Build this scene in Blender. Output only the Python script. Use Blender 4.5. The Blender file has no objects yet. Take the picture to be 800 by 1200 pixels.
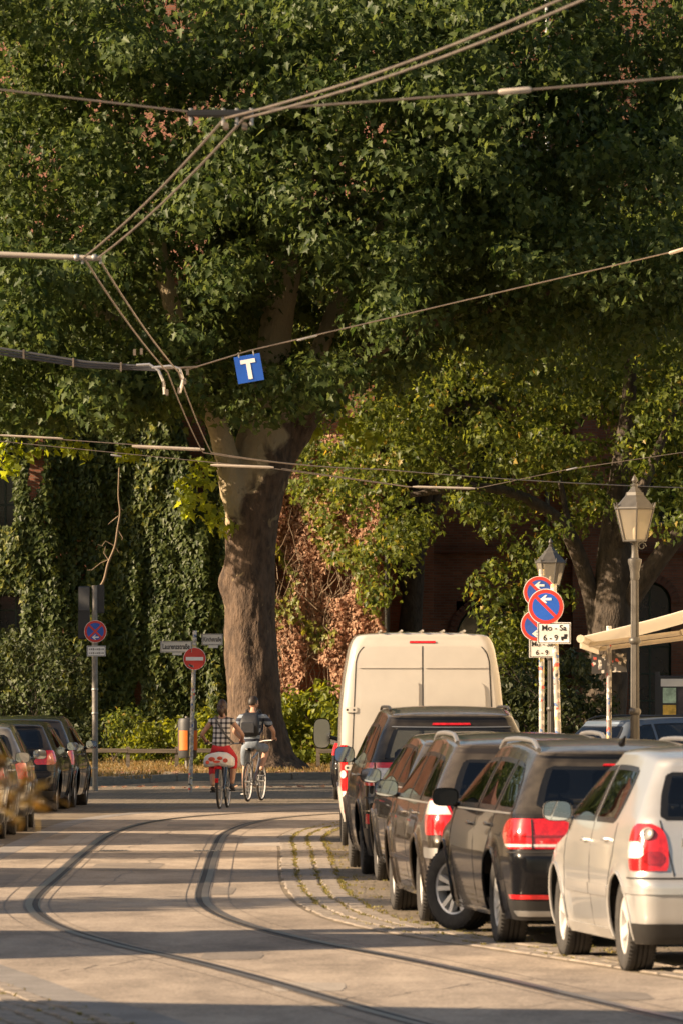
import bpy, bmesh, math, random
import numpy as np
from mathutils import Vector, Matrix, noise

# ------------------------------------------------------------------ camera, sky, sun, exposure
C = bpy.context.scene.collection
SC = bpy.context.scene
R = math.radians
FPX, CAMH = 7500.0, 1.78                 # focal length in 1200 px frame, eye height
TILT = math.atan(218 / 7500)
cam_d = bpy.data.cameras.new('camera')
cam = bpy.data.objects.new('camera', cam_d); C.objects.link(cam)
cam_d.sensor_fit = 'VERTICAL'; cam_d.sensor_height = 36; cam_d.sensor_width = 24
cam_d.lens = FPX / 1200 * 36
cam.location = (0, 0, CAMH); cam.rotation_euler = (math.pi / 2 + TILT, 0, 0)
cam_d.clip_start = 1; cam_d.clip_end = 5000
cam_d.dof.use_dof = True; cam_d.dof.focus_distance = 112; cam_d.dof.aperture_fstop = 10.5
SC.camera = cam

SUN_EL, SUN_B = R(24), R(15)             # elevation; angle behind the camera's left
SUNV = Vector((-math.cos(SUN_EL) * math.cos(SUN_B), -math.cos(SUN_EL) * math.sin(SUN_B), math.sin(SUN_EL)))
world = bpy.data.worlds.new('World'); SC.world = world; world.use_nodes = True
wn = world.node_tree.nodes; wl = world.node_tree.links
sky = wn.new('ShaderNodeTexSky'); sky.sky_type = 'NISHITA'; sky.sun_disc = False
sky.sun_elevation = SUN_EL
sky.sun_rotation = math.atan2(SUNV.x, SUNV.y)
sky.air_density = 1.0; sky.dust_density = 2.0; sky.ozone_density = 0.8
tint = wn.new('ShaderNodeMix'); tint.data_type = 'RGBA'; tint.blend_type = 'MULTIPLY'; tint.inputs['Factor'].default_value = 1; tint.inputs['B'].default_value = (1.0, .93, .84, 1)   # evening white balance, the whole sky alike
wl.new(sky.outputs[0], tint.inputs['A']); wl.new(tint.outputs['Result'], wn['Background'].inputs['Color'])
wn['Background'].inputs['Strength'].default_value = 0.062
sl = bpy.data.lights.new('sun', 'SUN'); sl.energy = 5.0; sl.angle = R(0.55); sl.color = (1.0, 0.765, 0.52)
so = bpy.data.objects.new('sun', sl); C.objects.link(so)
so.location = (-40, 0, 60); so.rotation_euler = (-SUNV).to_track_quat('-Z', 'Y').to_euler()
vs = SC.view_settings
vs.view_transform = 'Standard'; vs.look = 'None'; vs.exposure = 1.42; vs.gamma = 1; vs.use_curve_mapping = False
SC.cycles.max_bounces = 8; SC.cycles.transparent_max_bounces = 12
SC.cycles.use_denoising = True

# ------------------------------------------------------------------ helpers
rng = np.random.default_rng(7)
random.seed(7)
def ray(px, py):
    x, v, c, s = px - 400, 600 - py, math.cos(TILT), math.sin(TILT)
    return Vector((x, FPX * c - v * s, FPX * s + v * c))
def G(px, py, z=0.0):                    # a point on the ground
    r = ray(px, py); t = (z - CAMH) / r.z
    return Vector((r.x * t, r.y * t, z))
def P(px, py, d):                        # a point at distance d
    r = ray(px, py); t = d / r.y
    return Vector((r.x * t, d, CAMH + r.z * t))

class MB:
    def __init__(s): s.v = []; s.f = []; s.m = []
    def add(s, vs, fs, mi=0):
        o = len(s.v); s.v += [tuple(p) for p in vs]
        for f in fs: s.f.append(tuple(i + o for i in f)); s.m.append(mi)
        return s
    def box(s, c, d, rz=0, mi=0, M=None, ch=0.0):
        x, y, z = d[0] / 2, d[1] / 2, d[2] / 2
        if ch:
            pts = []
            for zz, k in ((-z, ch), (-z + ch, 0), (z - ch, 0), (z, ch)):
                pts.append([(-x + k, -y + k, zz), (x - k, -y + k, zz), (x - k, y - k, zz), (-x + k, y - k, zz)])
            vs = [p for r_ in pts for p in r_]
            fs = [(3, 2, 1, 0), (12, 13, 14, 15)]
            for r_ in range(3):
                for i in range(4):
                    a = r_ * 4 + i; b = r_ * 4 + (i + 1) % 4; fs.append((a, b, b + 4, a + 4))
        else:
            vs = [(a * x, b * y, e * z) for e in (-1, 1) for a, b in ((-1, -1), (1, -1), (1, 1), (-1, 1))]
            fs = [(3, 2, 1, 0), (4, 5, 6, 7), (0, 1, 5, 4), (1, 2, 6, 5), (2, 3, 7, 6), (3, 0, 4, 7)]
        m = Matrix.Translation(c) @ Matrix.Rotation(rz, 4, 'Z')
        if M is not None: m = Matrix.Translation(c) @ M.to_4x4()
        return s.add([m @ Vector(p) for p in vs], fs, mi)
    def tube(s, pts, rad, n=8, mi=0, cap=True):
        pts = [Vector(p) for p in pts]; k = len(pts)
        if not hasattr(rad, '__len__'): rad = [rad] * k
        up = Vector((0, 0, 1)); rings = []
        T0 = (pts[1] - pts[0]).normalized()
        ref = up if abs(T0.dot(up)) < .9 else Vector((1, 0, 0))
        Nn = (ref - T0 * ref.dot(T0)).normalized()
        for i in range(k):
            T = (pts[min(i + 1, k - 1)] - pts[max(i - 1, 0)])
            T = T.normalized() if T.length > 1e-9 else T0
            Nn = Nn - T * Nn.dot(T)
            Nn = Nn.normalized() if Nn.length > 1e-6 else T.orthogonal().normalized()
            B = T.cross(Nn)
            rings.append([pts[i] + (Nn * math.cos(a) + B * math.sin(a)) * rad[i] for a in [2 * math.pi * j / n for j in range(n)]])
        s.loft(rings, True, mi)
        if cap:
            o = len(s.v) - k * n
            s.f.append(tuple(range(o + n - 1, o - 1, -1))); s.m.append(mi)
            s.f.append(tuple(o + (k - 1) * n + j for j in range(n))); s.m.append(mi)
        return s
    def loft(s, rings, closed=True, mi=0):
        n = len(rings[0]); vs = [p for r_ in rings for p in r_]; fs = []
        for i in range(len(rings) - 1):
            for j in range(n if closed else n - 1):
                a = i * n + j; b = i * n + (j + 1) % n
                fs.append((a, b, b + n, a + n))
        return s.add(vs, fs, mi)
    def lathe(s, prof, n=24, M=None, mi=0, a0=0, close_prof=False):   # prof: (r, h) about local z
        M = M or Matrix(); rings = []
        for r_, h in prof:
            rings.append([M @ Vector((r_ * math.cos(a0 + 2 * math.pi * j / n), r_ * math.sin(a0 + 2 * math.pi * j / n), h)) for j in range(n)])
        if close_prof: rings.append(rings[0])
        return s.loft(rings, True, mi)
    def prism(s, poly, z0, z1, M=None, mi=0):
        M = M or Matrix(); n = len(poly)
        vs = [M @ Vector((p[0], p[1], z0)) for p in poly] + [M @ Vector((p[0], p[1], z1)) for p in poly]
        fs = [tuple(range(n - 1, -1, -1)), tuple(range(n, 2 * n))]
        fs += [(i, (i + 1) % n, n + (i + 1) % n, n + i) for i in range(n)]
        return s.add(vs, fs, mi)
    def mesh(s, name, mats, smooth=False, fix=True):
        me = bpy.data.meshes.new(name); me.from_pydata(s.v, [], s.f)
        for m in (mats if isinstance(mats, (list, tuple)) else [mats]): me.materials.append(m)
        if any(s.m): me.polygons.foreach_set('material_index', s.m)
        if fix:
            b = bmesh.new(); b.from_mesh(me); bmesh.ops.recalc_face_normals(b, faces=b.faces); b.to_mesh(me); b.free()
        if smooth:
            me.polygons.foreach_set('use_smooth', [True] * len(me.polygons))
            if smooth != 'all': me.set_sharp_from_angle(angle=R(38))
        me.update(); return me
    def build(s, name, mats, parent=None, smooth=False, fix=True):
        return put(name, s.mesh(name, mats, smooth, fix), parent)
def put(name, me, parent=None, loc=None, rz=None):
    o = bpy.data.objects.new(name, me); C.objects.link(o)
    if parent is not None: o.parent = parent
    if loc is not None: o.location = loc
    if rz is not None: o.rotation_euler = (0, 0, rz)
    return o
def tag(o, label=None, cat=None, group=None, kind=None):
    if label: o['label'] = label
    if cat: o['category'] = cat
    if group: o['group'] = group
    if kind: o['kind'] = kind
    return o
def thing(name, label, cat, loc=(0, 0, 0), rz=0, group=None):
    o = bpy.data.objects.new(name, None); C.objects.link(o); o.empty_display_size = .2
    o.location = loc; o.rotation_euler = (0, 0, rz)
    return tag(o, label, cat, group)
def copy_tree(o, parent=None):
    c = o.copy(); C.objects.link(c)
    if parent is not None: c.parent = parent
    for ch in o.children: copy_tree(ch, c)
    return c
def text_mesh(body, size, ext=.002, align='CENTER', sx=1.0, bold=0.0):
    cu = bpy.data.curves.new('txt', 'FONT'); cu.body = body; cu.size = size; cu.extrude = ext
    cu.align_x = align; cu.align_y = 'CENTER'; cu.offset = bold; cu.resolution_u = 3
    ob = bpy.data.objects.new('txt', cu); C.objects.link(ob)
    bpy.context.view_layer.update()
    me = bpy.data.meshes.new_from_object(ob.evaluated_get(bpy.context.evaluated_depsgraph_get()))
    bpy.data.objects.remove(ob); bpy.data.curves.remove(cu)
    # stand the text up: x stays, y -> z, facing -y
    me.transform(Matrix.Scale(sx, 4, (1, 0, 0)))
    me.transform(Matrix.Rotation(math.pi / 2, 4, 'X'))
    return me

# ------------------------------------------------------------------ materials
MATS = {}
def mat(name, col, rough=.6, metal=0.0, var=.12, scale=4.0, bump=0.0, bscale=40.0, coat=0.0, spec=.5, col2=None, thr=None, stretch=None, emit=None):
    if name in MATS: return MATS[name]
    m = bpy.data.materials.new(name); m.use_nodes = True; MATS[name] = m
    nt = m.node_tree; N = nt.nodes; L = nt.links; b = N['Principled BSDF']
    b.inputs['Roughness'].default_value = rough; b.inputs['Metallic'].default_value = metal
    b.inputs['Specular IOR Level'].default_value = spec
    if coat: b.inputs['Coat Weight'].default_value = coat; b.inputs['Coat Roughness'].default_value = .04
    tc = N.new('ShaderNodeTexCoord'); src = tc.outputs['Object']
    if stretch:
        mp = N.new('ShaderNodeMapping'); mp.inputs['Scale'].default_value = stretch; L.new(src, mp.inputs[0]); src = mp.outputs[0]
    nz = N.new('ShaderNodeTexNoise'); nz.inputs['Scale'].default_value = scale; nz.inputs['Detail'].default_value = 6
    nz.inputs['Roughness'].default_value = .6; L.new(src, nz.inputs['Vector'])
    cr = N.new('ShaderNodeValToRGB'); L.new(nz.outputs[0], cr.inputs[0])
    c2 = col2 if col2 else [min(1, c * (1 + var)) for c in col]
    c1 = col if col2 else [c * (1 - var) for c in col]
    cr.color_ramp.elements[0].color = (*c1, 1); cr.color_ramp.elements[1].color = (*c2, 1)
    lo, hi = thr if thr else (.35, .65)
    cr.color_ramp.elements[0].position = lo; cr.color_ramp.elements[1].position = hi
    L.new(cr.outputs[0], b.inputs['Base Color'])
    if bump:
        nb = N.new('ShaderNodeTexNoise'); nb.inputs['Scale'].default_value = bscale; nb.inputs['Detail'].default_value = 5; L.new(src, nb.inputs['Vector'])
        bp = N.new('ShaderNodeBump'); bp.inputs['Strength'].default_value = 1; bp.inputs['Distance'].default_value = bump
        L.new(nb.outputs[0], bp.inputs['Height']); L.new(bp.outputs[0], b.inputs['Normal'])
    if emit: b.inputs['Emission Color'].default_value = (*emit, 1); b.inputs['Emission Strength'].default_value = 1
    return m
def paint(name, col, rough=.32, metal=.0, dust=.12, coat=1.0):
    """car paint with a clear coat and a film of dust, heavier low down on horizontal panels"""
    m = mat(name, col, rough, metal, .05, 2.0, coat=coat, spec=.1)
    N = m.node_tree.nodes; L = m.node_tree.links; b = N['Principled BSDF']
    nz = N.new('ShaderNodeTexNoise'); nz.inputs['Scale'].default_value = 9; nz.inputs['Detail'].default_value = 8
    tc = N.new('ShaderNodeTexCoord'); L.new(tc.outputs['Object'], nz.inputs['Vector'])
    mr = N.new('ShaderNodeMapRange'); mr.inputs['From Min'].default_value = .35; mr.inputs['From Max'].default_value = .75
    mr.inputs['To Min'].default_value = .01; mr.inputs['To Max'].default_value = .01 + dust; L.new(nz.outputs[0], mr.inputs[0])
    L.new(mr.outputs[0], b.inputs['Coat Roughness'])
    ge = N.new('ShaderNodeNewGeometry'); sx = N.new('ShaderNodeSeparateXYZ'); L.new(ge.outputs['True Normal'], sx.inputs[0])
    up = N.new('ShaderNodeMapRange'); up.inputs['From Min'].default_value = .3; up.inputs['From Max'].default_value = 1.0; up.inputs['To Max'].default_value = .55; L.new(sx.outputs[2], up.inputs[0])
    mu = N.new('ShaderNodeMath'); mu.operation = 'MULTIPLY'; L.new(up.outputs[0], mu.inputs[0]); L.new(nz.outputs[0], mu.inputs[1])
    old = b.inputs['Base Color'].links[0].from_socket; mx = N.new('ShaderNodeMix'); mx.data_type = 'RGBA'; L.new(mu.outputs[0], mx.inputs['Factor']); L.new(old, mx.inputs['A']); mx.inputs['B'].default_value = (.30, .25, .19, 1); L.new(mx.outputs['Result'], b.inputs['Base Color'])
    return m
def glass_mat(name, tint=(.30, .33, .33), rough=.0, ior=1.5):
    m = bpy.data.materials.new(name); m.use_nodes = True; MATS[name] = m
    N = m.node_tree.nodes; L = m.node_tree.links; N.remove(N['Principled BSDF'])
    fr = N.new('ShaderNodeFresnel'); fr.inputs['IOR'].default_value = ior
    tr = N.new('ShaderNodeBsdfTransparent'); tr.inputs[0].default_value = (*tint, 1)
    gl = N.new('ShaderNodeBsdfGlossy'); gl.inputs['Roughness'].default_value = rough
    mx = N.new('ShaderNodeMixShader'); L.new(fr.outputs[0], mx.inputs[0]); L.new(tr.outputs[0], mx.inputs[1]); L.new(gl.outputs[0], mx.inputs[2])
    L.new(mx.outputs[0], N['Material Output'].inputs['Surface'])
    return m
def leaf_mat(name, dark, light, trans=.45, rough=.45, hue_lo=None, hue=.475):
    m = bpy.data.materials.new(name); m.use_nodes = True; MATS[name] = m
    N = m.node_tree.nodes; L = m.node_tree.links; b = N['Principled BSDF']
    g = N.new('ShaderNodeNewGeometry'); cr = N.new('ShaderNodeValToRGB'); L.new(g.outputs['Random Per Island'], cr.inputs[0])
    e = cr.color_ramp.elements; e[0].color = (*dark, 1); e[1].color = (*light, 1)
    if hue_lo:
        x = e.new(.965); x.color = (*light, 1); y = e[-1]; y.color = (*hue_lo, 1); y.position = .985
    L.new(cr.outputs[0], b.inputs['Base Color']); b.inputs['Roughness'].default_value = rough
    b.inputs['Specular IOR Level'].default_value = .22
    hs = N.new('ShaderNodeHueSaturation'); hs.inputs['Hue'].default_value = hue; hs.inputs['Saturation'].default_value = 1.15; hs.inputs['Value'].default_value = 2.4
    L.new(cr.outputs[0], hs.inputs['Color'])
    tl = N.new('ShaderNodeBsdfTranslucent'); L.new(hs.outputs[0], tl.inputs[0])
    mx = N.new('ShaderNodeMixShader'); mx.inputs[0].default_value = trans
    L.new(b.outputs[0], mx.inputs[1]); L.new(tl.outputs[0], mx.inputs[2]); L.new(mx.outputs[0], N['Material Output'].inputs['Surface'])
    return m
M_BLACK = mat('black_plastic', (.018, .017, .016), .45)
M_RUB = mat('tyre_rubber', (.035, .032, .029), .85, var=.25, scale=18)
M_STEEL = mat('galvanised_steel', (.34, .33, .31), .5, .6, .18, 9)
M_GREYP = mat('grey_post_paint', (.20, .185, .165), .5, .2, .2, 14)
M_CHROME = mat('chrome', (.75, .74, .72), .12, 1.0, .03)
M_ALU = mat('rim_alloy', (.66, .64, .61), .35, .35, .06)
M_WIRE = mat('wire_metal', (.24, .19, .145), .45, .7, .2, 6)
M_WHITE = mat('white_enamel', (.78, .76, .72), .4, var=.05)
M_RED = mat('red_enamel', (.58, .035, .022), .4, var=.08)
M_BLUE = mat('blue_enamel', (.015, .085, .42), .4, var=.08)
M_INK = mat('black_ink', (.012, .012, .012), .5)
# ------------------------------------------------------------------ ground materials
def ground_mat(name, c1, c2, bump=.004, scale=1.0, fine=160, rough=.85, streak=None):
    m = bpy.data.materials.new(name); m.use_nodes = True; MATS[name] = m
    N = m.node_tree.nodes; L = m.node_tree.links; b = N['Principled BSDF']; b.inputs['Roughness'].default_value = rough
    b.inputs['Specular IOR Level'].default_value = .35
    tc = N.new('ShaderNodeTexCoord'); mp = N.new('ShaderNodeMapping'); L.new(tc.outputs['Object'], mp.inputs[0])
    if streak: mp.inputs['Scale'].default_value = streak
    n1 = N.new('ShaderNodeTexNoise'); n1.inputs['Scale'].default_value = scale; n1.inputs['Detail'].default_value = 8; n1.inputs['Roughness'].default_value = .78; L.new(mp.outputs[0], n1.inputs['Vector'])
    n2 = N.new('ShaderNodeTexNoise'); n2.inputs['Scale'].default_value = fine; n2.inputs['Detail'].default_value = 3; L.new(tc.outputs['Object'], n2.inputs['Vector'])
    mxf = N.new('ShaderNodeMath'); mxf.operation = 'MULTIPLY_ADD'; mxf.inputs[1].default_value = .45; L.new(n2.outputs[0], mxf.inputs[0])
    mx2 = N.new('ShaderNodeMath'); mx2.operation = 'MULTIPLY'; mx2.inputs[1].default_value = .75; L.new(n1.outputs[0], mx2.inputs[0]); L.new(mx2.outputs[0], mxf.inputs[2])
    cr = N.new('ShaderNodeValToRGB'); cr.color_ramp.elements[0].position = .48; cr.color_ramp.elements[1].position = .72
    cr.color_ramp.elements[0].color = (*c1, 1); cr.color_ramp.elements[1].color = (*c2, 1); L.new(mxf.outputs[0], cr.inputs[0])
    L.new(cr.outputs[0], b.inputs['Base Color'])
    bp = N.new('ShaderNodeBump'); bp.inputs['Distance'].default_value = bump; bp.inputs['Strength'].default_value = 1; L.new(n2.outputs[0], bp.inputs['Height']); L.new(bp.outputs[0], b.inputs['Normal'])
    return m
def cobble_mat(name, stone1, stone2, joint, size=7.0, bump=.012, stretch=(1, 1, 1), jw=.12, green=None):
    m = bpy.data.materials.new(name); m.use_nodes = True; MATS[name] = m
    N = m.node_tree.nodes; L = m.node_tree.links; b = N['Principled BSDF']; b.inputs['Roughness'].default_value = .8; b.inputs['Specular IOR Level'].default_value = .35
    tc = N.new('ShaderNodeTexCoord'); mp = N.new('ShaderNodeMapping'); mp.inputs['Scale'].default_value = stretch; L.new(tc.outputs['Object'], mp.inputs[0])
    v = N.new('ShaderNodeTexVoronoi'); v.voronoi_dimensions = '2D'; v.inputs['Scale'].default_value = size; v.inputs['Randomness'].default_value = .9; L.new(mp.outputs[0], v.inputs['Vector'])
    ve = N.new('ShaderNodeTexVoronoi'); ve.voronoi_dimensions = '2D'; ve.feature = 'DISTANCE_TO_EDGE'; ve.inputs['Scale'].default_value = size; ve.inputs['Randomness'].default_value = .9; L.new(mp.outputs[0], ve.inputs['Vector'])
    cr = N.new('ShaderNodeValToRGB'); sp = N.new('ShaderNodeSeparateColor'); L.new(v.outputs['Color'], sp.inputs[0]); L.new(sp.outputs[0], cr.inputs[0])
    cr.color_ramp.elements[0].color = (*stone1, 1); cr.color_ramp.elements[1].color = (*stone2, 1)
    nz = N.new('ShaderNodeTexNoise'); nz.inputs['Scale'].default_value = .9; nz.inputs['Detail'].default_value = 7; L.new(tc.outputs['Object'], nz.inputs['Vector'])
    mr = N.new('ShaderNodeMapRange'); mr.inputs['From Min'].default_value = 0; mr.inputs['From Max'].default_value = jw; L.new(ve.outputs[0], mr.inputs[0])
    jc = N.new('ShaderNodeMix'); jc.data_type = 'RGBA'; jc.inputs['A'].default_value = (*joint, 1); jc.inputs['B'].default_value = (*(green or joint), 1); L.new(nz.outputs[0], jc.inputs['Factor'])
    mx = N.new('ShaderNodeMix'); mx.data_type = 'RGBA'; L.new(mr.outputs[0], mx.inputs['Factor']); L.new(jc.outputs['Result'], mx.inputs['A']); L.new(cr.outputs[0], mx.inputs['B'])
    mv = N.new('ShaderNodeMix'); mv.data_type = 'RGBA'; mv.blend_type = 'MULTIPLY'; mv.inputs['Factor'].default_value = .55
    cr2 = N.new('ShaderNodeValToRGB'); cr2.color_ramp.elements[0].position = .3; cr2.color_ramp.elements[1].position = .65; cr2.color_ramp.elements[0].color = (.55, .52, .48, 1); cr2.color_ramp.elements[1].color = (1, 1, 1, 1); L.new(nz.outputs[0], cr2.inputs[0])
    L.new(mx.outputs['Result'], mv.inputs['A']); L.new(cr2.outputs[0], mv.inputs['B']); L.new(mv.outputs['Result'], b.inputs['Base Color'])
    bp = N.new('ShaderNodeBump'); bp.inputs['Distance'].default_value = bump; bp.inputs['Strength'].default_value = 1; L.new(mr.outputs[0], bp.inputs['Height']); L.new(bp.outputs[0], b.inputs['Normal'])
    return m
M_ROAD = ground_mat('road_concrete', (.17, .138, .107), (.41, .335, .260), .006, 1.1, 38, streak=(1, .35, 1))
M_COB = cobble_mat('cobbles', (.185, .148, .110), (.28, .228, .172), (.11, .088, .062), 9.0, .010, green=(.12, .115, .04))
M_STONE = mat('granite_sett', (.19, .158, .126), .8, var=.3, scale=1.4, bump=.003, bscale=60, col2=(.31, .262, .212))
M_SLAB = ground_mat('pavement_slab', (.16, .145, .13), (.27, .245, .22), .003, 1.5, 60)
M_KERB = mat('kerb_granite', (.20, .165, .125), .75, var=.25, scale=6, bump=.003, bscale=80)
M_EARTH = mat('dry_earth', (.10, .075, .050), .95, scale=1.2, bump=.02, bscale=9, col2=(.21, .165, .105))
M_LAWN = mat('dry_lawn', (.12, .10, .035), .95, scale=.7, bump=.02, bscale=30, col2=(.30, .22, .10))
M_RAIL = mat('rail_steel', (.22, .185, .15), .32, .7, .2, 3, stretch=(1, .2, 1))
M_GROOVE = mat('rail_groove', (.014, .011, .009), .7, .1, .3, 5)
M_SEAL = mat('bitumen_seal', (.12, .10, .082), .6, var=.3, scale=4)

def smooth_line(pts, n=120):
    """Catmull-Rom through pts, resampled at about even steps"""
    p = [Vector(q) for q in pts]; p = [p[0] * 2 - p[1]] + p + [p[-1] * 2 - p[-2]]; out = []
    for i in range(1, len(p) - 2):
        for k in range(12):
            t = k / 12; a, b, c, d = p[i - 1], p[i], p[i + 1], p[i + 2]
            out.append(.5 * ((2 * b) + (c - a) * t + (2 * a - 5 * b + 4 * c - d) * t * t + (3 * b - a - 3 * c + d) * t ** 3))
    out.append(p[-2])
    L_ = [0]
    for i in range(1, len(out)): L_.append(L_[-1] + (out[i] - out[i - 1]).length)
    s = np.linspace(0, L_[-1], n); A = np.array([list(q) for q in out])
    return [Vector((np.interp(x, L_, A[:, 0]), np.interp(x, L_, A[:, 1]), 0)) for x in s]
def offset_line(line, off):
    out = []
    for i, p in enumerate(line):
        t = (line[min(i + 1, len(line) - 1)] - line[max(i - 1, 0)]).normalized()
        out.append(p + Vector((t.y, -t.x, 0)) * off)      # + = to the right
    return out
def strip(a, b, za, zb=None):
    zb = za if zb is None else zb
    m = MB(); m.loft([[Vector((p.x, p.y, za)) for p in a], [Vector((p.x, p.y, zb)) for p in b]], False); return m
def band(line, o0, o1, z): return strip(offset_line(line, o0), offset_line(line, o1), z)

def struct(o): return tag(o, kind='structure')
# the track's centre line, from where it stands on the ground
TRACK = smooth_line([(5.9, 8, 0), (3.55, 22, 0), (1.12, 35.3, 0), (.28, 40.3, 0), (-.30, 43.5, 0), (-.86, 46.2, 0), (-1.43, 49.7, 0), (-1.80, 53.3, 0), (-1.98, 57, 0), (-2.08, 63.9, 0), (-2.22, 75.5, 0), (-2.24, 85.2, 0), (-1.82, 93.5, 0), (-.70, 99, 0), (1.6, 104.5, 0), (5.5, 110.5, 0), (14, 119, 0), (30, 131, 0)], 420)
# ground: one big sheet of cobbles, streets and lawns laid on it
g = MB().add([(-400, -60, -.006), (400, -60, -.006), (400, 900, -.006), (-400, 900, -.006)], [(0, 1, 2, 3)]).build('ground', M_COB)
struct(g)
# carriageway
EL = smooth_line([(3.2, 8, 0), (1.2, 22, 0), (-.84, 35, 0), (-1.40, 37.7, 0), (-1.85, 40.3, 0), (-2.35, 43.2, 0), (-2.95, 47, 0), (-3.4, 52, 0), (-3.65, 58, 0), (-3.74, 70, 0), (-3.74, 82, 0), (-3.66, 92, 0), (-3.0, 99, 0), (-1.5, 104, 0), (1.0, 108.5, 0), (5, 114, 0), (13, 122, 0), (29, 134, 0)], 300)
ER = smooth_line([(8.5, 8, 0), (6.0, 22, 0), (3.25, 35, 0), (2.15, 40.3, 0), (1.2, 44.5, 0), (.36, 48.2, 0), (-.12, 51.3, 0), (-.42, 55.6, 0), (-.60, 61.9, 0), (-.74, 74.3, 0), (-.80, 83, 0), (-.35, 90.5, 0), (.6, 95.6, 0), (2.6, 100.6, 0), (6.2, 106.4, 0), (15, 116, 0), (31, 128, 0)], 300)
road = strip(EL, ER, .004).build('road', M_ROAD); struct(road)
# granite edging slabs beside the carriageway (long slabs flush with the road)
for sgn, nm in ((0, EL), (1, ER)):
    for off in (-.715, .715):
        pass
for off in (-.770, .770):
    band(TRACK, off - .030, off + .030, .0105).build('rail', M_RAIL, road)
    inner = off + (.030 if off < 0 else -.030); io = inner + (.050 if off < 0 else -.050)
    band(TRACK, min(inner, io), max(inner, io), .0075).build('rail_groove', M_GROOVE, road)
    lip = io + (.012 if off < 0 else -.012)
    band(TRACK, min(io, lip), max(io, lip), .010).build('rail_lip', M_RAIL, road)
    out = off + (-.030 if off < 0 else .030); oo = out + (-.022 if off < 0 else .022)
    band(TRACK, min(out, oo), max(out, oo), .0072).build('seal_joint', M_SEAL, road)
    j = off + (.17 if off < 0 else -.17)
    band(TRACK, j - .004, j + .004, .0070).build('concrete_joint', M_SEAL, road)
    j = off + (-.21 if off < 0 else .21)
    band(TRACK, j - .004, j + .004, .0070).build('concrete_joint', M_SEAL, road)
# drainage channel crossing the track with its two slotted covers
dch = MB().box((-1.75, 74.3, .007), (3.1, .05, .006)); dch.build('drain_channel', M_SEAL, road)
for xc in (-2.62, -1.55):
    pl = MB().box((xc, 74.3, .012), (.32, .16, .008)).build('drain_cover', M_STEEL, road)
    sm = MB()
    for k in range(7): sm.box((xc - .13 + k * .043, 74.3, .017), (.022, .12, .004))
    sm.build('slot', M_BLACK, pl)
# repairs and cracks in the concrete
M_PATCH = [ground_mat('repair_patch', (.145, .122, .100), (.25, .213, .176), .004, 1.2, 60), ground_mat('pale_repair_patch', (.26, .225, .185), (.40, .345, .285), .003, 1.2, 60)]
for k, (x, y, w, l, mi) in enumerate(((-.75, 44.2, .42, 1.3, 0), (-2.25, 67.5, .75, 3.2, 0), (-.95, 79, .5, 4.5, 1), (-3.35, 62, .35, 5.0, 0), (1.55, 38.2, .6, 1.0, 0), (-.2, 39.4, .45, 1.2, 1), (-3.3, 81, .4, 6, 1), (-1.15, 59, .35, 2.5, 0), (-2.1, 89.5, .7, 2.0, 0))):
    rr = random.Random(k); n = 14; ring = []
    for q in range(n):
        a = 2 * math.pi * q / n; ring.append((x + w / 2 * math.copysign(abs(math.cos(a)) ** .35, math.cos(a)) * rr.uniform(.94, 1.04), y + l / 2 * math.copysign(abs(math.sin(a)) ** .35, math.sin(a)) * rr.uniform(.94, 1.04), .0062))
    MB().add(ring, [tuple(range(n))]).build('repair_patch', M_PATCH[mi], road)
for k, (x0, y0, x1, y1) in enumerate(((-2.9, 46.5, .6, 45.0), (-3.4, 57.5, -.7, 58.8), (-3.6, 69.5, -1.0, 68.9), (-3.6, 82.0, -.9, 81.2), (-.2, 37.2, 1.2, 40.6), (-1.9, 41.5, -.4, 46.8), (.4, 36.5, 2.6, 38.4), (-2.3, 60, -2.0, 72), (-2.5, 76, -2.2, 88))):
    rr = random.Random(50 + k); pts = [Vector((x0 + (x1 - x0) * q / 16 + rr.gauss(0, .03), y0 + (y1 - y0) * q / 16 + rr.gauss(0, .12), 0)) for q in range(17)]
    band(pts, -.005, .005, .0066).build('crack', M_SEAL, road)
def stone_row(line, o0, o1, ln, name, parent, y0, y1, limit, gap=.022, zt=.016, jit=.012):
    """setts laid end to end along an edge, each its own piece"""
    a = [p for p in offset_line(line, (o0 + o1) / 2)]
    acc = 0; cnt = 0; w = o1 - o0; nxt = 0.0
    for i in range(1, len(a)):
        seg = (a[i] - a[i - 1]); L_ = seg.length
        while nxt < acc + L_:
            t = (nxt - acc) / L_; p = a[i - 1] + seg * t
            l = ln * random.uniform(.8, 1.2)
            if y0 < p.y < y1 and cnt < limit:
                me = STONES[random.randrange(len(STONES))]
                o = put(name, me, parent, (p.x + random.uniform(-jit, jit), p.y + l / 2, random.uniform(-.004, .004)), math.atan2(-seg.x, seg.y) + random.uniform(-.03, .03))
                o.scale = ((w - gap) * random.uniform(.92, 1.0), l - gap, .55); cnt += 1
            nxt += l
        acc += L_
    return cnt
STONES = []
for k in range(5):
    m = MB(); r_ = random.Random(k)
    ring = lambda e, z: [(sx * (.5 - e) + r_.uniform(-.03, .03), sy * (.5 - e) + r_.uniform(-.03, .03), z + r_.uniform(-.003, .003)) for sx, sy in ((-1, -1), (1, -1), (1, 1), (-1, 1))]
    a, b, c = ring(0, -.03), ring(0, .008), ring(.07, .020)
    m.loft([a, b, c], True); m.f.append((8, 9, 10, 11)); m.m.append(0)
    STONES.append(m.mesh('sett', M_STONE))
pk = strip(ER, offset_line(ER, 3.2), -.002).build('parking_strip', M_COB); struct(pk)
band(ER, .0, .62, .0015).build('joint_bed', M_EARTH, pk)
for k, (o0, o1) in enumerate(((.02, .19), (.20, .385), (.395, .58))):
    stone_row(ER, o0, o1, .55, 'sett', pk, 40, 95, 100)
pl_ = strip(offset_line(EL, -9), EL, -.002).build('pavement_strip', M_COB); struct(pl_)
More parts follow.
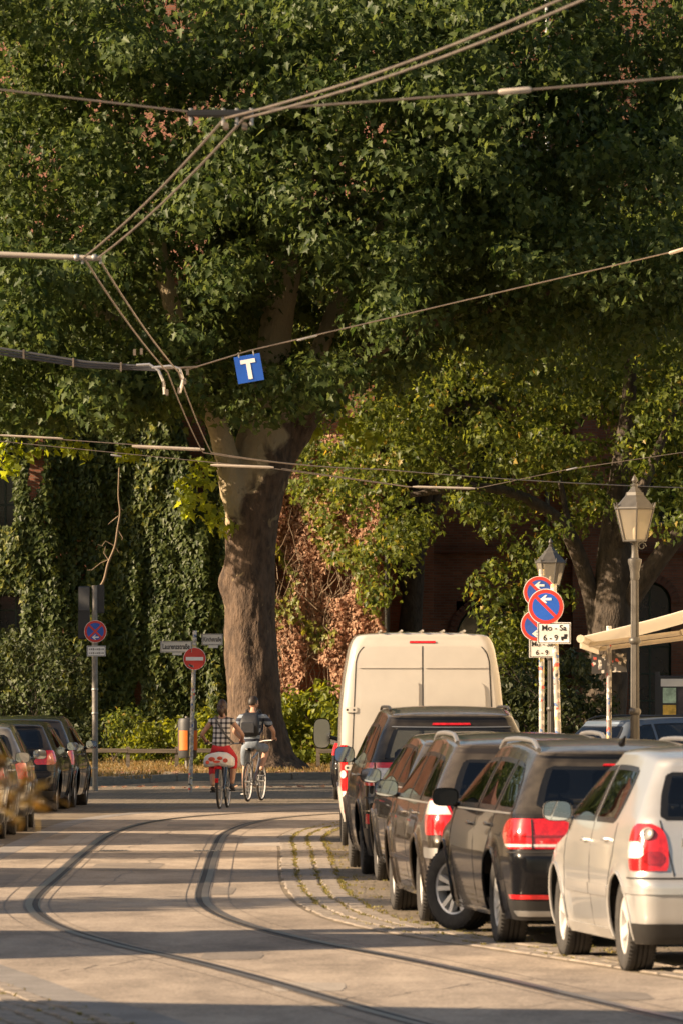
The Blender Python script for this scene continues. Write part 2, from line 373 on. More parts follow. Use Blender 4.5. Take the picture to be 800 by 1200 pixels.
band(EL, -.30, 0, .006).build('edge_slab', M_SLAB, pl_)
band(EL, -1.40, -.30, .0015).build('joint_bed', M_EARTH, pl_)
for k in range(6):
    stone_row(EL, -.49 - .17 * k, -.32 - .17 * k, .46, 'sett', pl_, 34.6, 46, 30, gap=.04)
for k in range(4):
    stone_row(EL, -.49 - .17 * k, -.32 - .17 * k, .6, 'sett', pl_, 60, 96, 28, gap=.025)
# grass and weeds in the joints: nobody could count it
def tufts(name, spots, h, spread, n, material, label=None, cat=None, parent=None, w=.006):
    V = []; Fc = []
    for (x, y, z) in spots:
        for k in range(n):
            a = random.uniform(0, 6.28); r_ = random.uniform(0, spread); bx, by = x + r_ * math.cos(a), y + r_ * math.sin(a)
            hh = h * random.uniform(.4, 1.2); la = random.uniform(0, 6.28); ln = hh * random.uniform(.2, .8); a2 = random.uniform(0, 6.28)
            dx, dy = w * math.cos(a2), w * math.sin(a2); o = len(V)
            V += [(bx - dx, by - dy, z), (bx + dx, by + dy, z), (bx + ln * .4 * math.cos(la) + dx * .7, by + ln * .4 * math.sin(la) + dy * .7, z + hh * .65), (bx + ln * math.cos(la), by + ln * math.sin(la), z + hh)]
            Fc += [(o, o + 1, o + 2), (o, o + 2, o + 3)]
    me = bpy.data.meshes.new(name); me.from_pydata(V, [], Fc); me.materials.append(material)
    o = put(name, me, parent); return tag(o, label, cat, kind='stuff')
M_WEED = leaf_mat('weed_leaf', (.09, .10, .022), (.26, .22, .07), .35)
sp = []
for off in (.195, .39, .59):
    ln = offset_line(ER, off)
    for i in range(len(ln) - 1):
        if 41 < ln[i].y < 92:
            for k in range(4):
                if noise.noise((ln[i].x * 3 + off * 9, ln[i].y * .35, k)) > -.05:
                    t = random.random(); p = ln[i].lerp(ln[i + 1], t); sp.append((p.x + random.uniform(-.03, .03), p.y, .002))
for k in range(260):
    y = random.uniform(41, 80); i = min(range(len(ER)), key=lambda q: abs(ER[q].y - y)); sp.append((ER[i].x + .6 + abs(random.gauss(0, .7)), y, 0))
for k in range(90):
    y = random.uniform(34.5, 44); i = min(range(len(EL)), key=lambda q: abs(EL[q].y - y)); sp.append((EL[i].x - .32 - .17 * random.randrange(6), y, 0))
tufts('joint_grass', sp, .020, .035, 7, M_WEED, 'short weeds and grass growing in the joints of the setts', 'grass')
# kerb and pavement on the right behind the parked cars
KR = offset_line(ER, 3.05)
KR = [p for p in KR if 20 < p.y < 96]
m = MB(); i = 0
sw = strip(offset_line(KR, .15), offset_line(KR, 7), .118).build('pavement', M_SLAB); struct(sw)
kb = MB()
rings = []
for p, q in zip(KR, offset_line(KR, .149)):
    rings.append([Vector((p.x, p.y, -.05)), Vector((p.x, p.y, .11)), Vector((p.x + .02, p.y, .125)), Vector((q.x, q.y, .125)), Vector((q.x, q.y, -.05))])
kb.loft(rings, False); kb.build('kerb', M_KERB, sw)
# the green in front of the church
lawn = MB()
KL = smooth_line([(-90, 121, 0), (-40, 125, 0), (-12, 128.5, 0), (-5.8, 130, 0), (-3.6, 137.5, 0), (0, 140.5, 0), (6, 142, 0), (20, 146, 0), (60, 152, 0)], 90)
lawn_o = strip(KL, [Vector((p.x, 260, 0)) for p in KL], .10).build('lawn', M_LAWN); struct(lawn_o)
bare = band(KL, -7.5, -.2, .104).build('earth_verge', M_EARTH, lawn_o)
path = strip([Vector((x, 166 + .8 * math.sin(x * .2), 0)) for x in range(-60, 61, 4)], [Vector((x, 169.5 + .8 * math.sin(x * .2), 0)) for x in range(-60, 61, 4)], .106).build('gravel_path', M_SLAB, lawn_o)
acc = 0.0
for i in range(len(KL) - 1):     # kerb blocks along the green
    p, q = KL[i], KL[i + 1]; d = q - p; n = max(1, int(d.length / .9))
    if not (-14 < p.x < 20): continue
    for k in range(n):
        a = p + d * ((k + .5) / n)
        put('kerb_block', None, None) if False else None
        if 'KB' not in globals(): KB = MB().box((0, 0, 0), (1, 1, 1), ch=.06).mesh('kerb_block', M_KERB)
        o = put('kerb_block', KB, lawn_o, (a.x, a.y, .055 + random.uniform(-.02, .02)), math.atan2(d.y, d.x) + random.uniform(-.03, .03)); o.scale = (d.length / n - .02, .22, .19 + random.uniform(-.02, .03))
M_DGRASS = leaf_mat('dry_grass', (.11, .09, .028), (.24, .17, .07), .30)
sp = [(random.uniform(-11, 7), random.uniform(131, 178), .1) for k in range(5200)]
sp = [s for s in sp if s[1] > (138 if s[0] > -4 else 131) + random.uniform(0, 7)]
tufts('lawn_grass', sp, .10, .22, 8, M_DGRASS, 'sparse dry grass on the sunlit green', 'grass', w=.010)
# ------------------------------------------------------------------ vehicles
def prof(pts, sm=.03):
    """piecewise-linear table, rounded off"""
    z = np.array([p[0] for p in pts], float); y = np.array([p[1] for p in pts], float)
    zz = np.linspace(z[0] - .15, z[-1] + .15, 700); yy = np.interp(zz, z, y)
    dz = zz[1] - zz[0]; k = max(1, int(sm / dz)); ker = np.hanning(2 * k + 3); ker /= ker.sum()
    yy = np.convolve(np.pad(yy, k + 1, mode='edge'), ker, 'valid')
    return lambda v: float(np.interp(v, zz, yy))
class Car:
    def __init__(s, name, label, W, wb, wr, rear, front, width, zb, zt, paintm, rc=((0, .16),), group=None, bow=.05, crown=.05, arch=.05, ns=88, nz=46, arch_r=None, kp=.05, front_rc=.28, tw=.2, beltz=.95, roofh=None):
        s.root = thing(name, label, 'van' if 'van' in name else 'car', group=group)
        s.W = W; s.wb = wb; s.wr = wr; s.yr = prof(rear); s.yf = prof(front); s.w = prof([(a, b * W) for a, b in width], .05)
        s.zb, s.zt = zb, zt; s.rc = prof(list(rc) if len(rc) > 1 else [(0, rc[0][1]), (3, rc[0][1])], .08); s.bow = bow; s.crown = crown; s.archw = arch
        s.ns, s.nz = ns, nz; s.ar = arch_r or wr + .045; s.kp = kp; s.frc = front_rc; s.tw = tw; s.beltz = beltz
        s.ymin = min(b for a, b in rear); s.ymax = max(b for a, b in front); s.ym = (s.ymin + s.ymax) / 2; s.lh = (s.ymax - s.ymin) / 2
        s.paint = paintm; s.holes = []
    def plan(s, y): return 1 - s.kp * abs((y - s.ym) / s.lh) ** 3
    def zwarp(s, y, z):
        k = max(0, (z - s.beltz) / (s.zt - s.beltz))
        yc = (s.yr(s.zt) + s.yf(s.zt)) / 2 + .15; hl = (s.yf(s.zt) - s.yr(s.zt)) / 2
        return z - s.archw * k * min(1.6, ((y - yc) / hl) ** 2)
    def flare(s, y, z):
        b = 0
        for yc in (0, s.wb):
            d = math.hypot(y - yc, z - s.wr) - s.ar
            if d > -.1 and z < s.beltz: b += .020 * math.exp(-(d / .055) ** 2)
        return b
    def q_of_y(s, z, y): w, r_ = s.w(z), s.rc(z); return (w - r_) + r_ * math.pi / 2 + (y - (s.yr(z) + s.bow * ((w - r_) / w) ** 2 + r_))
    def pt(s, z, q):        # left-hand half (x < 0); q runs from the rear centre line round the corner and along the flank
        w, r_, yr = s.w(z), s.rc(z), s.yr(z); a = w - r_; c = r_ * math.pi / 2; bw = s.bow * (a / w) ** 2
        if q < a: x, y = q, yr + s.bow * (q / w) ** 2
        elif q < a + c: th = (q - a) / r_; x, y = a + r_ * math.sin(th), yr + bw + r_ * (1 - math.cos(th))
        else: x, y = w, yr + bw + r_ + (q - a - c)
        x = x * s.plan(y) + (s.flare(y, z) if q > a + c else 0)
        return Vector((-x, y, s.zwarp(y, z)))
    def nrm(s, z, q):
        e = .012; a = s.pt(z, q + e) - s.pt(z, q - e); b = s.pt(min(z + e, s.zt), q) - s.pt(z - e, q)
        n = a.cross(b); n.normalize()
        c = s.pt(z, q) - Vector((0, s.ym, .7))
        return n if n.dot(c) > 0 else -n
    def ring(s, z):
        w, r_, yr, yf = s.w(z), s.rc(z), s.yr(z), s.yf(z); a = w - r_; c = r_ * math.pi / 2
        qs = list(np.linspace(0, a, 11)) + list(np.linspace(a, a + c, 9)[1:])
        fr = min(s.frc, (yf - yr) * .3, w * .6); y1 = yf - fr - s.bow * 1.5
        L_ = y1 - (yr + s.bow * (a / w) ** 2 + r_)
        qs += list(np.linspace(a + c, a + c + L_, s.ns + 1)[1:])
        pts = [s.pt(z, q) for q in qs]
        for k in range(1, 8):
            th = k / 7 * math.pi / 2; y = y1 + fr * math.sin(th); x = (w - fr + fr * math.cos(th)) * s.plan(y); pts.append(Vector((-x, y, s.zwarp(y, z))))
        for k in range(1, 8):
            x = (w - fr) * (1 - k / 7); y = y1 + fr + s.bow * 1.5 * (1 - (x / w) ** 2) - s.bow * 1.5 * (1 - ((w - fr) / w) ** 2); pts.append(Vector((-x * s.plan(y), y, s.zwarp(y, z))))
        return pts, qs
    def hole_rows(s, rows, kind):
        zs = [r_[0] for r_ in rows]; s.holes.append((kind, zs, [r_[1] for r_ in rows], [r_[2] for r_ in rows]))
    def body(s):
        zs = list(np.linspace(s.zb, s.zt, s.nz)); rings = []; info = []
        for z in zs:
            half, qs = s.ring(z)
            full = half + [Vector((-p.x, p.y, p.z)) for p in half[-2:0:-1]]
            rings.append(full); info.append((z, qs, len(half)))
        n = len(rings[0]); nh = info[0][2]
        base = rings[-1]; cx = s.ym
        for k in range(1, 9):     # roof
            t = k / 8; e = 1 - math.cos(t * math.pi / 2) * 1.0
            f = math.cos(t * math.pi / 2); 
            rr = []
            y0, y1 = s.yr(s.zt), s.yf(s.zt); ymid = (y0 + y1) / 2
            for p in base:
                edge = (1 - f) ; yy = ymid + (p.y - ymid) * (1 - .10 * (1 - f)) if f > .02 else ymid + (p.y - ymid) * .9
                rr.append(Vector((p.x * f, yy, p.z + s.crown * math.sin(t * math.pi / 2) + .018 * min(1, t * 4))))
            rings.append(rr)
        V = [p.copy() for r_ in rings for p in r_]
        # snap to the wheel arches
        dead = set()
        for idx, p in enumerate(V):
            if abs(p.x) < s.W * .72 or p.z > 1.1: continue
            for yc in (0, s.wb):
                dy, dz = p.y - yc, p.z - s.wr; d = math.hypot(dy, dz)
                if d < s.ar and (p.z < s.wr + s.ar):
                    if d < s.ar - .034: dead.add(idx)
                    else: p.y = yc + dy / d * s.ar; p.z = s.wr + dz / d * s.ar
                elif d < s.ar + .016: p.y = yc + dy / d * s.ar; p.z = s.wr + dz / d * s.ar
        Fs = []; ws = []
        for i in range(len(rings) - 1):
            for j in range(n):
                a = i * n + j; b = i * n + (j + 1) % n; f = (a, b, b + n, a + n)
                if any(v in dead for v in f): continue
                if i < len(info) - 1 and s.holes:
                    z = (info[i][0] + info[i + 1][0]) / 2; jj = j if j < nh - 1 else n - 1 - j
                    qs = info[i][1]
                    if jj >= len(qs) + 4 and s.beltz + .06 < z < s.zt - .05: ws.append(f); continue      # the windscreen opening
                    if jj + 1 < len(qs):
                        q = (info[i][1][jj] + info[i][1][jj + 1] + info[i + 1][1][jj] + info[i + 1][1][jj + 1]) / 4; hit = False
                        for kind, hz, h0, h1 in s.holes:
                            if hz[0] + .012 < z < hz[-1] - .012:
                                a0, a1 = np.interp(z, hz, h0), np.interp(z, hz, h1)
                                if kind == 'y': a0, a1 = s.q_of_y(z, a0), s.q_of_y(z, a1)
                                else: a0 = -9 if a0 <= 0 else a0
                                if a0 + .015 < q < a1 - .015: hit = True; break
                        if hit: continue
                Fs.append(f)
        m = MB(); m.v = [tuple(p) for p in V]; m.f = Fs; m.m = [0] * len(Fs)
        me = m.mesh('body', s.paint, 'all', True)
        b = bmesh.new(); b.from_mesh(me); bmesh.ops.delete(b, geom=[v for v in b.verts if not v.link_faces], context='VERTS'); b.to_mesh(me); b.free()
        wm = MB(); wm.v = [tuple(p) for p in V]; wm.f = ws; wm.m = [0] * len(ws); wme = wm.mesh('windscreen', M_GL, 'all', False)
        b = bmesh.new(); b.from_mesh(wme); bmesh.ops.delete(b, geom=[v for v in b.verts if not v.link_faces], context='VERTS'); b.to_mesh(wme); b.free(); put('windscreen', wme, s.root)
        me.set_sharp_from_angle(angle=R(55))
        s.body_o = put('body', me, s.root)
        # dark underside and wheel houses, with an arch lip
        ub = MB(); ub.box((0, s.ym, s.zb + .05), (s.W * 1.5, (s.ymax - s.ymin) * .9, .08)); ub.box((0, s.ym, .5), (s.W * 1.28, (s.ymax - s.ymin) * .86, .5))
        ub.build('underbody', M_BLACK, s.root)
        for yc in (0, s.wb):
            for sd in (-1, 1):
                lip = MB(); pts = []; rad = []
                for k in range(25):
                    a = -.25 + (math.pi + .5) * k / 24; y, z = yc + math.cos(a) * s.ar, s.wr + math.sin(a) * s.ar
                    if z < s.zb: continue
                    q = s.q_of_y(z, y); p = s.pt(z, q); pts.append((p.x * -sd if sd > 0 else p.x, y, z)); rad.append(.012)
                lip.tube(pts, rad, 6); lip.build('wheel_arch', s.lipm if hasattr(s, 'lipm') else s.paint, s.root, True)
    def patch(s, name, rows, kind, m, off=.004, n=14, mrows=12, sides=(-1, 1), parent=None, smooth_rows=True, frit=None, depth=.012, sm=True):
        """panel lying on the body surface: rows of (z, from, to); kind y = along the flank, q = round from the rear centre"""
        zs = [r_[0] for r_ in rows]; zz = np.linspace(zs[0], zs[-1], mrows); out = []
        for sd in sides:
            mb = MB(); top = []; bot = []
            for z in zz:
                a0, a1 = np.interp(z, zs, [r_[1] for r_ in rows]), np.interp(z, zs, [r_[2] for r_ in rows])
                if kind == 'y': a0, a1 = s.q_of_y(z, a0), s.q_of_y(z, a1)
                tr, br = [], []
                for t in np.linspace(0, 1, n):
                    q = a0 + (a1 - a0) * t; p, nn = (s.pt(z, abs(q)), s.nrm(z, abs(q)))
                    if q < 0: p = Vector((-p.x, p.y, p.z)); nn = Vector((-nn.x, nn.y, nn.z))
                    u, d = p + nn * off, p - nn * depth
                    if sd > 0: u.x = -u.x; d.x = -d.x
                    tr.append(u); br.append(d)
                top.append(tr); bot.append(br)
            mb.loft(top, False)
            if frit:      # a black printed border inside the glass edge
                k = 0
                for i in range(mrows - 1):
                    for j in range(n - 1):
                        if i < frit[0] or i >= mrows - 1 - frit[0] or j < frit[1] or j >= n - 1 - frit[1]: mb.m[k] = 1
                        k += 1
            per = lambda A: A[0] + [r_[-1] for r_ in A[1:]] + A[-1][-2::-1] + [r_[0] for r_ in A[-2:0:-1]]
            mb.loft([per(top), per(bot)], True, 1 if frit else 0)
            o = mb.build(name, m, parent or s.root, 'all' if sm else False); out.append(o)
            if sm: o.data.set_sharp_from_angle(angle=R(35))
        return out
    def glass(s, name, rows, kind, m, frit=(1, 1), **k):
        s.hole_rows(rows, kind)
        s._later = getattr(s, '_later', []); s._later.append((name, rows, kind, m, frit, k))
    def finish(s):
        s.body()
        for name, rows, kind, m, frit, k in getattr(s, '_later', []): s.patch(name, rows, kind, [m, M_FRIT], frit=frit, **k)
    def seam(s, pts, w=.007, name='door_seam', sides=(-1, 1), m=None):      # dark joint along (y, z) points
        for sd in sides:
            mb = MB(); P_ = []
            for i in range(len(pts) - 1):
                for t in np.linspace(0, 1, 7)[(0 if i == 0 else 1):]:
                    y = pts[i][0] + (pts[i + 1][0] - pts[i][0]) * t; z = pts[i][1] + (pts[i + 1][1] - pts[i][1]) * t
                    p = s.pt(z, s.q_of_y(z, y)); P_.append((p.x * (1 if sd < 0 else -1), p.y, p.z))
            mb.tube(P_, w / 2, 5); mb.build(name, m or M_SEAM, s.root)
    def handle(s, y, z, m=None, l=.17):
        for sd in (-1, 1):
            p = s.pt(z, s.q_of_y(z, y)); x = p.x - .020
            mb = MB(); mb.tube([(x + .03, y - l / 2, p.z), (x, y - l / 2 + .025, p.z), (x - .006, y, p.z + .004), (x, y + l / 2 - .025, p.z), (x + .03, y + l / 2, p.z)], [.010, .013, .015, .013, .010], 8)
            if sd > 0: mb.v = [(-a, b, c) for a, b, c in mb.v]
            mb.build('door_handle', m or s.paint, s.root, True)
    def mirror(s, y, z, m=None, w=.19, h=.135, glassm=None, out=.12):
        for sd in (-1, 1):
            p = s.pt(z, s.q_of_y(z, y)); x0 = p.x
            mb = MB(); cx = x0 - out; rings = []
            for k in range(9):    # shell: rounded, open side faces rearwards
                t = k / 8; sc = (1 - (t * .92) ** 2.4) ** .5 if t < 1 else .1
                rings.append([Vector((cx + math.copysign(abs(math.cos(a)) ** .6, math.cos(a)) * w / 2 * sc, y + t * .13, z + .03 + math.copysign(abs(math.sin(a)) ** .6, math.sin(a)) * h / 2 * sc)) for a in [2 * math.pi * j / 20 for j in range(20)]])
            mb.loft(rings, True); mb.f.append(tuple(len(mb.v) - 20 + j for j in range(20))); mb.m.append(0)
            mb.tube([(x0 + .03, y + .07, z - .05), (cx + w * .3, y + .05, z - .015)], [.03, .022], 8)
            g_ = MB(); g_.add([Vector((cx + math.copysign(abs(math.cos(a)) ** .6, math.cos(a)) * w / 2 * .93, y + .008, z + .03 + math.copysign(abs(math.sin(a)) ** .6, math.sin(a)) * h / 2 * .93)) for a in [2 * math.pi * j / 20 for j in range(20)]], [tuple(range(20))])
            if sd > 0:
                for q in (mb, g_): q.v = [(-a, b, c) for a, b, c in q.v]
            o = mb.build('wing_mirror', m or s.paint, s.root, True); g_.build('mirror_glass', glassm or M_MIRROR, o)
    def wheels(s, style='five', steer=0.0, track=None, tw=None, rimr=None, face=None):
        tw = tw or s.tw; track = track or (s.W - tw / 2 - .035)
        r_ = s.wr; rr = rimr or r_ * .66
        ty = MB(); h = tw / 2
        pr = [(rr - .01, -h * .82), (rr + .005, -h * .92), (r_ * .86, -h), (r_ - .022, -h * .93), (r_ - .006, -h * .80), (r_, -h * .66)]
        for k in range(4):
            c = -h * .66 + (k + .5) * h * 1.32 / 4 + 0
            if k < 4:
                g0 = -h * .66 + (k + 1) * h * 1.32 / 4.001
                if k < 3: pr += [(r_, g0 - .006), (r_ - .011, g0 - .004), (r_ - .011, g0 + .004), (r_, g0 + .006)]
        pr += [(r_, h * .66), (r_ - .006, h * .80), (r_ - .022, h * .93), (r_ * .86, h), (rr + .005, h * .92), (rr - .01, h * .82)]
        ty.lathe(pr, 48)
        for j in range(60):   # shoulder tread blocks
            a = 2 * math.pi * j / 60
            for sgn in (-1, 1):
                Mx = Matrix.Rotation(a, 4, 'Z') @ Matrix.Translation((r_ - .004, 0, sgn * h * .80)); ty.box((0, 0, 0), (.012, .018, h * .26), M=None) if False else ty.add([Mx @ Vector(p) for p in [(-.01, -.008, -h * .13), (-.01, .008, -h * .13), (-.01, .008, h * .13), (-.01, -.008, h * .13), (.004, -.008, -h * .13), (.004, .008, -h * .13), (.0, .008, h * .13), (.0, -.008, h * .13)]], [(4, 5, 6, 7), (0, 1, 5, 4), (2, 3, 7, 6), (1, 2, 6, 5), (3, 0, 4, 7)])
        tme = ty.mesh('tyre', M_RUB, True)
        rm = MB(); z1 = h * .80     # rim: barrel, lip, spokes, hub
        rm.lathe([(rr, -h * .85), (rr - .015, -h * .5), (rr - .03, h * .2), (rr - .022, z1 * .9), (rr - .006, z1), (rr + .006, z1 * .97)], 48)
        rm.lathe([(.001, z1 * .62), (.05, z1 * .60), (.062, z1 * .45), (.062, 0)], 16)
        ns = {'five': 5, 'ten': 10, 'seven': 7, 'twin': 10, 'steel': 0}[style]
        for k in range(ns):
            a = 2 * math.pi * k / ns
            if style == 'ten':
                a = 2 * math.pi * (k // 2) / 5 + (.24 if k % 2 else -.24)
            Mx = Matrix.Rotation(a, 4, 'Z'); wi, wo = (.036, .044) if style == 'five' else (.028, .034) if style == 'seven' else (.013, .020)
            top = z1 * .62; to = z1 * .92
            def q(x, y, z): return Mx @ Vector((x, y, z))
            vs_ = [q(.035, -wi, top), (q(.035, wi, top)), q(rr - .012, wo, to), q(rr - .012, -wo, to), q(.035, -wi * 1.2, top - .04), q(.035, wi * 1.2, top - .04), q(rr - .012, wo * 1.25, to - .045), q(rr - .012, -wo * 1.25, to - .045)]
            rm.add(vs_, [(0, 1, 2, 3), (4, 5, 1, 0), (6, 7, 3, 2), (5, 6, 2, 1), (7, 4, 0, 3)])
        if style == 'steel':
            rm.lathe([(rr - .02, z1 * .75), (rr * .85, z1 * .86), (rr * .5, z1 * .70), (.09, z1 * .85), (.001, z1 * .9)], 32)
        rme = rm.mesh('rim', face or M_ALU, True)
        bk = MB(); bk.lathe([(.001, h * .02), (rr - .03, h * .0)], 24); bme = bk.mesh('brake_disc', mat('brake_dark', (.03, .028, .026), .6, .3))
        cap = MB().lathe([(.001, z1 * .70), (.026, z1 * .69), (.03, z1 * .60)], 12).mesh('hub_cap', M_BLACK if style != 'steel' else M_ALU, True)
        for yc in (0, s.wb):
            for sd in (-1, 1):
                e = bpy.data.objects.new('wheel', tme); C.objects.link(e); e.parent = s.root
                e.location = (sd * track, yc, r_)
                e.rotation_euler = (0, 0, 0)
                Mx = Matrix.Rotation((steer if yc else 0), 4, 'Z') @ Matrix.Rotation(sd * math.pi / 2, 4, 'Y') @ Matrix.Rotation(random.uniform(0, 6), 4, 'Z')
                e.rotation_euler = Mx.to_euler(); e.name = 'wheel'
                put('rim', rme, e); put('brake_disc', bme, e); put('hub_cap', cap, e)
    def interior(s, seat_y=(.55, 1.45), col=None, roof=None):
        m = col or M_SEAT; w = s.W
        for k, yy in enumerate(seat_y):
            for x in ((-.36, .36) if k else (-.42, 0, .42)):
                mb = MB(); bw = .25 if k else .2
                mb.tube([(x, yy - .02, .45), (x, yy - .10, .75), (x, yy - .17, 1.02)], [bw, bw, bw * .8], 10)
                mb.v = [(a, yy - .1 + (b - yy + .1) * .45, c) for a, b, c in mb.v]
                o = mb.build('seat', m, s.root, True)
                hb = MB(); hb.box((x, yy - .17, 1.17), (.24, .09, .17), ch=.03); hb.tube([(x - .05, yy - .16, 1.0), (x - .05, yy - .17, 1.12)], .008, 6); hb.tube([(x + .05, yy - .16, 1.0), (x + .05, yy - .17, 1.12)], .008, 6); hb.build('headrest', m, o, True)
        MB().box((0, s.ym, .60), (w * 1.5, (s.ymax - s.ymin) * .55, .30)).build('cabin_floor', M_SEAT, s.root)
        dd = MB().box((0, s.wb - .28, .90), (w * 1.5, .4, .18), ch=.05).build('dashboard', M_SEAT, s.root)
        sw_ = MB(); cs = [(-.36 + .18 * math.cos(a), s.wb - .62 + .05 * math.sin(a), .98 + .17 * math.sin(a)) for a in [2 * math.pi * k / 20 for k in range(21)]]
        sw_.tube(cs, .014, 6); sw_.build('steering_wheel', M_SEAT, s.root)
    def place(s, rear_px, front_x, sgn=-1):
        """stand the car so that its near rear wheel touches the ground at one spot and points towards another"""
        p = G(*rear_px); best = None
        xl = sgn * (s.W - .035)
        for k in range(-300, 301):
            h = k / 300 * .5; d = Vector((math.sin(h), math.cos(h), 0)); f = p + d * s.wb
            px = 400 + FPX * f.x / f.y
            if best is None or abs(px - front_x) < best[0]: best = (abs(px - front_x), h)
        h = best[1]; rt = Vector((math.cos(h), -math.sin(h), 0))
        s.root.location = p - rt * xl; s.root.rotation_euler = (0, 0, -h)
        return h
M_FRIT = mat('window_frit', (.010, .010, .010), .25)
M_SEAM = mat('panel_gap', (.012, .011, .010), .8)
M_SEAT = mat('seat_cloth', (.055, .050, .045), .9)
M_SEATL = mat('seat_cloth_beige', (.22, .19, .155), .9)
M_GL = glass_mat('window_glass', (.66, .70, .68), 0, 1.75)
M_GLD = glass_mat('tinted_glass', (.24, .25, .25), 0, 1.75)
M_MIRROR = mat('mirror_silvering', (.85, .85, .83), .03, 1.0, .0)
def lens_mat(name, col, rough=.12):
    m = mat(name, col, rough, 0, .25, 30, coat=1.0); return m
M_LRED = lens_mat('red_lens', (.52, .012, .014)); M_LRED2 = lens_mat('dark_red_lens', (.26, .008, .010)); M_LCLR = lens_mat('clear_lens', (.62, .58, .54)); M_LORG = lens_mat('orange_lens', (.62, .20, .04))
P_SILV = paint('silver_paint', (.50, .49, .47), .30, .55)
P_BLK = paint('black_paint', (.006, .006, .007), .2, dust=.02, coat=.42)
P_BRN = paint('brown_grey_paint', (.036, .028, .021), .25, .3, dust=.05, coat=.8)
P_DKG = paint('dark_grey_paint', (.020, .018, .016), .25, .2, dust=.05)
P_WHT = paint('white_van_paint', (.43, .40, .355), .45, 0, .25)
P_BLU = paint('blue_grey_paint', (.10, .135, .18), .28, .3)
M_RAILB = mat('satin_trim', (.45, .44, .42), .35, .8, .05)

WID = [(.15, .90), (.28, .955), (.45, .985), (.62, 1.0), (.80, .99), (.93, .955), (1.00, .925), (1.20, .82), (1.40, .70), (1.52, .64)]
def hatch(name, label, W, wb, wr, L_r, L_f, H, pm, group, rear=None, belt=.93, kind='hatch', glassm=None, bow=.06, front=None, rc=None, **kw):
    k = H / 1.46
    if rear is None:
        rear = [(.15, -L_r + .10), (.24, -L_r + .03), (.42, -L_r), (.56, -L_r + .01), (.62, -L_r + .06), (.72, -L_r + .075), (.90, -L_r + .10), (1.0 * k, -L_r + .13), (1.32 * k, -L_r + .40), (H - .06, -L_r + .50)]
    front = front or [(.15, wb + L_f - .16), (.3, wb + L_f - .02), (.5, wb + L_f), (.66, wb + L_f - .07), (.76, wb + L_f - .28), (.86, wb + L_f - .75), (.95, wb + .10), (1.0, wb - .06), (1.2 * k, wb - .42), (H - .06, wb - .90)]
    wid = [(a * (k if a > .9 else 1), b) for a, b in WID]
    c = Car(name, label, W, wb, wr, rear, front, wid, .19, H - .065, pm, rc=rc or ((0, .10), (.5, .16), (.95, .17), (1.35, .12)), group=group, bow=bow, beltz=belt, **kw)
    return c
GR = 'cars parked along the right side of the street'
GL_ = 'cars parked along the left side of the street'

# --- silver small hatchback
c = hatch('parked_car', 'silver small hatchback with red and white tail lamps, behind the black estate car', .825, 2.46, .30, .66, .78, 1.465, P_SILV, GR, tw=.19, belt=.94, arch=.05, bow=.09,
          rear=[(.15, -.50), (.22, -.585), (.34, -.64), (.50, -.66), (.60, -.655), (.625, -.60), (.74, -.585), (.90, -.56), (1.02, -.52), (1.36, -.24), (1.42, -.20)])
c.glass('side_window', [(.955, .40, 1.02), (.97, .32, 1.06), (1.08, .26, 1.06), (1.22, .24, 1.06), (1.31, .28, 1.06), (1.335, .36, 1.06)], 'y', M_GL, n=14)
c.glass('side_window', [(.955, 1.12, 2.02), (.97, 1.11, 2.12), (1.06, 1.11, 2.06), (1.22, 1.11, 1.74), (1.31, 1.11, 1.50), (1.335, 1.11, 1.40)], 'y', M_GL, n=16)
c.glass('rear_window', [(1.00, -.60, .60), (1.03, -.64, .64), (1.20, -.60, .60), (1.335, -.545, .545), (1.355, -.50, .50)], 'q', M_GL, n=26, sides=(-1,), mrows=14)
c.glass('windscreen', [(1.0, 9, 9), (1.01, 9, 9)], 'y', M_GL) if False else None
c.finish()
for sd in (-1, 1):
    t = c.patch('tail_lamp', [(.665, .615, .90), (.70, .60, .925), (.82, .60, .955), (.90, .615, .93), (.955, .66, .87), (.97, .70, .82)], 'q', M_LRED, off=.010, sides=(sd,), n=14)[0]
    c.patch('reversing_lens', [(.745, .80, .93), (.76, .765, .94), (.82, .765, .945), (.85, .80, .93)], 'q', M_LCLR, off=.013, sides=(sd,), parent=t, n=8, mrows=6)
    c.patch('brake_lens', [(.70, .66, .74), (.72, .63, .77), (.76, .625, .775), (.79, .66, .74)], 'q', M_LRED2, off=.013, sides=(sd,), parent=t, n=8, mrows=6)
    p = c.pt(.90, .73); n_ = c.nrm(.90, .73); p = p + n_ * .012; Mx = Matrix.Translation(p) @ n_.to_track_quat('Z', 'Y').to_matrix().to_4x4()
    rg = MB().lathe([(.045, 0), (.043, .010), (.030, .012), (.028, .006), (.001, .004)], 20, Mx)
    if sd > 0: rg.v = [(-a, b, d) for a, b, d in rg.v]
    rg.build('indicator_ring', mat('lamp_smoke', (.25, .22, .20), .2, .3), t, True)
c.patch('lower_bumper', [(.195, -1.02, 1.02), (.25, -1.06, 1.06), (.31, -1.08, 1.08), (.325, -1.08, 1.08)], 'q', M_BLACK, off=.006, sides=(-1,), n=40, mrows=5)
c.patch('bumper_strip', [(.515, -1.12, 1.12), (.53, -1.13, 1.13), (.555, -1.13, 1.13)], 'q', P_SILV, off=.014, sides=(-1,), n=44, mrows=4)
c.patch('bumper_gap', [(.611, -1.04, 1.04), (.621, -1.04, 1.04)], 'q', M_SEAM, off=.003, sides=(-1,), n=40, mrows=3)
c.patch('tailgate_gap', [(.625, .565, .573), (.70, .575, .583), (.95, .635, .643), (1.0, .64, .648)], 'q', M_SEAM, off=.003, n=3)
c.patch('side_moulding', [(.475, .42, 1.08), (.49, .41, 1.08), (.535, .40, 1.08), (.55, .41, 1.08)], 'y', P_SILV, off=.014, n=10, mrows=5)
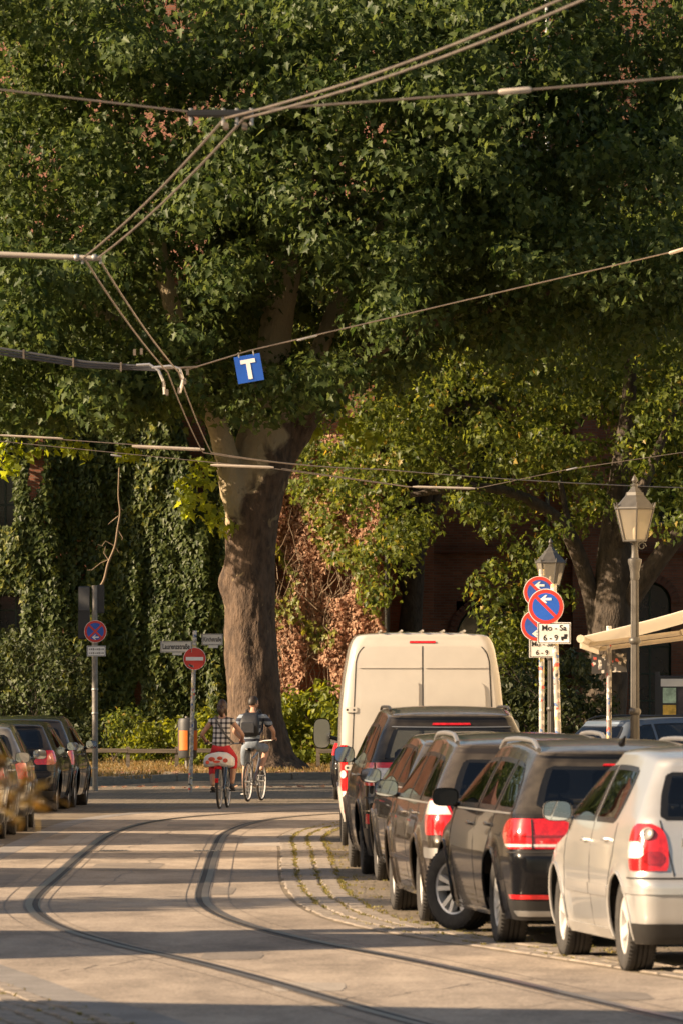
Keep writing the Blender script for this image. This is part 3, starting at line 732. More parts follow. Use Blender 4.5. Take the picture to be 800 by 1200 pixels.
c.patch('side_moulding', [(.475, 1.12, 2.06), (.49, 1.12, 2.07), (.535, 1.12, 2.07), (.55, 1.12, 2.06)], 'y', P_SILV, off=.014, n=10, mrows=5)
c.patch('sill_trim', [(.195, .38, 2.08), (.24, .37, 2.09), (.262, .37, 2.09)], 'y', P_SILV, off=.012, n=20, mrows=4)
c.seam([(1.10, .26), (1.09, .95)]); c.seam([(2.10, .28), (2.14, .70), (2.06, .95)]); c.seam([(.40, .55), (.22, .78), (.24, .96)])
c.handle(.98, .84) if False else c.handle(.50, .85); c.handle(1.28, .83); c.mirror(1.98, .98, w=.20, h=.14)
wp = MB(); wp.tube([c.pt(1.035, .0) + c.nrm(1.035, .0) * .03, c.pt(1.06, .2) + c.nrm(1.06, .2) * .03, c.pt(1.055, .42) + c.nrm(1.055, .42) * .02], [.014, .010, .006], 6); wp.build('rear_wiper', M_BLACK, c.root, True)
c.interior((.35, 1.25), M_SEATL); c.wheels('five', tw=.19)
ant = MB().tube([(0, .1, 1.455), (0, -.12, 1.60)], [.006, .003], 6).build('aerial', M_BLACK, c.root)
em = MB().lathe([(.001, .010), (.045, .010), (.052, .002), (.052, -.01)], 24, Matrix.Translation((0, c.yr(.93) - .004, .90)) @ Matrix.Rotation(math.pi / 2, 4, 'X')); em.build('emblem', M_CHROME, c.root, True)
put('badge_lettering', text_mesh('POLO', .075, .004, bold=.001), c.root, (-.40, c.yr(.845) + .03 - .012, .845), R(8)).data.materials.append(M_CHROME)
c.place((728, 1138), 656); CAR_A = c

# --- black estate
def estate(name, label, pm, group, W=.90, wb=2.64, wr=.325, Lr=.98, Lf=.86, H=1.48, lamps=True, rails=True, steer=0, style='ten', glass=M_GLD, railm=None, mirror_glass=None):
    c = hatch(name, label, W, wb, wr, Lr, Lf, H, pm, group, tw=.215, belt=.95, arch=.06, bow=.08,
              rear=[(.15, -Lr + .16), (.22, -Lr + .06), (.36, -Lr + .02), (.52, -Lr), (.66, -Lr + .005), (.70, -Lr + .04), (.82, -Lr + .05), (.92, -Lr + .08), (1.0, -Lr + .12), (1.28, -Lr + .36), (1.41, -Lr + .46)])
    c.glass('side_window', [(.965, -.62, .02), (.99, -.66, .04), (1.10, -.56, .05), (1.24, -.40, .05), (1.33, -.22, .05), (1.345, -.12, .05)], 'y', glass, n=14)
    c.glass('side_window', [(.965, .12, .92), (.98, .11, .96), (1.15, .11, .96), (1.33, .11, .96), (1.345, .11, .96)], 'y', glass, n=14)
    c.glass('side_window', [(.965, 1.02, 2.16), (.98, 1.01, 2.24), (1.06, 1.01, 2.18), (1.22, 1.01, 1.88), (1.33, 1.01, 1.62), (1.345, 1.01, 1.52)], 'y', glass, n=18)
    c.glass('rear_window', [(1.0, -.66, .66), (1.03, -.70, .70), (1.20, -.64, .64), (1.335, -.575, .575), (1.355, -.52, .52)], 'q', M_GLD, n=26, sides=(-1,), mrows=14)
    c.finish()
    c.seam([(1.0, .26), (.985, .95)]); c.seam([(2.30, .30), (2.34, .70), (2.22, .95)]); c.seam([(.48, .56), (.12, .82), (.10, .96)])
    c.patch('window_trim', [(.945, -.62, 2.24), (.957, -.64, 2.26)], 'y', M_RAILB, off=.008, n=50, mrows=3)
    c.handle(.28, .86); c.handle(1.20, .85); c.mirror(2.06, 1.0, w=.20, h=.14, glassm=mirror_glass)
    wp = MB(); wp.tube([c.pt(1.035, .0) + c.nrm(1.035, .0) * .03, c.pt(1.06, .2) + c.nrm(1.06, .2) * .03, c.pt(1.055, .42) + c.nrm(1.055, .42) * .02], [.014, .010, .006], 6); wp.build('rear_wiper', M_BLACK, c.root, True)
    c.interior((.30, 1.30)); c.wheels(style, steer, tw=.215)
    if rails:
        for sd in (-1, 1):
            xr = .62 * W; pts = []
            for k in range(15):
                t = k / 14; y = -Lr + .62 + t * 1.95; e = min(1, min(t, 1 - t) * 7)
                pts.append((sd * (xr + .035), y, H - .075 + .055 * math.sin(e * math.pi / 2) + .02 * math.sin(t * math.pi)))
            MB().tube(pts, .018, 8).build('roof_rail', railm or M_RAILB, c.root, True)
    return c
c = estate('parked_car', 'glossy black estate car with front wheels turned out and red wrap tail lamps', P_BLK, GR, steer=R(33), mirror_glass=M_FRIT)
for sd in (-1, 1):
    t = c.patch('tail_lamp', [(.70, .30, .98), (.73, .28, 1.10), (.80, .28, 1.20), (.86, .32, 1.17), (.90, .50, 1.06), (.915, .60, .96)], 'q', M_LRED, off=.009, sides=(sd,), n=22)[0]
    c.patch('light_bar', [(.715, .30, 1.03), (.735, .29, 1.08)], 'q', M_LCLR, off=.013, sides=(sd,), parent=t, n=18, mrows=4)
    c.patch('light_strip', [(.785, .30, 1.13), (.80, .30, 1.13)], 'q', M_LRED2, off=.013, sides=(sd,), parent=t, n=18, mrows=4)
    c.patch('lamp_gap', [(.70, .742, .752), (.91, .742, .752)], 'q', M_SEAM, off=.014, sides=(sd,), parent=t, n=3)
    c.patch('rear_reflector', [(.345, .50, 1.02), (.375, .48, 1.06)], 'q', M_LRED, off=.010, sides=(sd,), n=16, mrows=4)
    c.patch('exhaust_trim', [(.225, .50, .86), (.245, .48, .90), (.26, .48, .92)], 'q', M_RAILB, off=.012, sides=(sd,), n=14, mrows=4)
c.patch('lower_bumper', [(.195, -1.06, 1.06), (.25, -1.10, 1.10), (.30, -1.12, 1.12), (.335, -1.12, 1.12)], 'q', M_BLACK, off=.006, sides=(-1,), n=40, mrows=6)
c.patch('bumper_gap', [(.672, -1.1, 1.1), (.681, -1.1, 1.1)], 'q', M_SEAM, off=.003, sides=(-1,), n=44, mrows=3)
c.patch('sill_trim', [(.215, .42, 2.24), (.225, .42, 2.24)], 'y', M_CHROME, off=.010, n=20, mrows=3)
c.patch('number_plate', [(.47, -.26, .26), (.58, -.26, .26)], 'q', M_WHITE, off=.010, sides=(-1,), n=8, mrows=4)
c.patch('brake_strip', [(1.358, -.16, .16), (1.372, -.15, .15)], 'q', M_LRED, off=.012, sides=(-1,), n=8, mrows=3)
MB().tube([(0, -.45, 1.455), (0, -.52, 1.47), (0, -.60, 1.50)], [.03, .02, .008], 8).build('shark_fin', P_BLK, c.root, True)
c.place((579, 1105), 524); CAR_B = c
# --- brown grey estate
c = estate('parked_car', 'brown grey estate car with pale bumper strip ahead of the black estate', P_BRN, GR, W=.90, H=1.50, style='five', railm=M_RAILB, glass=M_GLD)
for sd in (-1, 1):
    t = c.patch('tail_lamp', [(.70, .70, 1.02), (.73, .68, 1.08), (.86, .70, 1.14), (.96, .74, 1.05), (.985, .78, .98)], 'q', M_LRED, off=.010, sides=(sd,), n=14)[0]
    c.patch('reversing_lens', [(.86, .72, 1.10), (.94, .76, 1.03), (.97, .80, .97)], 'q', M_LCLR, off=.014, sides=(sd,), parent=t, n=10, mrows=6)
c.patch('bumper_strip', [(.52, -1.18, 1.18), (.535, -1.2, 1.2), (.585, -1.2, 1.2), (.60, -1.18, 1.18)], 'q', M_RAILB, off=.010, sides=(-1,), n=44, mrows=5)
c.patch('lower_bumper', [(.195, -1.06, 1.06), (.25, -1.10, 1.10), (.36, -1.12, 1.12)], 'q', M_BLACK, off=.006, sides=(-1,), n=40, mrows=6)
c.patch('side_moulding', [(.46, .40, 2.28), (.475, .40, 2.3), (.50, .40, 2.28)], 'y', P_BRN, off=.014, n=20, mrows=4)
c.place((491, 1079), 459); CAR_C = c
# --- dark saloon-like hatchback beyond
c = estate('parked_car', 'dark grey car with pale chrome window trim between the brown estate and the black off-roader', P_DKG, GR, W=.88, H=1.46, rails=False, style='five')
for sd in (-1, 1): c.patch('tail_lamp', [(.72, .66, 1.02), (.84, .66, 1.12), (.92, .72, 1.0)], 'q', M_LRED, off=.010, sides=(sd,), n=12)
MB().tube([(-.50, -.60, .04), (-.50, -1.0, .27)], .01, 6) 
c.place((462, 1041), 440); CAR_D = c
# --- black off-roader
c = hatch('parked_car', 'tall black off-road car with clear and red tail lamps parked behind the white van', .92, 2.69, .355, .92, .92, 1.70, P_BLK, GR, tw=.235, belt=1.10, arch=.06, bow=.07, kp=.06,
          rear=[(.20, -.72), (.30, -.84), (.45, -.90), (.62, -.92), (.74, -.91), (.80, -.85), (.95, -.83), (1.08, -.80), (1.18, -.77), (1.50, -.52), (1.63, -.46)],
          front=[(.2, 3.4), (.35, 3.58), (.6, 3.61), (.80, 3.52), (.92, 3.30), (1.02, 2.9), (1.10, 2.74), (1.16, 2.62), (1.40, 2.22), (1.64, 1.84)])
c.w = prof([(a, b * .92) for a, b in [(.2, .90), (.32, .955), (.5, .985), (.72, 1.0), (.92, .99), (1.06, .955), (1.14, .925), (1.40, .82), (1.62, .71), (1.75, .66)]], .05)
c.glass('side_window', [(1.12, -.50, .08), (1.14, -.56, .10), (1.26, -.46, .10), (1.42, -.28, .10), (1.50, -.14, .10), (1.515, -.06, .10)], 'y', M_GLD, n=14)
c.glass('side_window', [(1.11, .18, .98), (1.13, .17, 1.0), (1.30, .17, 1.0), (1.51, .17, 1.0), (1.525, .17, 1.0)], 'y', M_GLD, n=14)
c.glass('side_window', [(1.10, 1.08, 2.20), (1.12, 1.07, 2.26), (1.22, 1.07, 2.16), (1.40, 1.07, 1.88), (1.51, 1.07, 1.66), (1.525, 1.07, 1.58)], 'y', M_GLD, n=16)
c.glass('rear_window', [(1.17, -.66, .66), (1.20, -.72, .72), (1.38, -.66, .66), (1.52, -.60, .60), (1.54, -.55, .55)], 'q', M_GLD, n=26, sides=(-1,), mrows=14)
c.finish()
c.seam([(1.03, .34), (1.02, 1.09)]); c.seam([(2.32, .36), (2.36, .8), (2.24, 1.08)]); c.seam([(.50, .6), (.16, .9), (.14, 1.10)])
c.handle(.30, 1.0); c.handle(1.22, .99); c.mirror(2.10, 1.16, w=.21, h=.17)
for sd in (-1, 1):
    t = c.patch('tail_lamp', [(.90, .55, 1.02), (.93, .50, 1.10), (1.02, .50, 1.18), (1.10, .54, 1.20), (1.135, .60, 1.14)], 'q', M_LRED, off=.012, sides=(sd,), n=18)[0]
    c.patch('clear_lens', [(.965, .56, .80), (.98, .55, .80), (1.06, .56, .80), (1.075, .58, .80)], 'q', M_LCLR, off=.016, sides=(sd,), parent=t, n=8, mrows=5)
    c.patch('clear_lens', [(.965, .84, 1.0), (.98, .84, 1.02), (1.06, .84, 1.04), (1.075, .84, 1.02)], 'q', M_LCLR, off=.016, sides=(sd,), parent=t, n=8, mrows=5)
    c.patch('lamp_gap', [(.90, .815, .827), (1.13, .815, .827)], 'q', M_SEAM, off=.017, sides=(sd,), parent=t, n=3)
    c.patch('rear_reflector', [(.52, .76, .98), (.62, .74, .98)], 'q', M_LRED, off=.012, sides=(sd,), n=10, mrows=5)
    c.patch('bumper_chrome', [(.645, .62, 1.16), (.655, .62, 1.16)], 'q', M_CHROME, off=.012, sides=(sd,), n=14, mrows=3)
c.patch('lower_bumper', [(.20, -1.06, 1.06), (.28, -1.14, 1.14), (.44, -1.18, 1.18), (.47, -1.18, 1.18)], 'q', M_BLACK, off=.008, sides=(-1,), n=44, mrows=6)
c.patch('brake_strip', [(1.575, -.20, .20), (1.597, -.19, .19)], 'q', M_LRED, off=.012, sides=(-1,), n=10, mrows=3)
c.patch('spoiler_trim', [(1.545, -.62, .62), (1.553, -.61, .61)], 'q', M_RAILB, off=.012, sides=(-1,), n=20, mrows=3)
c.patch('bumper_gap', [(.775, -1.1, 1.1), (.785, -1.1, 1.1)], 'q', M_SEAM, off=.003, sides=(-1,), n=44, mrows=3)
c.interior((.3, 1.3)); c.wheels('five', tw=.235)
for sd in (-1, 1):
    MB().tube([(sd * .60, -.25 + k * .15, 1.655 + .035 * math.sin(min(1, min(k, 13 - k) / 2) * 1.57)) for k in range(14)], .015, 6).build('roof_rail', M_BLACK, c.root, True)
c.place((423, 1024), 409); CAR_E = c
# --- white panel van
vw = [(.25, .90), (.45, .95), (.75, .985), (1.2, 1.0), (1.7, .985), (2.1, .945), (2.45, .885), (2.56, .85), (2.62, .80)]
c = Car('panel_van', 'tall white panel van seen from behind with plain double rear doors', .995, 3.66, .345, [(.25, -1.10), (.36, -1.16), (.52, -1.17), (.62, -1.10), (1.2, -1.085), (1.8, -1.05), (2.3, -.985), (2.5, -.95), (2.6, -.90)],
        [(.25, 4.5), (.4, 4.62), (.75, 4.62), (1.0, 4.45), (1.25, 4.05), (1.4, 3.85), (2.0, 3.35), (2.4, 2.9), (2.6, 2.5)], vw, .30, 2.60, P_WHT, rc=((0, .09), (.7, .10), (2.2, .11), (2.6, .13)), group=GR, bow=.03, crown=.05, arch=.02, kp=.03, tw=.225, beltz=1.9, ns=90, nz=64)
c.glass('side_window', [(1.30, 2.6, 3.4), (1.34, 2.55, 3.5), (1.6, 2.55, 3.35), (1.85, 2.55, 3.1), (1.88, 2.6, 3.0)], 'y', M_GLD, n=14)
c.finish()
c.patch('door_gap', [(.62, -.006, .006), (2.50, -.005, .005)], 'q', M_SEAM, off=.003, sides=(-1,), n=3, mrows=30)
for sd in (-1, 1):
    d = c.patch('rear_door', [(.64, .012, .83), (.70, .012, .87), (2.30, .012, .80), (2.42, .012, .765), (2.475, .012, .70), (2.495, .012, .60)], 'q', P_WHT, off=.006, sides=(sd,), n=24, mrows=40)[0]
    c.patch('door_gap', [(.62, .872, .884), (.70, .878, .889), (2.30, .808, .820), (2.42, .775, .787), (2.49, .71, .725)], 'q', M_SEAM, off=.003, sides=(sd,), n=3, mrows=40)
    c.patch('pressed_panel', [(1.10, .06, .76), (1.14, .05, .79), (1.96, .05, .755), (2.01, .05, .735), (2.03, .06, .70)], 'q', P_WHT, off=.021, sides=(sd,), n=16, mrows=24, parent=d)
    c.patch('pressed_rib', [(2.215, .03, .77), (2.222, .03, .775), (2.230, .03, .77)], 'q', P_WHT, off=.018, sides=(sd,), n=16, mrows=4, parent=d)
    for z in (.95, 1.66):
        h_ = c.patch('hinge', [(z, .81, .93), (z + .012, .80, .945), (z + .055, .80, .945), (z + .067, .81, .93)], 'q', P_WHT, off=.022, sides=(sd,), n=8, mrows=5, parent=d)[0]
        c.patch('hinge_bolt', [(z + .02, .905, .925), (z + .045, .905, .925)], 'q', M_SEAM, off=.025, sides=(sd,), n=3, mrows=3, parent=d)
        c.patch('hinge_bolt', [(z + .02, .83, .85), (z + .045, .83, .85)], 'q', M_SEAM, off=.025, sides=(sd,), n=3, mrows=3, parent=d)
    t = c.patch('tail_lamp', [(.70, .925, 1.02), (.72, .918, 1.03), (1.22, .915, 1.025), (1.26, .925, 1.01)], 'q', M_LRED, off=.014, sides=(sd,), n=8, mrows=16)[0]
    for z in (.90, 1.18):
        p = c.pt(z, .965); n_ = c.nrm(z, .965); Mx = Matrix.Translation(p + n_ * .016) @ n_.to_track_quat('Z', 'Y').to_matrix().to_4x4()
        rg = MB().lathe([(.050, -.004), (.048, .006), (.034, .008), (.030, .003), (.014, .003), (.012, .008), (.001, .008)], 18, Mx)
        if sd > 0: rg.v = [(-a, b, e) for a, b, e in rg.v]
        rg.build('round_lens', M_LCLR, t, True)
    c.patch('bumper_corner', [(.36, .80, 1.10), (.40, .78, 1.15), (.60, .80, 1.15), (.62, .82, 1.12)], 'q', M_BLACK, off=.012, sides=(sd,), n=12, mrows=6)
    c.patch('number_tag', [(.635, .93, 1.07), (.69, .93, 1.07)], 'q', M_LCLR, off=.016, sides=(sd,), n=6, mrows=4)
    c.patch('reflector', [(.42, .97, 1.05), (.46, .97, 1.05)], 'q', M_LRED, off=.018, sides=(sd,), n=5, mrows=4)
c.patch('brake_strip', [(2.535, -.16, .16), (2.56, -.155, .155)], 'q', M_LRED, off=.012, sides=(-1,), n=10, mrows=4)
c.patch('number_plate', [(.80, -.62, -.12), (.90, -.62, -.12)], 'q', M_WHITE, off=.024, sides=(-1,), n=6, mrows=4)
c.mirror(3.25, 1.35, M_BLACK, w=.22, h=.40, out=.20)
for k in range(5): MB().box((-.5 + .25 * k, .2, 2.665), (.03, 2.2, .03), ch=.008).build('roof_rib', P_WHT, c.root)
c.seam([(2.45, .36), (2.45, 2.0)]); c.handle(2.6, 1.1, M_BLACK)
c.wheels('steel', tw=.225); c.place((400, 991), 398.5); CAR_F = c; c.root.scale = (1, 1, .968)
# --- dark car standing ahead of the van, only its rear corner shows
c = hatch('parked_car', 'black hatchback ahead of the white van with only its rear corner showing', .86, 2.5, .31, .72, .8, 1.47, P_BLK, GR, tw=.195)
c.glass('rear_window', [(1.00, -.60, .60), (1.03, -.64, .64), (1.20, -.60, .60), (1.335, -.545, .545), (1.355, -.50, .50)], 'q', M_GLD, n=20, sides=(-1,))
c.glass('side_window', [(.965, .30, 2.0), (.98, .24, 2.1), (1.2, .24, 1.75), (1.33, .34, 1.4)], 'y', M_GLD, n=18); c.finish()
for sd in (-1, 1): c.patch('tail_lamp', [(.78, .62, .90), (.82, .60, .94), (1.0, .62, .92)], 'q', M_LRED, off=.010, sides=(sd,), n=12)
c.mirror(1.9, .98); c.wheels('five', tw=.195); c.place((391, 937), 401); CAR_G = c

# --- left-hand row
def simple_hatch(label, pm, group, H=1.45, W=.84, wb=2.48, lamp=((.70, .62, .92), (.80, .60, .96), (.90, .64, .92), (.95, .70, .85)), rw=True, glass=M_GLD, Lr=.70, style='five', lampm=None):
    c = hatch('parked_car', label, W, wb, .305, Lr, .80, H, pm, group, tw=.195)
    c.glass('side_window', [(.965, .26, 1.0), (.98, .20, 1.04), (1.2, .20, 1.04), (1.32, .30, 1.04)], 'y', glass, n=14)
    c.glass('side_window', [(.965, 1.12, 2.0), (.98, 1.10, 2.1), (1.2, 1.10, 1.75), (1.32, 1.10, 1.46)], 'y', glass, n=14)
    c.glass('rear_window', [(.99, -.58, .58), (1.02, -.64, .64), (1.20, -.60, .60), (1.335, -.545, .545), (1.35, -.50, .50)], 'q', glass, n=24, sides=(-1,)); c.finish()
    for sd in (-1, 1): c.patch('tail_lamp', lamp, 'q', lampm or M_LRED, off=.012, sides=(sd,), n=14)
    c.patch('bumper_gap', [(.63, -1.05, 1.05), (.638, -1.05, 1.05)], 'q', M_SEAM, off=.003, sides=(-1,), n=40, mrows=3)
    c.patch('lower_bumper', [(.195, -1.02, 1.02), (.25, -1.06, 1.06), (.33, -1.08, 1.08)], 'q', M_BLACK, off=.006, sides=(-1,), n=40, mrows=5)
    c.patch('number_plate', [(.48, -.26, .26), (.59, -.26, .26)], 'q', M_WHITE, off=.012, sides=(-1,), n=8, mrows=4)
    c.patch('brake_strip', [(1.362, -.14, .14), (1.378, -.13, .13)], 'q', M_LRED, off=.012, sides=(-1,), n=8, mrows=3)
    c.seam([(1.06, .26), (1.06, .95)]); c.seam([(2.12, .3), (2.14, .7), (2.06, .95)]); c.seam([(.42, .55), (.2, .8), (.22, .96)])
    c.handle(.46, .86); c.handle(1.28, .85); c.mirror(1.96, .98); c.interior((.3, 1.25)); c.wheels(style, tw=.195)
    return c
c = simple_hatch('silver hatchback parked behind the mid grey car across the tram track', P_SILV, GL_, 1.50); c.place((7, 983), 20, 1)
P_MID = paint('mid_grey_paint', (.22, .205, .18), .3, .4)
c = simple_hatch('mid grey car squeezed ahead of the silver hatchback across the tram track', P_MID, GL_, 1.46); c.place((33, 974), 40, 1)
c = simple_hatch('small black hatchback with rounded red tail lamps near the grey sign post', P_BLK, GL_, 1.43, lamp=((.74, .54, .82), (.77, .50, .92), (.86, .50, .98), (.93, .56, .95), (.965, .64, .86)), Lr=.72); c.place((68, 951), 82, 1)
c = simple_hatch('dark brown car parked ahead of the small black hatchback', P_BRN, GL_, 1.50); c.place((89, 946.3), 103, 1)
# --- blue grey estate beyond the lamp posts
c = estate('parked_car', 'blue grey estate car parked askew behind the lamp post and sticker covered pole', P_BLU, None, W=.87, H=1.47, rails=True, railm=M_BLACK, style='seven', glass=M_GL)
for sd in (-1, 1): c.patch('tail_lamp', [(.66, .72, .98), (.90, .72, 1.02), (.96, .76, .96)], 'q', M_LRED, off=.010, sides=(sd,), n=10)
c.root.location = (4.95, 112.0, 0.0); c.root.rotation_euler = (0, 0, -R(52))
# ------------------------------------------------------------------ buildings
def brick_mat(name, c1, c2, mortar, sc=1.0, rot=None):
    m = bpy.data.materials.new(name); m.use_nodes = True; MATS[name] = m
    N = m.node_tree.nodes; L = m.node_tree.links; b = N['Principled BSDF']; b.inputs['Roughness'].default_value = .9
    tc = N.new('ShaderNodeTexCoord'); sx = N.new('ShaderNodeSeparateXYZ'); L.new(tc.outputs['Object'], sx.inputs[0])
    ad = N.new('ShaderNodeMath'); L.new(sx.outputs[0], ad.inputs[0]); L.new(sx.outputs[1], ad.inputs[1])
    cb = N.new('ShaderNodeCombineXYZ'); L.new(ad.outputs[0], cb.inputs[0]); L.new(sx.outputs[2], cb.inputs[1])
    bt = N.new('ShaderNodeTexBrick'); L.new(cb.outputs[0], bt.inputs['Vector']); bt.inputs['Scale'].default_value = sc
    bt.inputs['Brick Width'].default_value = .26; bt.inputs['Row Height'].default_value = .08; bt.inputs['Mortar Size'].default_value = .009
    bt.inputs['Color1'].default_value = (*c1, 1); bt.inputs['Color2'].default_value = (*c2, 1); bt.inputs['Mortar'].default_value = (*mortar, 1)
    nz = N.new('ShaderNodeTexNoise'); nz.inputs['Scale'].default_value = .8; nz.inputs['Detail'].default_value = 7; L.new(tc.outputs['Object'], nz.inputs['Vector'])
    cr = N.new('ShaderNodeValToRGB'); cr.color_ramp.elements[0].position = .3; cr.color_ramp.elements[1].position = .7; cr.color_ramp.elements[0].color = (.5, .46, .42, 1); cr.color_ramp.elements[1].color = (1.05, 1, .95, 1); L.new(nz.outputs[0], cr.inputs[0])
    mx = N.new('ShaderNodeMix'); mx.data_type = 'RGBA'; mx.blend_type = 'MULTIPLY'; mx.inputs['Factor'].default_value = .8; L.new(bt.outputs['Color'], mx.inputs['A']); L.new(cr.outputs[0], mx.inputs['B']); L.new(mx.outputs['Result'], b.inputs['Base Color'])
    bp = N.new('ShaderNodeBump'); bp.inputs['Distance'].default_value = .012; bp.inputs['Strength'].default_value = .8; bp.invert = True; L.new(bt.outputs['Fac'], bp.inputs['Height']); L.new(bp.outputs[0], b.inputs['Normal'])
    return m
M_BRICK = brick_mat('church_brick', (.22, .085, .05), (.32, .125, .072), (.20, .16, .12))
M_BRICKD = brick_mat('arch_brick', (.16, .062, .040), (.22, .085, .05), (.15, .12, .09))
M_SAND = mat('sandstone', (.30, .25, .19), .85, var=.25, scale=3, bump=.004)
M_FRAMEG = mat('green_window_frame', (.035, .060, .045), .5)
M_PANE = mat('dark_pane', (.018, .022, .026), .06, 0, .3, 2, spec=.7)
M_ROOF = mat('roof_tiles', (.20, .085, .05), .8, var=.3, scale=3, bump=.02, bscale=14)
M_PLAST = [mat('cream_plaster', (.66, .58, .44), .9, var=.08, scale=1), mat('ochre_plaster', (.60, .47, .29), .9, var=.08, scale=1), mat('white_plaster', (.74, .70, .62), .9, var=.06, scale=1)]
M_PIPE = mat('zinc_pipe', (.22, .23, .23), .5, .5, .15, 5)

def wall_with_holes(name, x0, x1, y, z0, z1, holes, m, parent, depth=.45):
    """a wall facing -y with arched openings: holes are (cx, half width, sill z, spring z)"""
    b = MB(); xs = sorted(set([x0, x1] + [h[0] - h[1] for h in holes] + [h[0] + h[1] for h in holes]))
    for a, c in zip(xs[:-1], xs[1:]):
        mid = (a + c) / 2; hs = sorted([h for h in holes if abs(mid - h[0]) < h[1]], key=lambda h: h[2])
        zc = z0
        for h in hs:
            if h[2] > zc: b.add([(a, y, zc), (c, y, zc), (c, y, h[2]), (a, y, h[2])], [(0, 1, 2, 3)])
            n = 14; arc = [(h[0] + h[1] * math.cos(math.pi - math.pi * k / n), h[3] + h[1] * math.sin(math.pi * k / n)) for k in range(n + 1)]
            top = h[3] + h[1] + .05
            for k in range(n): b.add([(arc[k][0], y, arc[k][1]), (arc[k + 1][0], y, arc[k + 1][1]), (arc[k + 1][0], y, top), (arc[k][0], y, top)], [(0, 1, 2, 3)])
            loop = [(h[0] - h[1], h[2])] + arc + [(h[0] + h[1], h[2])]
            for k in range(len(loop)):
                p, q = loop[k], loop[(k + 1) % len(loop)]
                b.add([(p[0], y, p[1]), (q[0], y, q[1]), (q[0], y + depth, q[1]), (p[0], y + depth, p[1])], [(0, 1, 2, 3)])
            zc = top
        b.add([(a, y, zc), (c, y, zc), (c, y, z1), (a, y, z1)], [(0, 1, 2, 3)])
    return b.build(name, m, parent, fix=False)
def arched_window(parent, cx, hw, zs, zsp, y, depth=.34, bars=2, ring=True, frame=None):
    """frame, glass and mullions set back in the opening; a ring of arch bricks round it"""
    frame = frame or M_FRAMEG
    w = MB(); n = 14; arc = [(cx + hw * math.cos(math.pi - math.pi * k / n), zsp + hw * math.sin(math.pi * k / n)) for k in range(n + 1)]
    loop = [(cx - hw, zs)] + arc + [(cx + hw, zs)]
    w.tube([(p[0], y + depth, p[1]) for p in loop + [loop[0]]], .06, 4); o = w.build('window', frame, parent)
    g_ = MB(); g_.add([(p[0], y + depth + .03, p[1]) for p in loop], [tuple(range(len(loop)))]); g_.build('pane', M_PANE, o)
    for k in range(1, bars + 1):
        x = cx - hw + 2 * hw * k / (bars + 1); MB().box((x, y + depth - .01, (zs + zsp + hw * .8) / 2), (.05, .06, zsp + hw * .8 - zs)).build('mullion', frame, o)
    z = zs + .8
    while z < zsp: MB().box((cx, y + depth - .012, z), (2 * hw, .05, .045)).build('glazing_bar', frame, o); z += .8
    if ring:
        N_ = max(9, int(math.pi * (hw + .12) / .16))
        for k in range(N_):
            a = math.pi * (k + .5) / N_; rr = hw + .13; b = MB(); Mx = Matrix.Rotation(-(math.pi / 2 - a) * -1 - math.pi / 2 * 0, 3, 'Y')
            b.box((0, 0, 0), (.25, .10, math.pi * rr / N_ - .012)); oo = b.build('arch_brick', M_BRICKD, o); oo.location = (cx + rr * math.cos(a), y - .02, zsp + rr * math.sin(a)); oo.rotation_euler = (0, -a, 0)
        MB().box((cx, y - .03, zs - .06), (2 * hw + .3, .2, .12)).build('sill', M_SAND, o)
    return o
# the church behind the trees
CH = 190.0
ch = thing('church', 'tall red brick church behind the trees with round arched windows', 'church', (0, 0, 0))
holes = [(4.45, 1.05, .9, 3.55), (9.15, .62, .9, 4.6), (12.2, .62, .9, 4.6), (16.5, 1.05, .9, 3.55), (9.3, .6, 7.0, 9.6), (4.45, .6, 7.6, 9.8), (13.3, .6, 7.0, 9.6), (.2, .6, 13, 16), (5.5, .9, 13.5, 17.5), (10.5, .9, 13.5, 17.5)]
wall_with_holes('wall', -16.0, 26, CH, -.1, 31, holes, M_BRICK, ch, 1.1)
MB().add([(-16, CH, -.1), (-16, CH, 31), (-16, CH + 16, 31), (-16, CH + 16, -.1)], [(0, 1, 2, 3)]).build('side_wall', M_BRICK, ch, fix=False)
MB().box((5, CH + 8, 31.3), (43, 17, .6)).build('roof', M_ROOF, ch)
for h in holes: arched_window(ch, h[0], h[1], h[2], h[3], CH, depth=.9 if h[1] > 1 else .34, bars=1 if h[1] < .8 else 2)
for z, d_ in ((.55, .16), (6.2, .14), (12.2, .16), (20, .18)): MB().box((11.5, CH - d_ / 2, z), (29, d_, .22 if z > 1 else 1.2)).build('cornice', M_BRICKD if z > 1 else M_SAND, ch)
for x in (2.35, 7.2, 14.6, 19.4): MB().box((x, CH - .35, 6.5), (.75, .7, 13.2)).build('buttress', M_BRICK, ch)
MB().tube([(1.35, CH - .12, 0), (1.35, CH - .12, 24)], .085, 10).build('downpipe', M_PIPE, ch)
MB().tube([(6.1, CH - .12, 0), (6.1, CH - .12, 24)], .07, 10).build('downpipe', M_PIPE, ch)
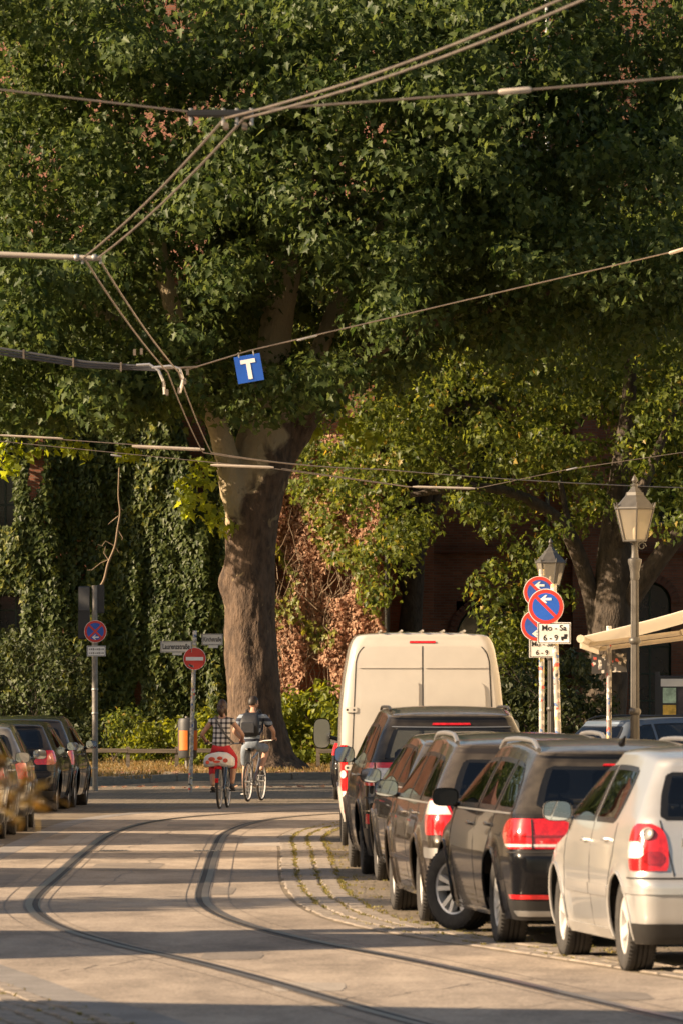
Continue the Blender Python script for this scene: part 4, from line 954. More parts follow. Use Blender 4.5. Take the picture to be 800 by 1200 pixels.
# the ivy grown house on the left
IV = 176.0
iv = thing('ivy_house', 'brick house on the green almost hidden under hanging ivy', 'house', (0, 0, 0))
ivh = [(-8.95, .5, 3.4, 4.45), (-9.25, .62, 6.3, 8.3), (-11.8, .62, 6.3, 8.3)]
wall_with_holes('wall', -30, .9, IV, -.1, 13.5, ivh, M_BRICK, iv, .5)
for h in ivh: arched_window(iv, h[0], h[1], h[2], h[3], IV, bars=1)
MB().add([(.9, IV, -.1), (.9, IV + 13, -.1), (.9, IV + 13, 13.5), (.9, IV, 13.5)], [(0, 1, 2, 3)]).build('side_wall', M_BRICK, iv, fix=False)
rf = MB(); rf.prism([(IV - .5, 13.4), (IV + 13, 13.4), (IV + 6.2, 20.5)], -30.5, 1.3, Matrix(((0, 0, 1, 0), (1, 0, 0, 0), (0, 1, 0, 0), (0, 0, 0, 1)))); rf.build('roof', M_ROOF, iv)
# the row of low gabled houses on the left, outside the frame: their gables throw the bands of shade across the street
def gable_house(label, y, hw, eave, ridge, x=-11.5, depth=12, pl=0, chim=True):
    t = thing('gabled_house', label, 'house', (x, y, 0), 0, 'low gabled houses along the left pavement')
    MX = Matrix(((0, 0, -1, 0), (1, 0, 0, 0), (0, 1, 0, 0), (0, 0, 0, 1)))
    MB().prism([(-hw, -.1), (hw, -.1), (hw, eave), (0, ridge - .12), (-hw, eave)], 0, depth, MX).build('wall', M_PLAST[pl], t)
    for sg in (-1, 1):
        sl_ = MB(); ov = .3; dz = (ridge - eave) / hw
        sl_.add([(.3, 0, ridge), (.3, sg * (hw + ov), eave - dz * ov), (-depth - .3, sg * (hw + ov), eave - dz * ov), (-depth - .3, 0, ridge)], [(0, 1, 2, 3)])
        sl_.add([(.3, 0, ridge - .14), (.3, sg * (hw + ov), eave - dz * ov - .14), (-depth - .3, sg * (hw + ov), eave - dz * ov - .14), (-depth - .3, 0, ridge - .14)], [(0, 1, 2, 3), ])
        sl_.add([(.3, 0, ridge), (.3, sg * (hw + ov), eave - dz * ov), (.3, sg * (hw + ov), eave - dz * ov - .14), (.3, 0, ridge - .14)], [(0, 1, 2, 3)])
        sl_.build('roof_slope', M_ROOF, t)
    for yy, zz in ((-hw * .5, 1.0), (hw * .5, 1.0), (0, eave + .4)):
        w = MB().box((.03, yy, zz + .65), (.08, 1.0, 1.3)).build('window', M_WHITE, t); MB().box((.075, yy, zz + .65), (.02, .84, 1.14)).build('pane', M_PANE, w); MB().box((.09, yy, zz + .65), (.03, .05, 1.14)).build('glazing_bar', M_WHITE, w)
    d = MB().box((.03, 0, 1.05), (.08, .95, 2.1)).build('door', M_FRAMEG, t); MB().box((.09, .35, 1.05), (.05, .04, .14)).build('handle', M_STEEL, d)
    if chim: MB().box((-2.0, hw * .35, ridge + .2), (.6, .6, 1.8)).build('chimney', M_BRICKD, t)
    return t
for args in (('cream gabled house beside the near end of the tram street', 28.5, 6.6, 4.6, 9.6, -12.5, 12, 0), ('ochre gabled house with steep roof between two cream gables', 43.9, 4.0, 2.9, 6.5, -11.5, 12, 1),
             ('narrow white gabled house with the lowest ridge of the row', 51.2, 2.0, 2.6, 4.6, -11.5, 10, 2, False), ('white gabled house with a brick chimney and green door', 61.4, 4.3, 2.9, 6.9, -11.5, 12, 2),
             ('small cream gabled house next to the white one', 70.2, 2.2, 2.7, 5.0, -11.5, 10, 0, False), ('ochre gabled house at the far end of the row', 77.8, 3.4, 3.1, 7.0, -11.5, 12, 1), ('cream gabled house by the cross street', 87.5, 4.2, 3.4, 8.4, -11.5, 12, 0)):
    gable_house(*args)
t = thing('end_house', 'low white house at the left corner of the cross street', 'house', (-17.5, 101, 0))  # outside the frame, added so the car windows mirror its pale wall
MB().box((0, 0, 2.6), (12, 8, 5.4)).build('wall', M_PLAST[2], t); MB().box((0, 0, 5.4), (12.6, 8.6, .3)).build('cornice', M_WHITE, t)
rfm = MB(); rfm.prism([(-4.3, 5.55), (4.3, 5.55), (0, 7.0)], -6.3, 6.3, Matrix(((0, 0, 1, 0), (1, 0, 0, 0), (0, 1, 0, 0), (0, 0, 0, 1)))); rfm.build('roof', M_ROOF, t)
for xx in (-4, -1.3, 1.3, 4):
    for zz in (1.0, 3.1):
        w = MB().box((xx, -4.02, zz + .9), (1.1, .08, 1.5)).build('window', M_WHITE, t); MB().box((xx, -4.07, zz + .9), (.94, .02, 1.3)).build('pane', M_PANE, w); MB().box((xx, -4.09, zz + .9), (.05, .03, 1.3)).build('glazing_bar', M_WHITE, w)
# the house on the right that carries the awning, just outside the frame
t = thing('corner_house', 'cream two storey house carrying the awning', 'house', (5.9, 84, 0), -R(3.4))
MB().box((4, 0, 4), (8, 42, 8.2)).build('wall', M_PLAST[0], t)
MB().box((4, 0, 8.25), (8.8, 42.8, .3)).build('cornice', M_WHITE, t)
rfm = MB(); rfm.prism([(-.5, 8.4), (8.5, 8.4), (4, 11.6)], -21.3, 21.3, Matrix(((1, 0, 0, 0), (0, 0, 1, 0), (0, 1, 0, 0), (0, 0, 0, 1)))); rfm.build('roof', M_ROOF, t)
for k in range(11):
    for zz in (1.6, 5.4):
        w = MB().box((-.03, -18.5 + k * 3.7, zz + .7), (.08, 1.1, 1.7)).build('window', M_WHITE, t); MB().box((-.08, -18.5 + k * 3.7, zz + .7), (.02, .94, 1.5)).build('pane', M_PANE, w); MB().box((-.095, -18.5 + k * 3.7, zz + .7), (.03, .05, 1.5)).build('glazing_bar', M_WHITE, w)
# ------------------------------------------------------------------ awning
def canvas_mat():
    m = bpy.data.materials.new('awning_canvas'); m.use_nodes = True; N = m.node_tree.nodes; L = m.node_tree.links; b = N['Principled BSDF']
    b.inputs['Base Color'].default_value = (.80, .77, .71, 1); b.inputs['Roughness'].default_value = .9
    tl = N.new('ShaderNodeBsdfTranslucent'); tl.inputs[0].default_value = (.82, .76, .66, 1); mx = N.new('ShaderNodeMixShader'); mx.inputs[0].default_value = .45
    nz = N.new('ShaderNodeTexNoise'); nz.inputs['Scale'].default_value = 3; bp = N.new('ShaderNodeBump'); bp.inputs['Distance'].default_value = .02; L.new(nz.outputs[0], bp.inputs['Height']); L.new(bp.outputs[0], b.inputs['Normal'])
    L.new(b.outputs[0], mx.inputs[1]); L.new(tl.outputs[0], mx.inputs[2]); L.new(mx.outputs[0], N['Material Output'].inputs['Surface']); return m
M_CANVAS = canvas_mat(); M_ARM = mat('awning_arm', (.62, .54, .42), .45, .1)
aw = thing('awning', 'cream folding arm awning over the right pavement', 'awning', (5.80, 88, 0), -R(3.4))
cv = MB(); rows_ = []
for k in range(9):
    t = k / 8; x = -2.44 + 2.44 * t; z = 2.60 + .70 * t - .04 * math.sin(t * math.pi); rows_.append([Vector((x + .012 * math.sin(yy * 3), yy, z)) for yy in np.linspace(-2.7, 9.4, 14)])
cv.loft(rows_, False); cv.loft([[p - Vector((0, 0, .012)) for p in r_] for r_ in rows_], False); cv.build('canvas', M_CANVAS, aw, True, fix=False)
MB().tube([(-2.46, -2.72, 2.57), (-2.46, 9.45, 2.57)], .055, 10).build('front_bar', M_ARM, aw, True)
MB().box((-2.46, 3.35, 2.49), (.02, 12.0, .09)).build('valance', M_CANVAS, aw)
MB().tube([(-.06, -2.8, 3.30), (-.06, 9.5, 3.30)], .08, 10).build('roller_case', M_ARM, aw, True)
for yy in (1.0, 8.6):
    a_ = MB(); a_.tube([(-2.42, yy, 2.52), (-1.15, yy - .5, 2.68)], .035, 8); a_.tube([(-1.15, yy - .5, 2.68), (-.05, yy, 3.10)], .04, 8); a_.build('folding_arm', M_ARM, aw, True)
# ------------------------------------------------------------------ street lamps
M_LGLASS = glass_mat('lantern_glass', (.80, .75, .64), .12, 1.35)
_n = M_LGLASS.node_tree.nodes; _l = M_LGLASS.node_tree.links; _o = _n['Material Output'].inputs['Surface']; _s = _o.links[0].from_socket     # dusty, half milky panes
_d = _n.new('ShaderNodeBsdfDiffuse'); _d.inputs[0].default_value = (.62, .56, .46, 1); _t = _n.new('ShaderNodeBsdfTranslucent'); _t.inputs[0].default_value = (.62, .56, .46, 1)
_m1 = _n.new('ShaderNodeMixShader'); _l.new(_d.outputs[0], _m1.inputs[1]); _l.new(_t.outputs[0], _m1.inputs[2]); _m2 = _n.new('ShaderNodeMixShader'); _m2.inputs[0].default_value = .38; _l.new(_s, _m2.inputs[1]); _l.new(_m1.outputs[0], _m2.inputs[2]); _l.new(_m2.outputs[0], _o)
M_LPAINT = mat('lantern_paint', (.085, .078, .068), .45, .35, .15, 8)
def street_lamp(label, loc, rz):
    t = thing('street_lamp', label, 'street lamp', loc, rz, 'old style lantern street lamps')
    MB().lathe([(.13, .0), (.13, .12), (.105, .2), (.10, .75), (.085, .82), (.078, .9)], 16).build('base', M_LPAINT, t, True)
    po = MB(); n = 32; rings = []
    for z, r_ in ((.88, .062), (1.5, .058), (3.30, .050)):
        rings.append([Vector((r_ * (1 - .10 * (j % 2)) * math.cos(2 * math.pi * j / n), r_ * (1 - .10 * (j % 2)) * math.sin(2 * math.pi * j / n), z)) for j in range(n)])
    po.loft(rings, True); po.build('post', M_LPAINT, t)
    for z in (1.55, 2.47): MB().lathe([(.05, z - .05), (.072, z - .03), (.08, z), (.072, z + .03), (.05, z + .05)], 16).build('collar', M_LPAINT, t, True)
    MB().lathe([(.052, 3.26), (.062, 3.30), (.058, 3.36), (.075, 3.44), (.09, 3.50), (.088, 3.53), (.05, 3.55), (.042, 3.62), (.042, 3.72), (.07, 3.76), (.02, 3.77)], 16).build('capital', M_LPAINT, t, True)
    la = MB(); hx = lambda r_, z: [Vector((r_ * math.cos(math.pi / 6 + k * math.pi / 3), r_ * math.sin(math.pi / 6 + k * math.pi / 3), z)) for k in range(6)]
    lo, hi = hx(.155, 3.77), hx(.265, 4.19)
    fr = MB()
    for k in range(6):
        fr.tube([lo[k], hi[k]], .012, 6); fr.tube([lo[k], lo[(k + 1) % 6]], .014, 6); fr.tube([hi[k], hi[(k + 1) % 6]], .014, 6)
        fr.tube([hi[k], hi[k] * 1.0 + Vector((hi[k].x * .10, hi[k].y * .10, .075))], [.016, .006], 6)
    f = fr.build('lantern_frame', M_LPAINT, t, True)
    for k in range(6):
        g_ = MB(); g_.add([lo[k], lo[(k + 1) % 6], hi[(k + 1) % 6], hi[k]], [(0, 1, 2, 3)]); g_.build('pane', M_LGLASS, f, fix=False)
    MB().loft([hx(.285, 4.185), hx(.275, 4.205), hx(.13, 4.36), hx(.12, 4.40), hx(.10, 4.40), hx(.035, 4.48)], True).build('lantern_roof', M_LPAINT, t)
    MB().lathe([(.035, 4.47), (.045, 4.50), (.02, 4.52), (.042, 4.555), (.03, 4.585), (.004, 4.63)], 12).build('finial', M_LPAINT, t, True)
    MB().lathe([(.02, 3.77), (.02, 3.80), (.025, 3.84), (.025, 3.92), (.01, 3.95)], 12).build('bulb', mat('lamp_mantle', (.70, .66, .58), .4), f, True)
    sc_ = MB(); sc_.tube([(.05 + .055 * (1 - .6 * k / 14) * math.cos(k * .5) + .04, 0, 3.70 + .055 * (1 - .6 * k / 14) * math.sin(k * .5)) for k in range(15)], .009, 6); sc_.build('scroll', M_LPAINT, t, True)
    return t
a = street_lamp('tall grey lantern street lamp beside the awning', (3.66, 80, .118), R(4)); a.scale = (.97, .97, .962)
b = copy_tree(a); b.location = (3.62, 111, .10); b.rotation_euler = (0, 0, R(20)); b['label'] = 'grey lantern street lamp behind the round no stopping signs'
# ------------------------------------------------------------------ signs
def sticker_mat(name, base, dens=.55, scale=(22, 22, 26)):
    m = bpy.data.materials.new(name); m.use_nodes = True; N = m.node_tree.nodes; L = m.node_tree.links; b = N['Principled BSDF']; b.inputs['Roughness'].default_value = .6
    tc = N.new('ShaderNodeTexCoord'); mp = N.new('ShaderNodeMapping'); mp.inputs['Scale'].default_value = scale; L.new(tc.outputs['Object'], mp.inputs[0])
    v = N.new('ShaderNodeTexVoronoi'); v.distance = 'CHEBYCHEV'; v.inputs['Scale'].default_value = 1; L.new(mp.outputs[0], v.inputs['Vector'])
    sp_ = N.new('ShaderNodeSeparateColor'); L.new(v.outputs['Color'], sp_.inputs[0]); cr = N.new('ShaderNodeValToRGB'); cr.color_ramp.interpolation = 'CONSTANT'; L.new(sp_.outputs[0], cr.inputs[0])
    e = cr.color_ramp.elements; e[0].color = (*base, 1); e[1].position = dens; e[1].color = (.62, .58, .52, 1)
    for p, c_ in ((dens + .12, (.30, .28, .26)), (dens + .2, (.55, .10, .07)), (dens + .25, (.60, .55, .48)), (dens + .34, (.08, .14, .30)), (dens + .38, (.05, .05, .05)), (dens + .42, (.62, .50, .22))):
        if p < 1: x = e.new(p); x.color = (*c_, 1)
    L.new(cr.outputs[0], b.inputs['Base Color']); return m
M_STICK = sticker_mat('stickered_pole', (.36, .33, .29), .45)
M_STICKD = sticker_mat('stickered_dark_plate', (.045, .042, .040), .70, (24, 3, 24))
M_BACK = mat('sign_back', (.33, .32, .30), .5, .5)
def disc(parent, name, r_, x, y, z, m, th=.004, n=40, rz=0):
    o = MB().lathe([(.0005, -th), (r_, -th), (r_, th), (.0005, th)], n, Matrix.Rotation(math.pi / 2, 4, 'X')).build(name, m, parent)
    o.location = (x, y, z); o.rotation_euler = (0, 0, rz); return o
def bar2d(poly, y0, y1):       # flat shape in x-z, facing -y
    return MB().prism(poly, y0, y1, Matrix(((1, 0, 0, 0), (0, 0, -1, 0), (0, 1, 0, 0), (0, 0, 0, 1))))
def arrow_poly(l, w):
    return [(-l / 2, 0), (-l * .05, l * .36), (l * .12, l * .36), (-l * .10, w), (l / 2, w), (l / 2, -w), (-l * .10, -w), (l * .12, -l * .36), (-l * .05, -l * .36)]
def no_stop(parent, x, z, r_=.21, y=-.05, rz=0, cross=False, arrow='top'):
    d = disc(parent, 'sign_disc', r_, x, y, z, M_WHITE, .006, rz=rz)
    disc(d, 'red_ring', r_ * .965, 0, -.0075, 0, M_RED, .003); disc(d, 'blue_field', r_ * .76, 0, -.0105, 0, M_BLUE, .003)
    for a in ((-45, 45) if cross else (-45,)):
        s_ = bar2d([(-r_ * .78, -r_ * .085), (r_ * .78, -r_ * .085), (r_ * .78, r_ * .085), (-r_ * .78, r_ * .085)], .013, .0145 if a < 0 else .0152); o = s_.build('red_slash', M_RED, d); o.rotation_euler = (0, R(-a), 0)
    ar = bar2d(arrow_poly(r_ * .62, r_ * .065), .0155, .018).build('arrow', M_WHITE, d); ar.location = (0, 0, r_ * (.42 if arrow == 'top' else -.52))
    disc(d, 'sign_back', r_ * .99, 0, .010, 0, M_BACK, .003)
    return d
def plate(parent, x, z, w, h, lines, y=-.05, size=.1, rz=0, m=None, rim=True, symbol=False):
    p = MB().box((0, 0, 0), (w, .010, h)).build('sign_plate', m or M_WHITE, parent); p.location = (x, y, z); p.rotation_euler = (0, 0, rz)
    if rim:
        rm_ = MB()
        for (cx, cz, sx, sz) in ((0, h / 2 - .012, w - .02, .008), (0, -h / 2 + .012, w - .02, .008), (-w / 2 + .012, 0, .008, h - .03), (w / 2 - .012, 0, .008, h - .03)): rm_.box((cx, -.0065, cz), (sx, .003, sz))
        rm_.build('border', M_INK, p)
    n = len(lines)
    for k, tx in enumerate(lines):
        if not tx: continue
        me = text_mesh(tx, size, .001, bold=size * .02); me.materials.append(M_INK)
        put('lettering', me, p, (-.04 if symbol and k == n - 1 else 0, -.0075, h * ((n - 1) / 2 - k) / (n + .15)))
    if symbol:
        sy = MB(); sy.box((w * .30, -.0065, -h * .22), (.07, .003, .03)); sy.box((w * .30 + .02, -.0065, -h * .22 + .028), (.04, .003, .03)); sy.lathe([(.0005, -.002), (.014, -.002), (.014, .002), (.0005, .002)], 10, Matrix.Translation((w * .30 - .02, -.0068, -h * .22 - .02)) @ Matrix.Rotation(math.pi / 2, 4, 'X'))
        sy.build('symbol', M_INK, p)
    return p
def pole(parent, h, r_, m, lean=(0, 0), name='pole'):
    return MB().tube([(0, 0, -.05), (lean[0] * .5, lean[1], h * .5), (lean[0], lean[1], h)], r_, 12).build(name, m, parent, True)
# front no stopping sign
g0 = P(650, 818, 75); t = thing('road_sign', 'no stopping sign with clean plate on the front sticker covered pole', 'road sign', (g0.x + .07, 75, .118), R(-6), 'round no stopping signs above the parked cars')
pole(t, 3.0, .036, M_STICK, (-.09, 0)); zz = lambda y, d=75: CAMH + (818 - y) / FPX * d - .118
no_stop(t, -.175, zz(711), .21); plate(t, -.08, zz(742), .39, .25, ['Mo - Sa', '6 - 9'], size=.095, symbol=True)
# rear no stopping signs
g0 = P(634, 818, 84); t = thing('road_sign', 'pair of round no stopping signs on the pole behind the front one', 'road sign', (g0.x, 84, .118), R(5), 'round no stopping signs above the parked cars')
zz2 = lambda y: zz(y, 84); pole(t, 3.35, .036, M_STICK)
no_stop(t, -.035, zz2(694), .21); no_stop(t, -.07, zz2(733), .21, arrow='bottom'); plate(t, .0, zz2(760), .34, .24, ['Mo - Sa', '6 - 9'], size=.09)
# no stopping sign with the signal head on the left
g0 = G(112, 927); t = thing('road_sign', 'grey post with crossed no stopping disc, small plate and dark signal back', 'road sign', (g0.x, g0.y, 0), 0)
zl = lambda y, d=g0.y: CAMH + (818 - y) / FPX * d
MB().tube([(0, 0, -.05), (-.02, 0, zl(686))], .055, 12).build('post', M_GREYP, t, True)
no_stop(t, .0, zl(740), .215, y=-.075, cross=True, arrow='bottom'); plate(t, .02, zl(763), .36, .20, ['', ''], y=-.075, size=.05, rim=True)
pl2 = t.children[-1]
for k in (-1, 1):
    me = text_mesh('werktags 7 - 18 h' if k > 0 else 'Parken verboten', .042, .001); me.materials.append(M_INK); bpy.data.meshes.remove(me)
tx = MB()
for k, zz_ in enumerate((.035, -.04)):
    for q in range(8): tx.box((-.13 + q * .037, -.0068, zz_), (.026, .002, .03 + .012 * ((q * 7 + k * 3) % 3 - 1)))
tx.build('worn_lettering', mat('faded_ink', (.25, .23, .21), .7), pl2)
sb = MB().box((-.22, .04, zl(718)), (.22, .16, 1.02), ch=.02).build('signal_head', M_BLACK, t); MB().box((-.22, -.05, zl(702)), (.20, .02, .45), ch=.004).build('signal_cover', mat('signal_grey', (.06, .06, .06), .6), sb)
MB().box((.10, .05, zl(702)), (.13, .10, .55), ch=.015).build('side_board', M_BLACK, t)
for y_ in (808, 836, 900): MB().lathe([(.058, -.02), (.064, -.012), (.064, .012), (.058, .02)], 14, Matrix.Translation((-.01, 0, zl(y_)))).build('clamp', M_STEEL, t, True)
# no entry sign with the street names
g0 = G(223, 928); t = thing('road_sign', 'leaning sticker covered pole with red no entry disc and two street names', 'road sign', (g0.x, g0.y, 0), 0)
zl = lambda y, d=g0.y: CAMH + (818 - y) / FPX * d
sx_ = 7500 / g0.y
pole(t, zl(739), .04, M_STICK, (.09, 0))
d = disc(t, 'no_entry_disc', .215, .085, -.06, zl(772), M_WHITE, .006); disc(d, 'red_field', .207, 0, -.0075, 0, M_RED, .003)
bar2d([(-.165, -.033), (.165, -.033), (.165, .033), (-.165, .033)], .0115, .0135).build('white_bar', M_WHITE, d)
MB().box((-.06, -.0118, -.13), (.10, .003, .05), M=Matrix.Rotation(R(18), 3, 'Y')).build('sticker', M_STICKD, d)
M_NAME = mat('street_name_enamel', (.60, .56, .48), .5, var=.08)
for x, y_, w, tx_, rz in ((-.265, 758, .60, 'Laurenzstraße', R(-4)), (.42, 749.5, .40, 'Kirchstraße', R(12))):
    p = plate(t, x, zl(y_), w, .215, [tx_], y=-.045, size=.13 if w > .5 else .11, m=M_NAME, rz=rz)
    for ch_ in p.children:
        if ch_.name.startswith('lettering'): ch_.scale = ((w * .86) / max(1e-3, ch_.dimensions.x), 1, 1.1)
    MB().box((.02, 0, -.135), (.18, .008, .05)).build('number_tag', M_NAME, p)
# stickered pole with two plate backs
g0 = P(713, 818, 96); t = thing('road_sign', 'sticker covered pole with the dark backs of two plates under the awning', 'road sign', (g0.x, 96, .11), 0)
pole(t, 2.75, .038, sticker_mat('ring_stickered_pole', (.26, .24, .23), .5, (20, 20, 18))); zz = lambda y: CAMH + (818 - y) / FPX * 96 - .11
for x, y_ in ((-.155, 778.5), (.155, 776.5)):
    b_ = MB().box((x, -.045, zz(y_)), (.215, .012, .29), ch=.004).build('sign_back', M_STICKD, t)
# notice board
g0 = P(800, 818, 126); t = thing('notice_board', 'dark framed notice board with posters in front of the church', 'notice board', (g0.x, 126, .1), R(-8)); 
zz = lambda y: CAMH + (818 - y) / FPX * 126 - .1
for x in (-.52, 1.0): MB().box((x, .05, 1.05), (.08, .08, 2.3)).build('post', M_BLACK, t)
bd = MB().box((.24, 0, zz(826)), (1.5, .08, 1.15), ch=.01).build('case', M_BLACK, t); 
MB().box((.24, -.045, zz(800)), (1.36, .012, .15)).build('header', M_NAME, t)
me = text_mesh('Ev. Stadtkirche', .10, .001); me.materials.append(M_INK); put('lettering', me, t, (.30, -.053, zz(800)))
for x, z_, w, h_, c_ in ((-.27, 815, .26, .30, (.38, .50, .34)), (-.27, 832, .26, .20, (.62, .38, .06)), (.05, 822, .30, .50, (.055, .045, .045)), (.42, 818, .28, .42, (.5, .46, .40)), (.75, 824, .24, .5, (.32, .16, .12))):
    MB().box((x, -.046, zz(z_)), (w, .008, h_)).build('poster', mat('poster_%d_%d' % (x * 100, z_), c_, .7, var=.3, scale=9), t)
# a litter bin on its stand
g0 = P(220, 900, 150); t = thing('litter_bin', 'dark grey litter bin with orange panels behind the no entry sign', 'bin', (g0.x, 150, .1), R(10))
MB().tube([(0, .12, -.1), (0, .12, 1.25)], .04, 8).build('stand', M_GREYP, t, True)
MB().lathe([(.001, .28), (.20, .28), (.22, .32), (.23, 1.12), (.22, 1.15), (.20, 1.20), (.001, 1.22)], 24).build('drum', mat('bin_grey', (.035, .036, .038), .55), t, True)
MO = mat('bin_orange', (.50, .13, .012), .5)
for a0, a1 in ((205, 262), (300, 340)):
    m = MB(); arcs = [R(a0 + (a1 - a0) * k / 8) for k in range(9)]; m.loft([[Vector((.236 * math.cos(a_), .236 * math.sin(a_), z)) for a_ in arcs] for z in (.46, .92)], False); m.loft([[Vector((.226 * math.cos(a_), .226 * math.sin(a_), z)) for a_ in arcs] for z in (.46, .92)], False); m.build('orange_panel', MO, t, True)
# low rail along the green
M_RAILW = mat('weathered_wood', (.13, .105, .08), .85, var=.3, scale=5, stretch=(.3, 3, 3))
for lbl, xa, xb, yy in (('low wooden rail along the green left of the plane tree', -7.4, -2.75, 152.5), ('low wooden rail along the green right of the plane tree', -.55, 4.4, 152.0)):
    t = thing('low_rail', lbl, 'rail', (xa, yy, .1), 0, 'low rails round the green'); n = 4
    for k in range(n + 1): MB().box(((xb - xa) * k / n, 0, .24), (.09, .09, .56), ch=.012).build('post', M_RAILW, t)
    for k in range(n): MB().box(((xb - xa) * (k + .5) / n, -.06, .42 + .01 * (k % 2)), ((xb - xa) / n - .01, .035, .10), ch=.006).build('board', M_RAILW, t)
# ------------------------------------------------------------------ overhead tram wires
WP = [(2.2, 20), (P(670, 0, 34).x, 34), (P(275, 150, 41).x, 41), (P(107, 308, 54).x, 54), (P(203, 443, 73).x, 73), (P(243, 527, 97).x, 97), (.6, 104), (7, 114), (30, 133)]
WZ = 5.50
for k, off in enumerate((-.062, .062)):
    pts = [(x + off * (1 if y < 100 else .6), y + (0 if y < 100 else off), WZ + .0 * k) for x, y in WP]
    fine = []
    for i in range(len(pts) - 1):
        for q in range(8):
            u = q / 8; p = Vector(pts[i]).lerp(Vector(pts[i + 1]), u); p.z += .05 * (2 * u - 1) ** 2 - .05; fine.append(p)
    w_ = MB().tube(fine, .0085, 6).build('contact_wire', M_WIRE); tag(w_, ('left', 'right')[k] and ('outer bent overhead contact wire on the side of the left house row', 'inner bent overhead contact wire on the side of the parked van')[k], 'tram wire', 'overhead tram contact wires')
def wire(pts, r_, label, sag=.0, parent=None, name='span_wire', m=None):
    fine = []
    for i in range(len(pts) - 1):
        for q in range(10):
            u = q / 10; p = Vector(pts[i]).lerp(Vector(pts[i + 1]), u); p.z -= sag * 4 * u * (1 - u); fine.append(p)
    fine.append(Vector(pts[-1])); o = MB().tube(fine, r_, 6).build(name, m or M_WIRE, parent, True)
    if parent is None: tag(o, label, 'wire')
    return o
def span(name, label, cat='wire'): return thing(name, label, cat)
def insul(t, a, b, r_=.022, m=None):
    a, b = Vector(a), Vector(b); MB().tube([a, a.lerp(b, .08), a.lerp(b, .92), b], [r_ * .6, r_, r_, r_ * .6], 8).build('insulator', m or M_INSUL, t, True)
M_INSUL = mat('insulator_resin', (.42, .36, .29), .5, .1)
# first span, nearest
t = span('span_wire', 'span wire with dark clamp bracket holding the sharp bend of the tram wires')
d = 41
wire([P(-900, 25, d), P(0, 105, d), P(222, 131, d)], .007, '', .0, t, 'wire'); wire([P(298, 129, d), P(610, 106, d), P(800, 90, d), P(1500, 25, d)], .008, '', .0, t, 'wire')
MB().box(P(258, 133, d), (.42, .05, .045), ch=.01).build('bracket', M_BLACK, t)
for px_ in (224, 262, 278, 295): MB().tube([P(px_, 127, d), P(px_, 147, d)], .012, 6).build('bolt', M_STEEL, t)
for px_ in (265, 287): MB().box(P(px_, 148, d), (.035, .04, .05), ch=.01).build('wire_clamp', M_WIRE, t)
insul(t, P(583, 108, d), P(622, 105, d), .020)
# second: steady arm
t = span('steady_arm', 'long grey steady arm pulling the tram wires from the left', 'steady arm'); d = 54
MB().tube([P(-500, 285, d), P(0, 298, d), P(119, 303, d)], [.024, .024, .022], 10).build('rod', M_INSUL, t, True)
for px_ in (90, 111): MB().lathe([(.024, -.02), (.03, -.012), (.03, .012), (.024, .02)], 10, Matrix.Translation(P(px_, 302, d)) @ Matrix.Rotation(math.pi / 2, 4, 'Y')).build('clamp', M_STEEL, t, True)
for px_ in (97, 118): MB().tube([P(px_, 303, d), P(px_, 309, d)], .012, 6).build('hook', M_STEEL, t)
# third: cable bundle, feeder loops and the T board
t = span('feeder_span', 'span wire with bundled feeder cables looping onto the tram wires'); d = 73
M_CABLE = mat('black_cable', (.055, .055, .06), .5)
for k in range(3): wire([P(-600, 330 + 4 * k, d + .03 * k), P(0, 408 + 3.5 * k, d + .03 * k), P(100, 424 + 3.0 * k, d + .03 * k), P(188, 431 + 1.5 * k, d)], .014, '', .0, t, 'cable', M_CABLE)
for px_, py_ in ((28, 415), (86, 425), (142, 430)): MB().box(P(px_, py_, d), (.02, .05, .11), ch=.006).build('cable_clip', M_WIRE, t)
for pts in ([(160, 428), (175, 427), (186, 434), (192, 448), (193, 462)], [(178, 431), (200, 429), (211, 432), (215, 444), (211, 460)]):
    MB().tube([P(x, y, d) for x, y in pts], .016, 8).build('feeder_loop', mat('bare_feeder', (.55, .53, .50), .35, .6), t, True)
for x, y in ((192, 450), (196, 460), (210, 458), (217, 447), (220, 436), (158, 413), (166, 412)): MB().box(P(x, y, d), (.03, .03, .075), ch=.006).build('clamp', M_WIRE, t)
wire([P(217, 434, d), P(292, 411, d), P(800, 292, d), P(1500, 120, d)], .008, '', .0, t, 'wire'); insul(t, P(348, 399, d), P(372, 393, d), .012, M_STEEL); insul(t, P(783, 297, d), P(806, 290, d), .02)
wire([P(190, 432, d), P(232, 430, d)], .012, '', 0, t, 'bar')
t = thing('signal_board', 'small blue board with a white T hung on the span wire', 'sign', P(292, 432, d), 0); t.rotation_euler = (0, R(-10), 0)
MB().box((0, 0, 0), (.30, .012, .31), ch=.002).build('board', M_BLUE, t)
MB().box((0, -.008, .085), (.17, .006, .045)).build('letter_bar', M_WHITE, t); MB().box((0, -.0082, -.025), (.048, .006, .19)).build('letter_stem', M_WHITE, t)
for x in (-.09, .08): MB().tube([(x, 0, .14), (x, 0, .20)], .008, 6).build('hanger', M_STEEL, t)
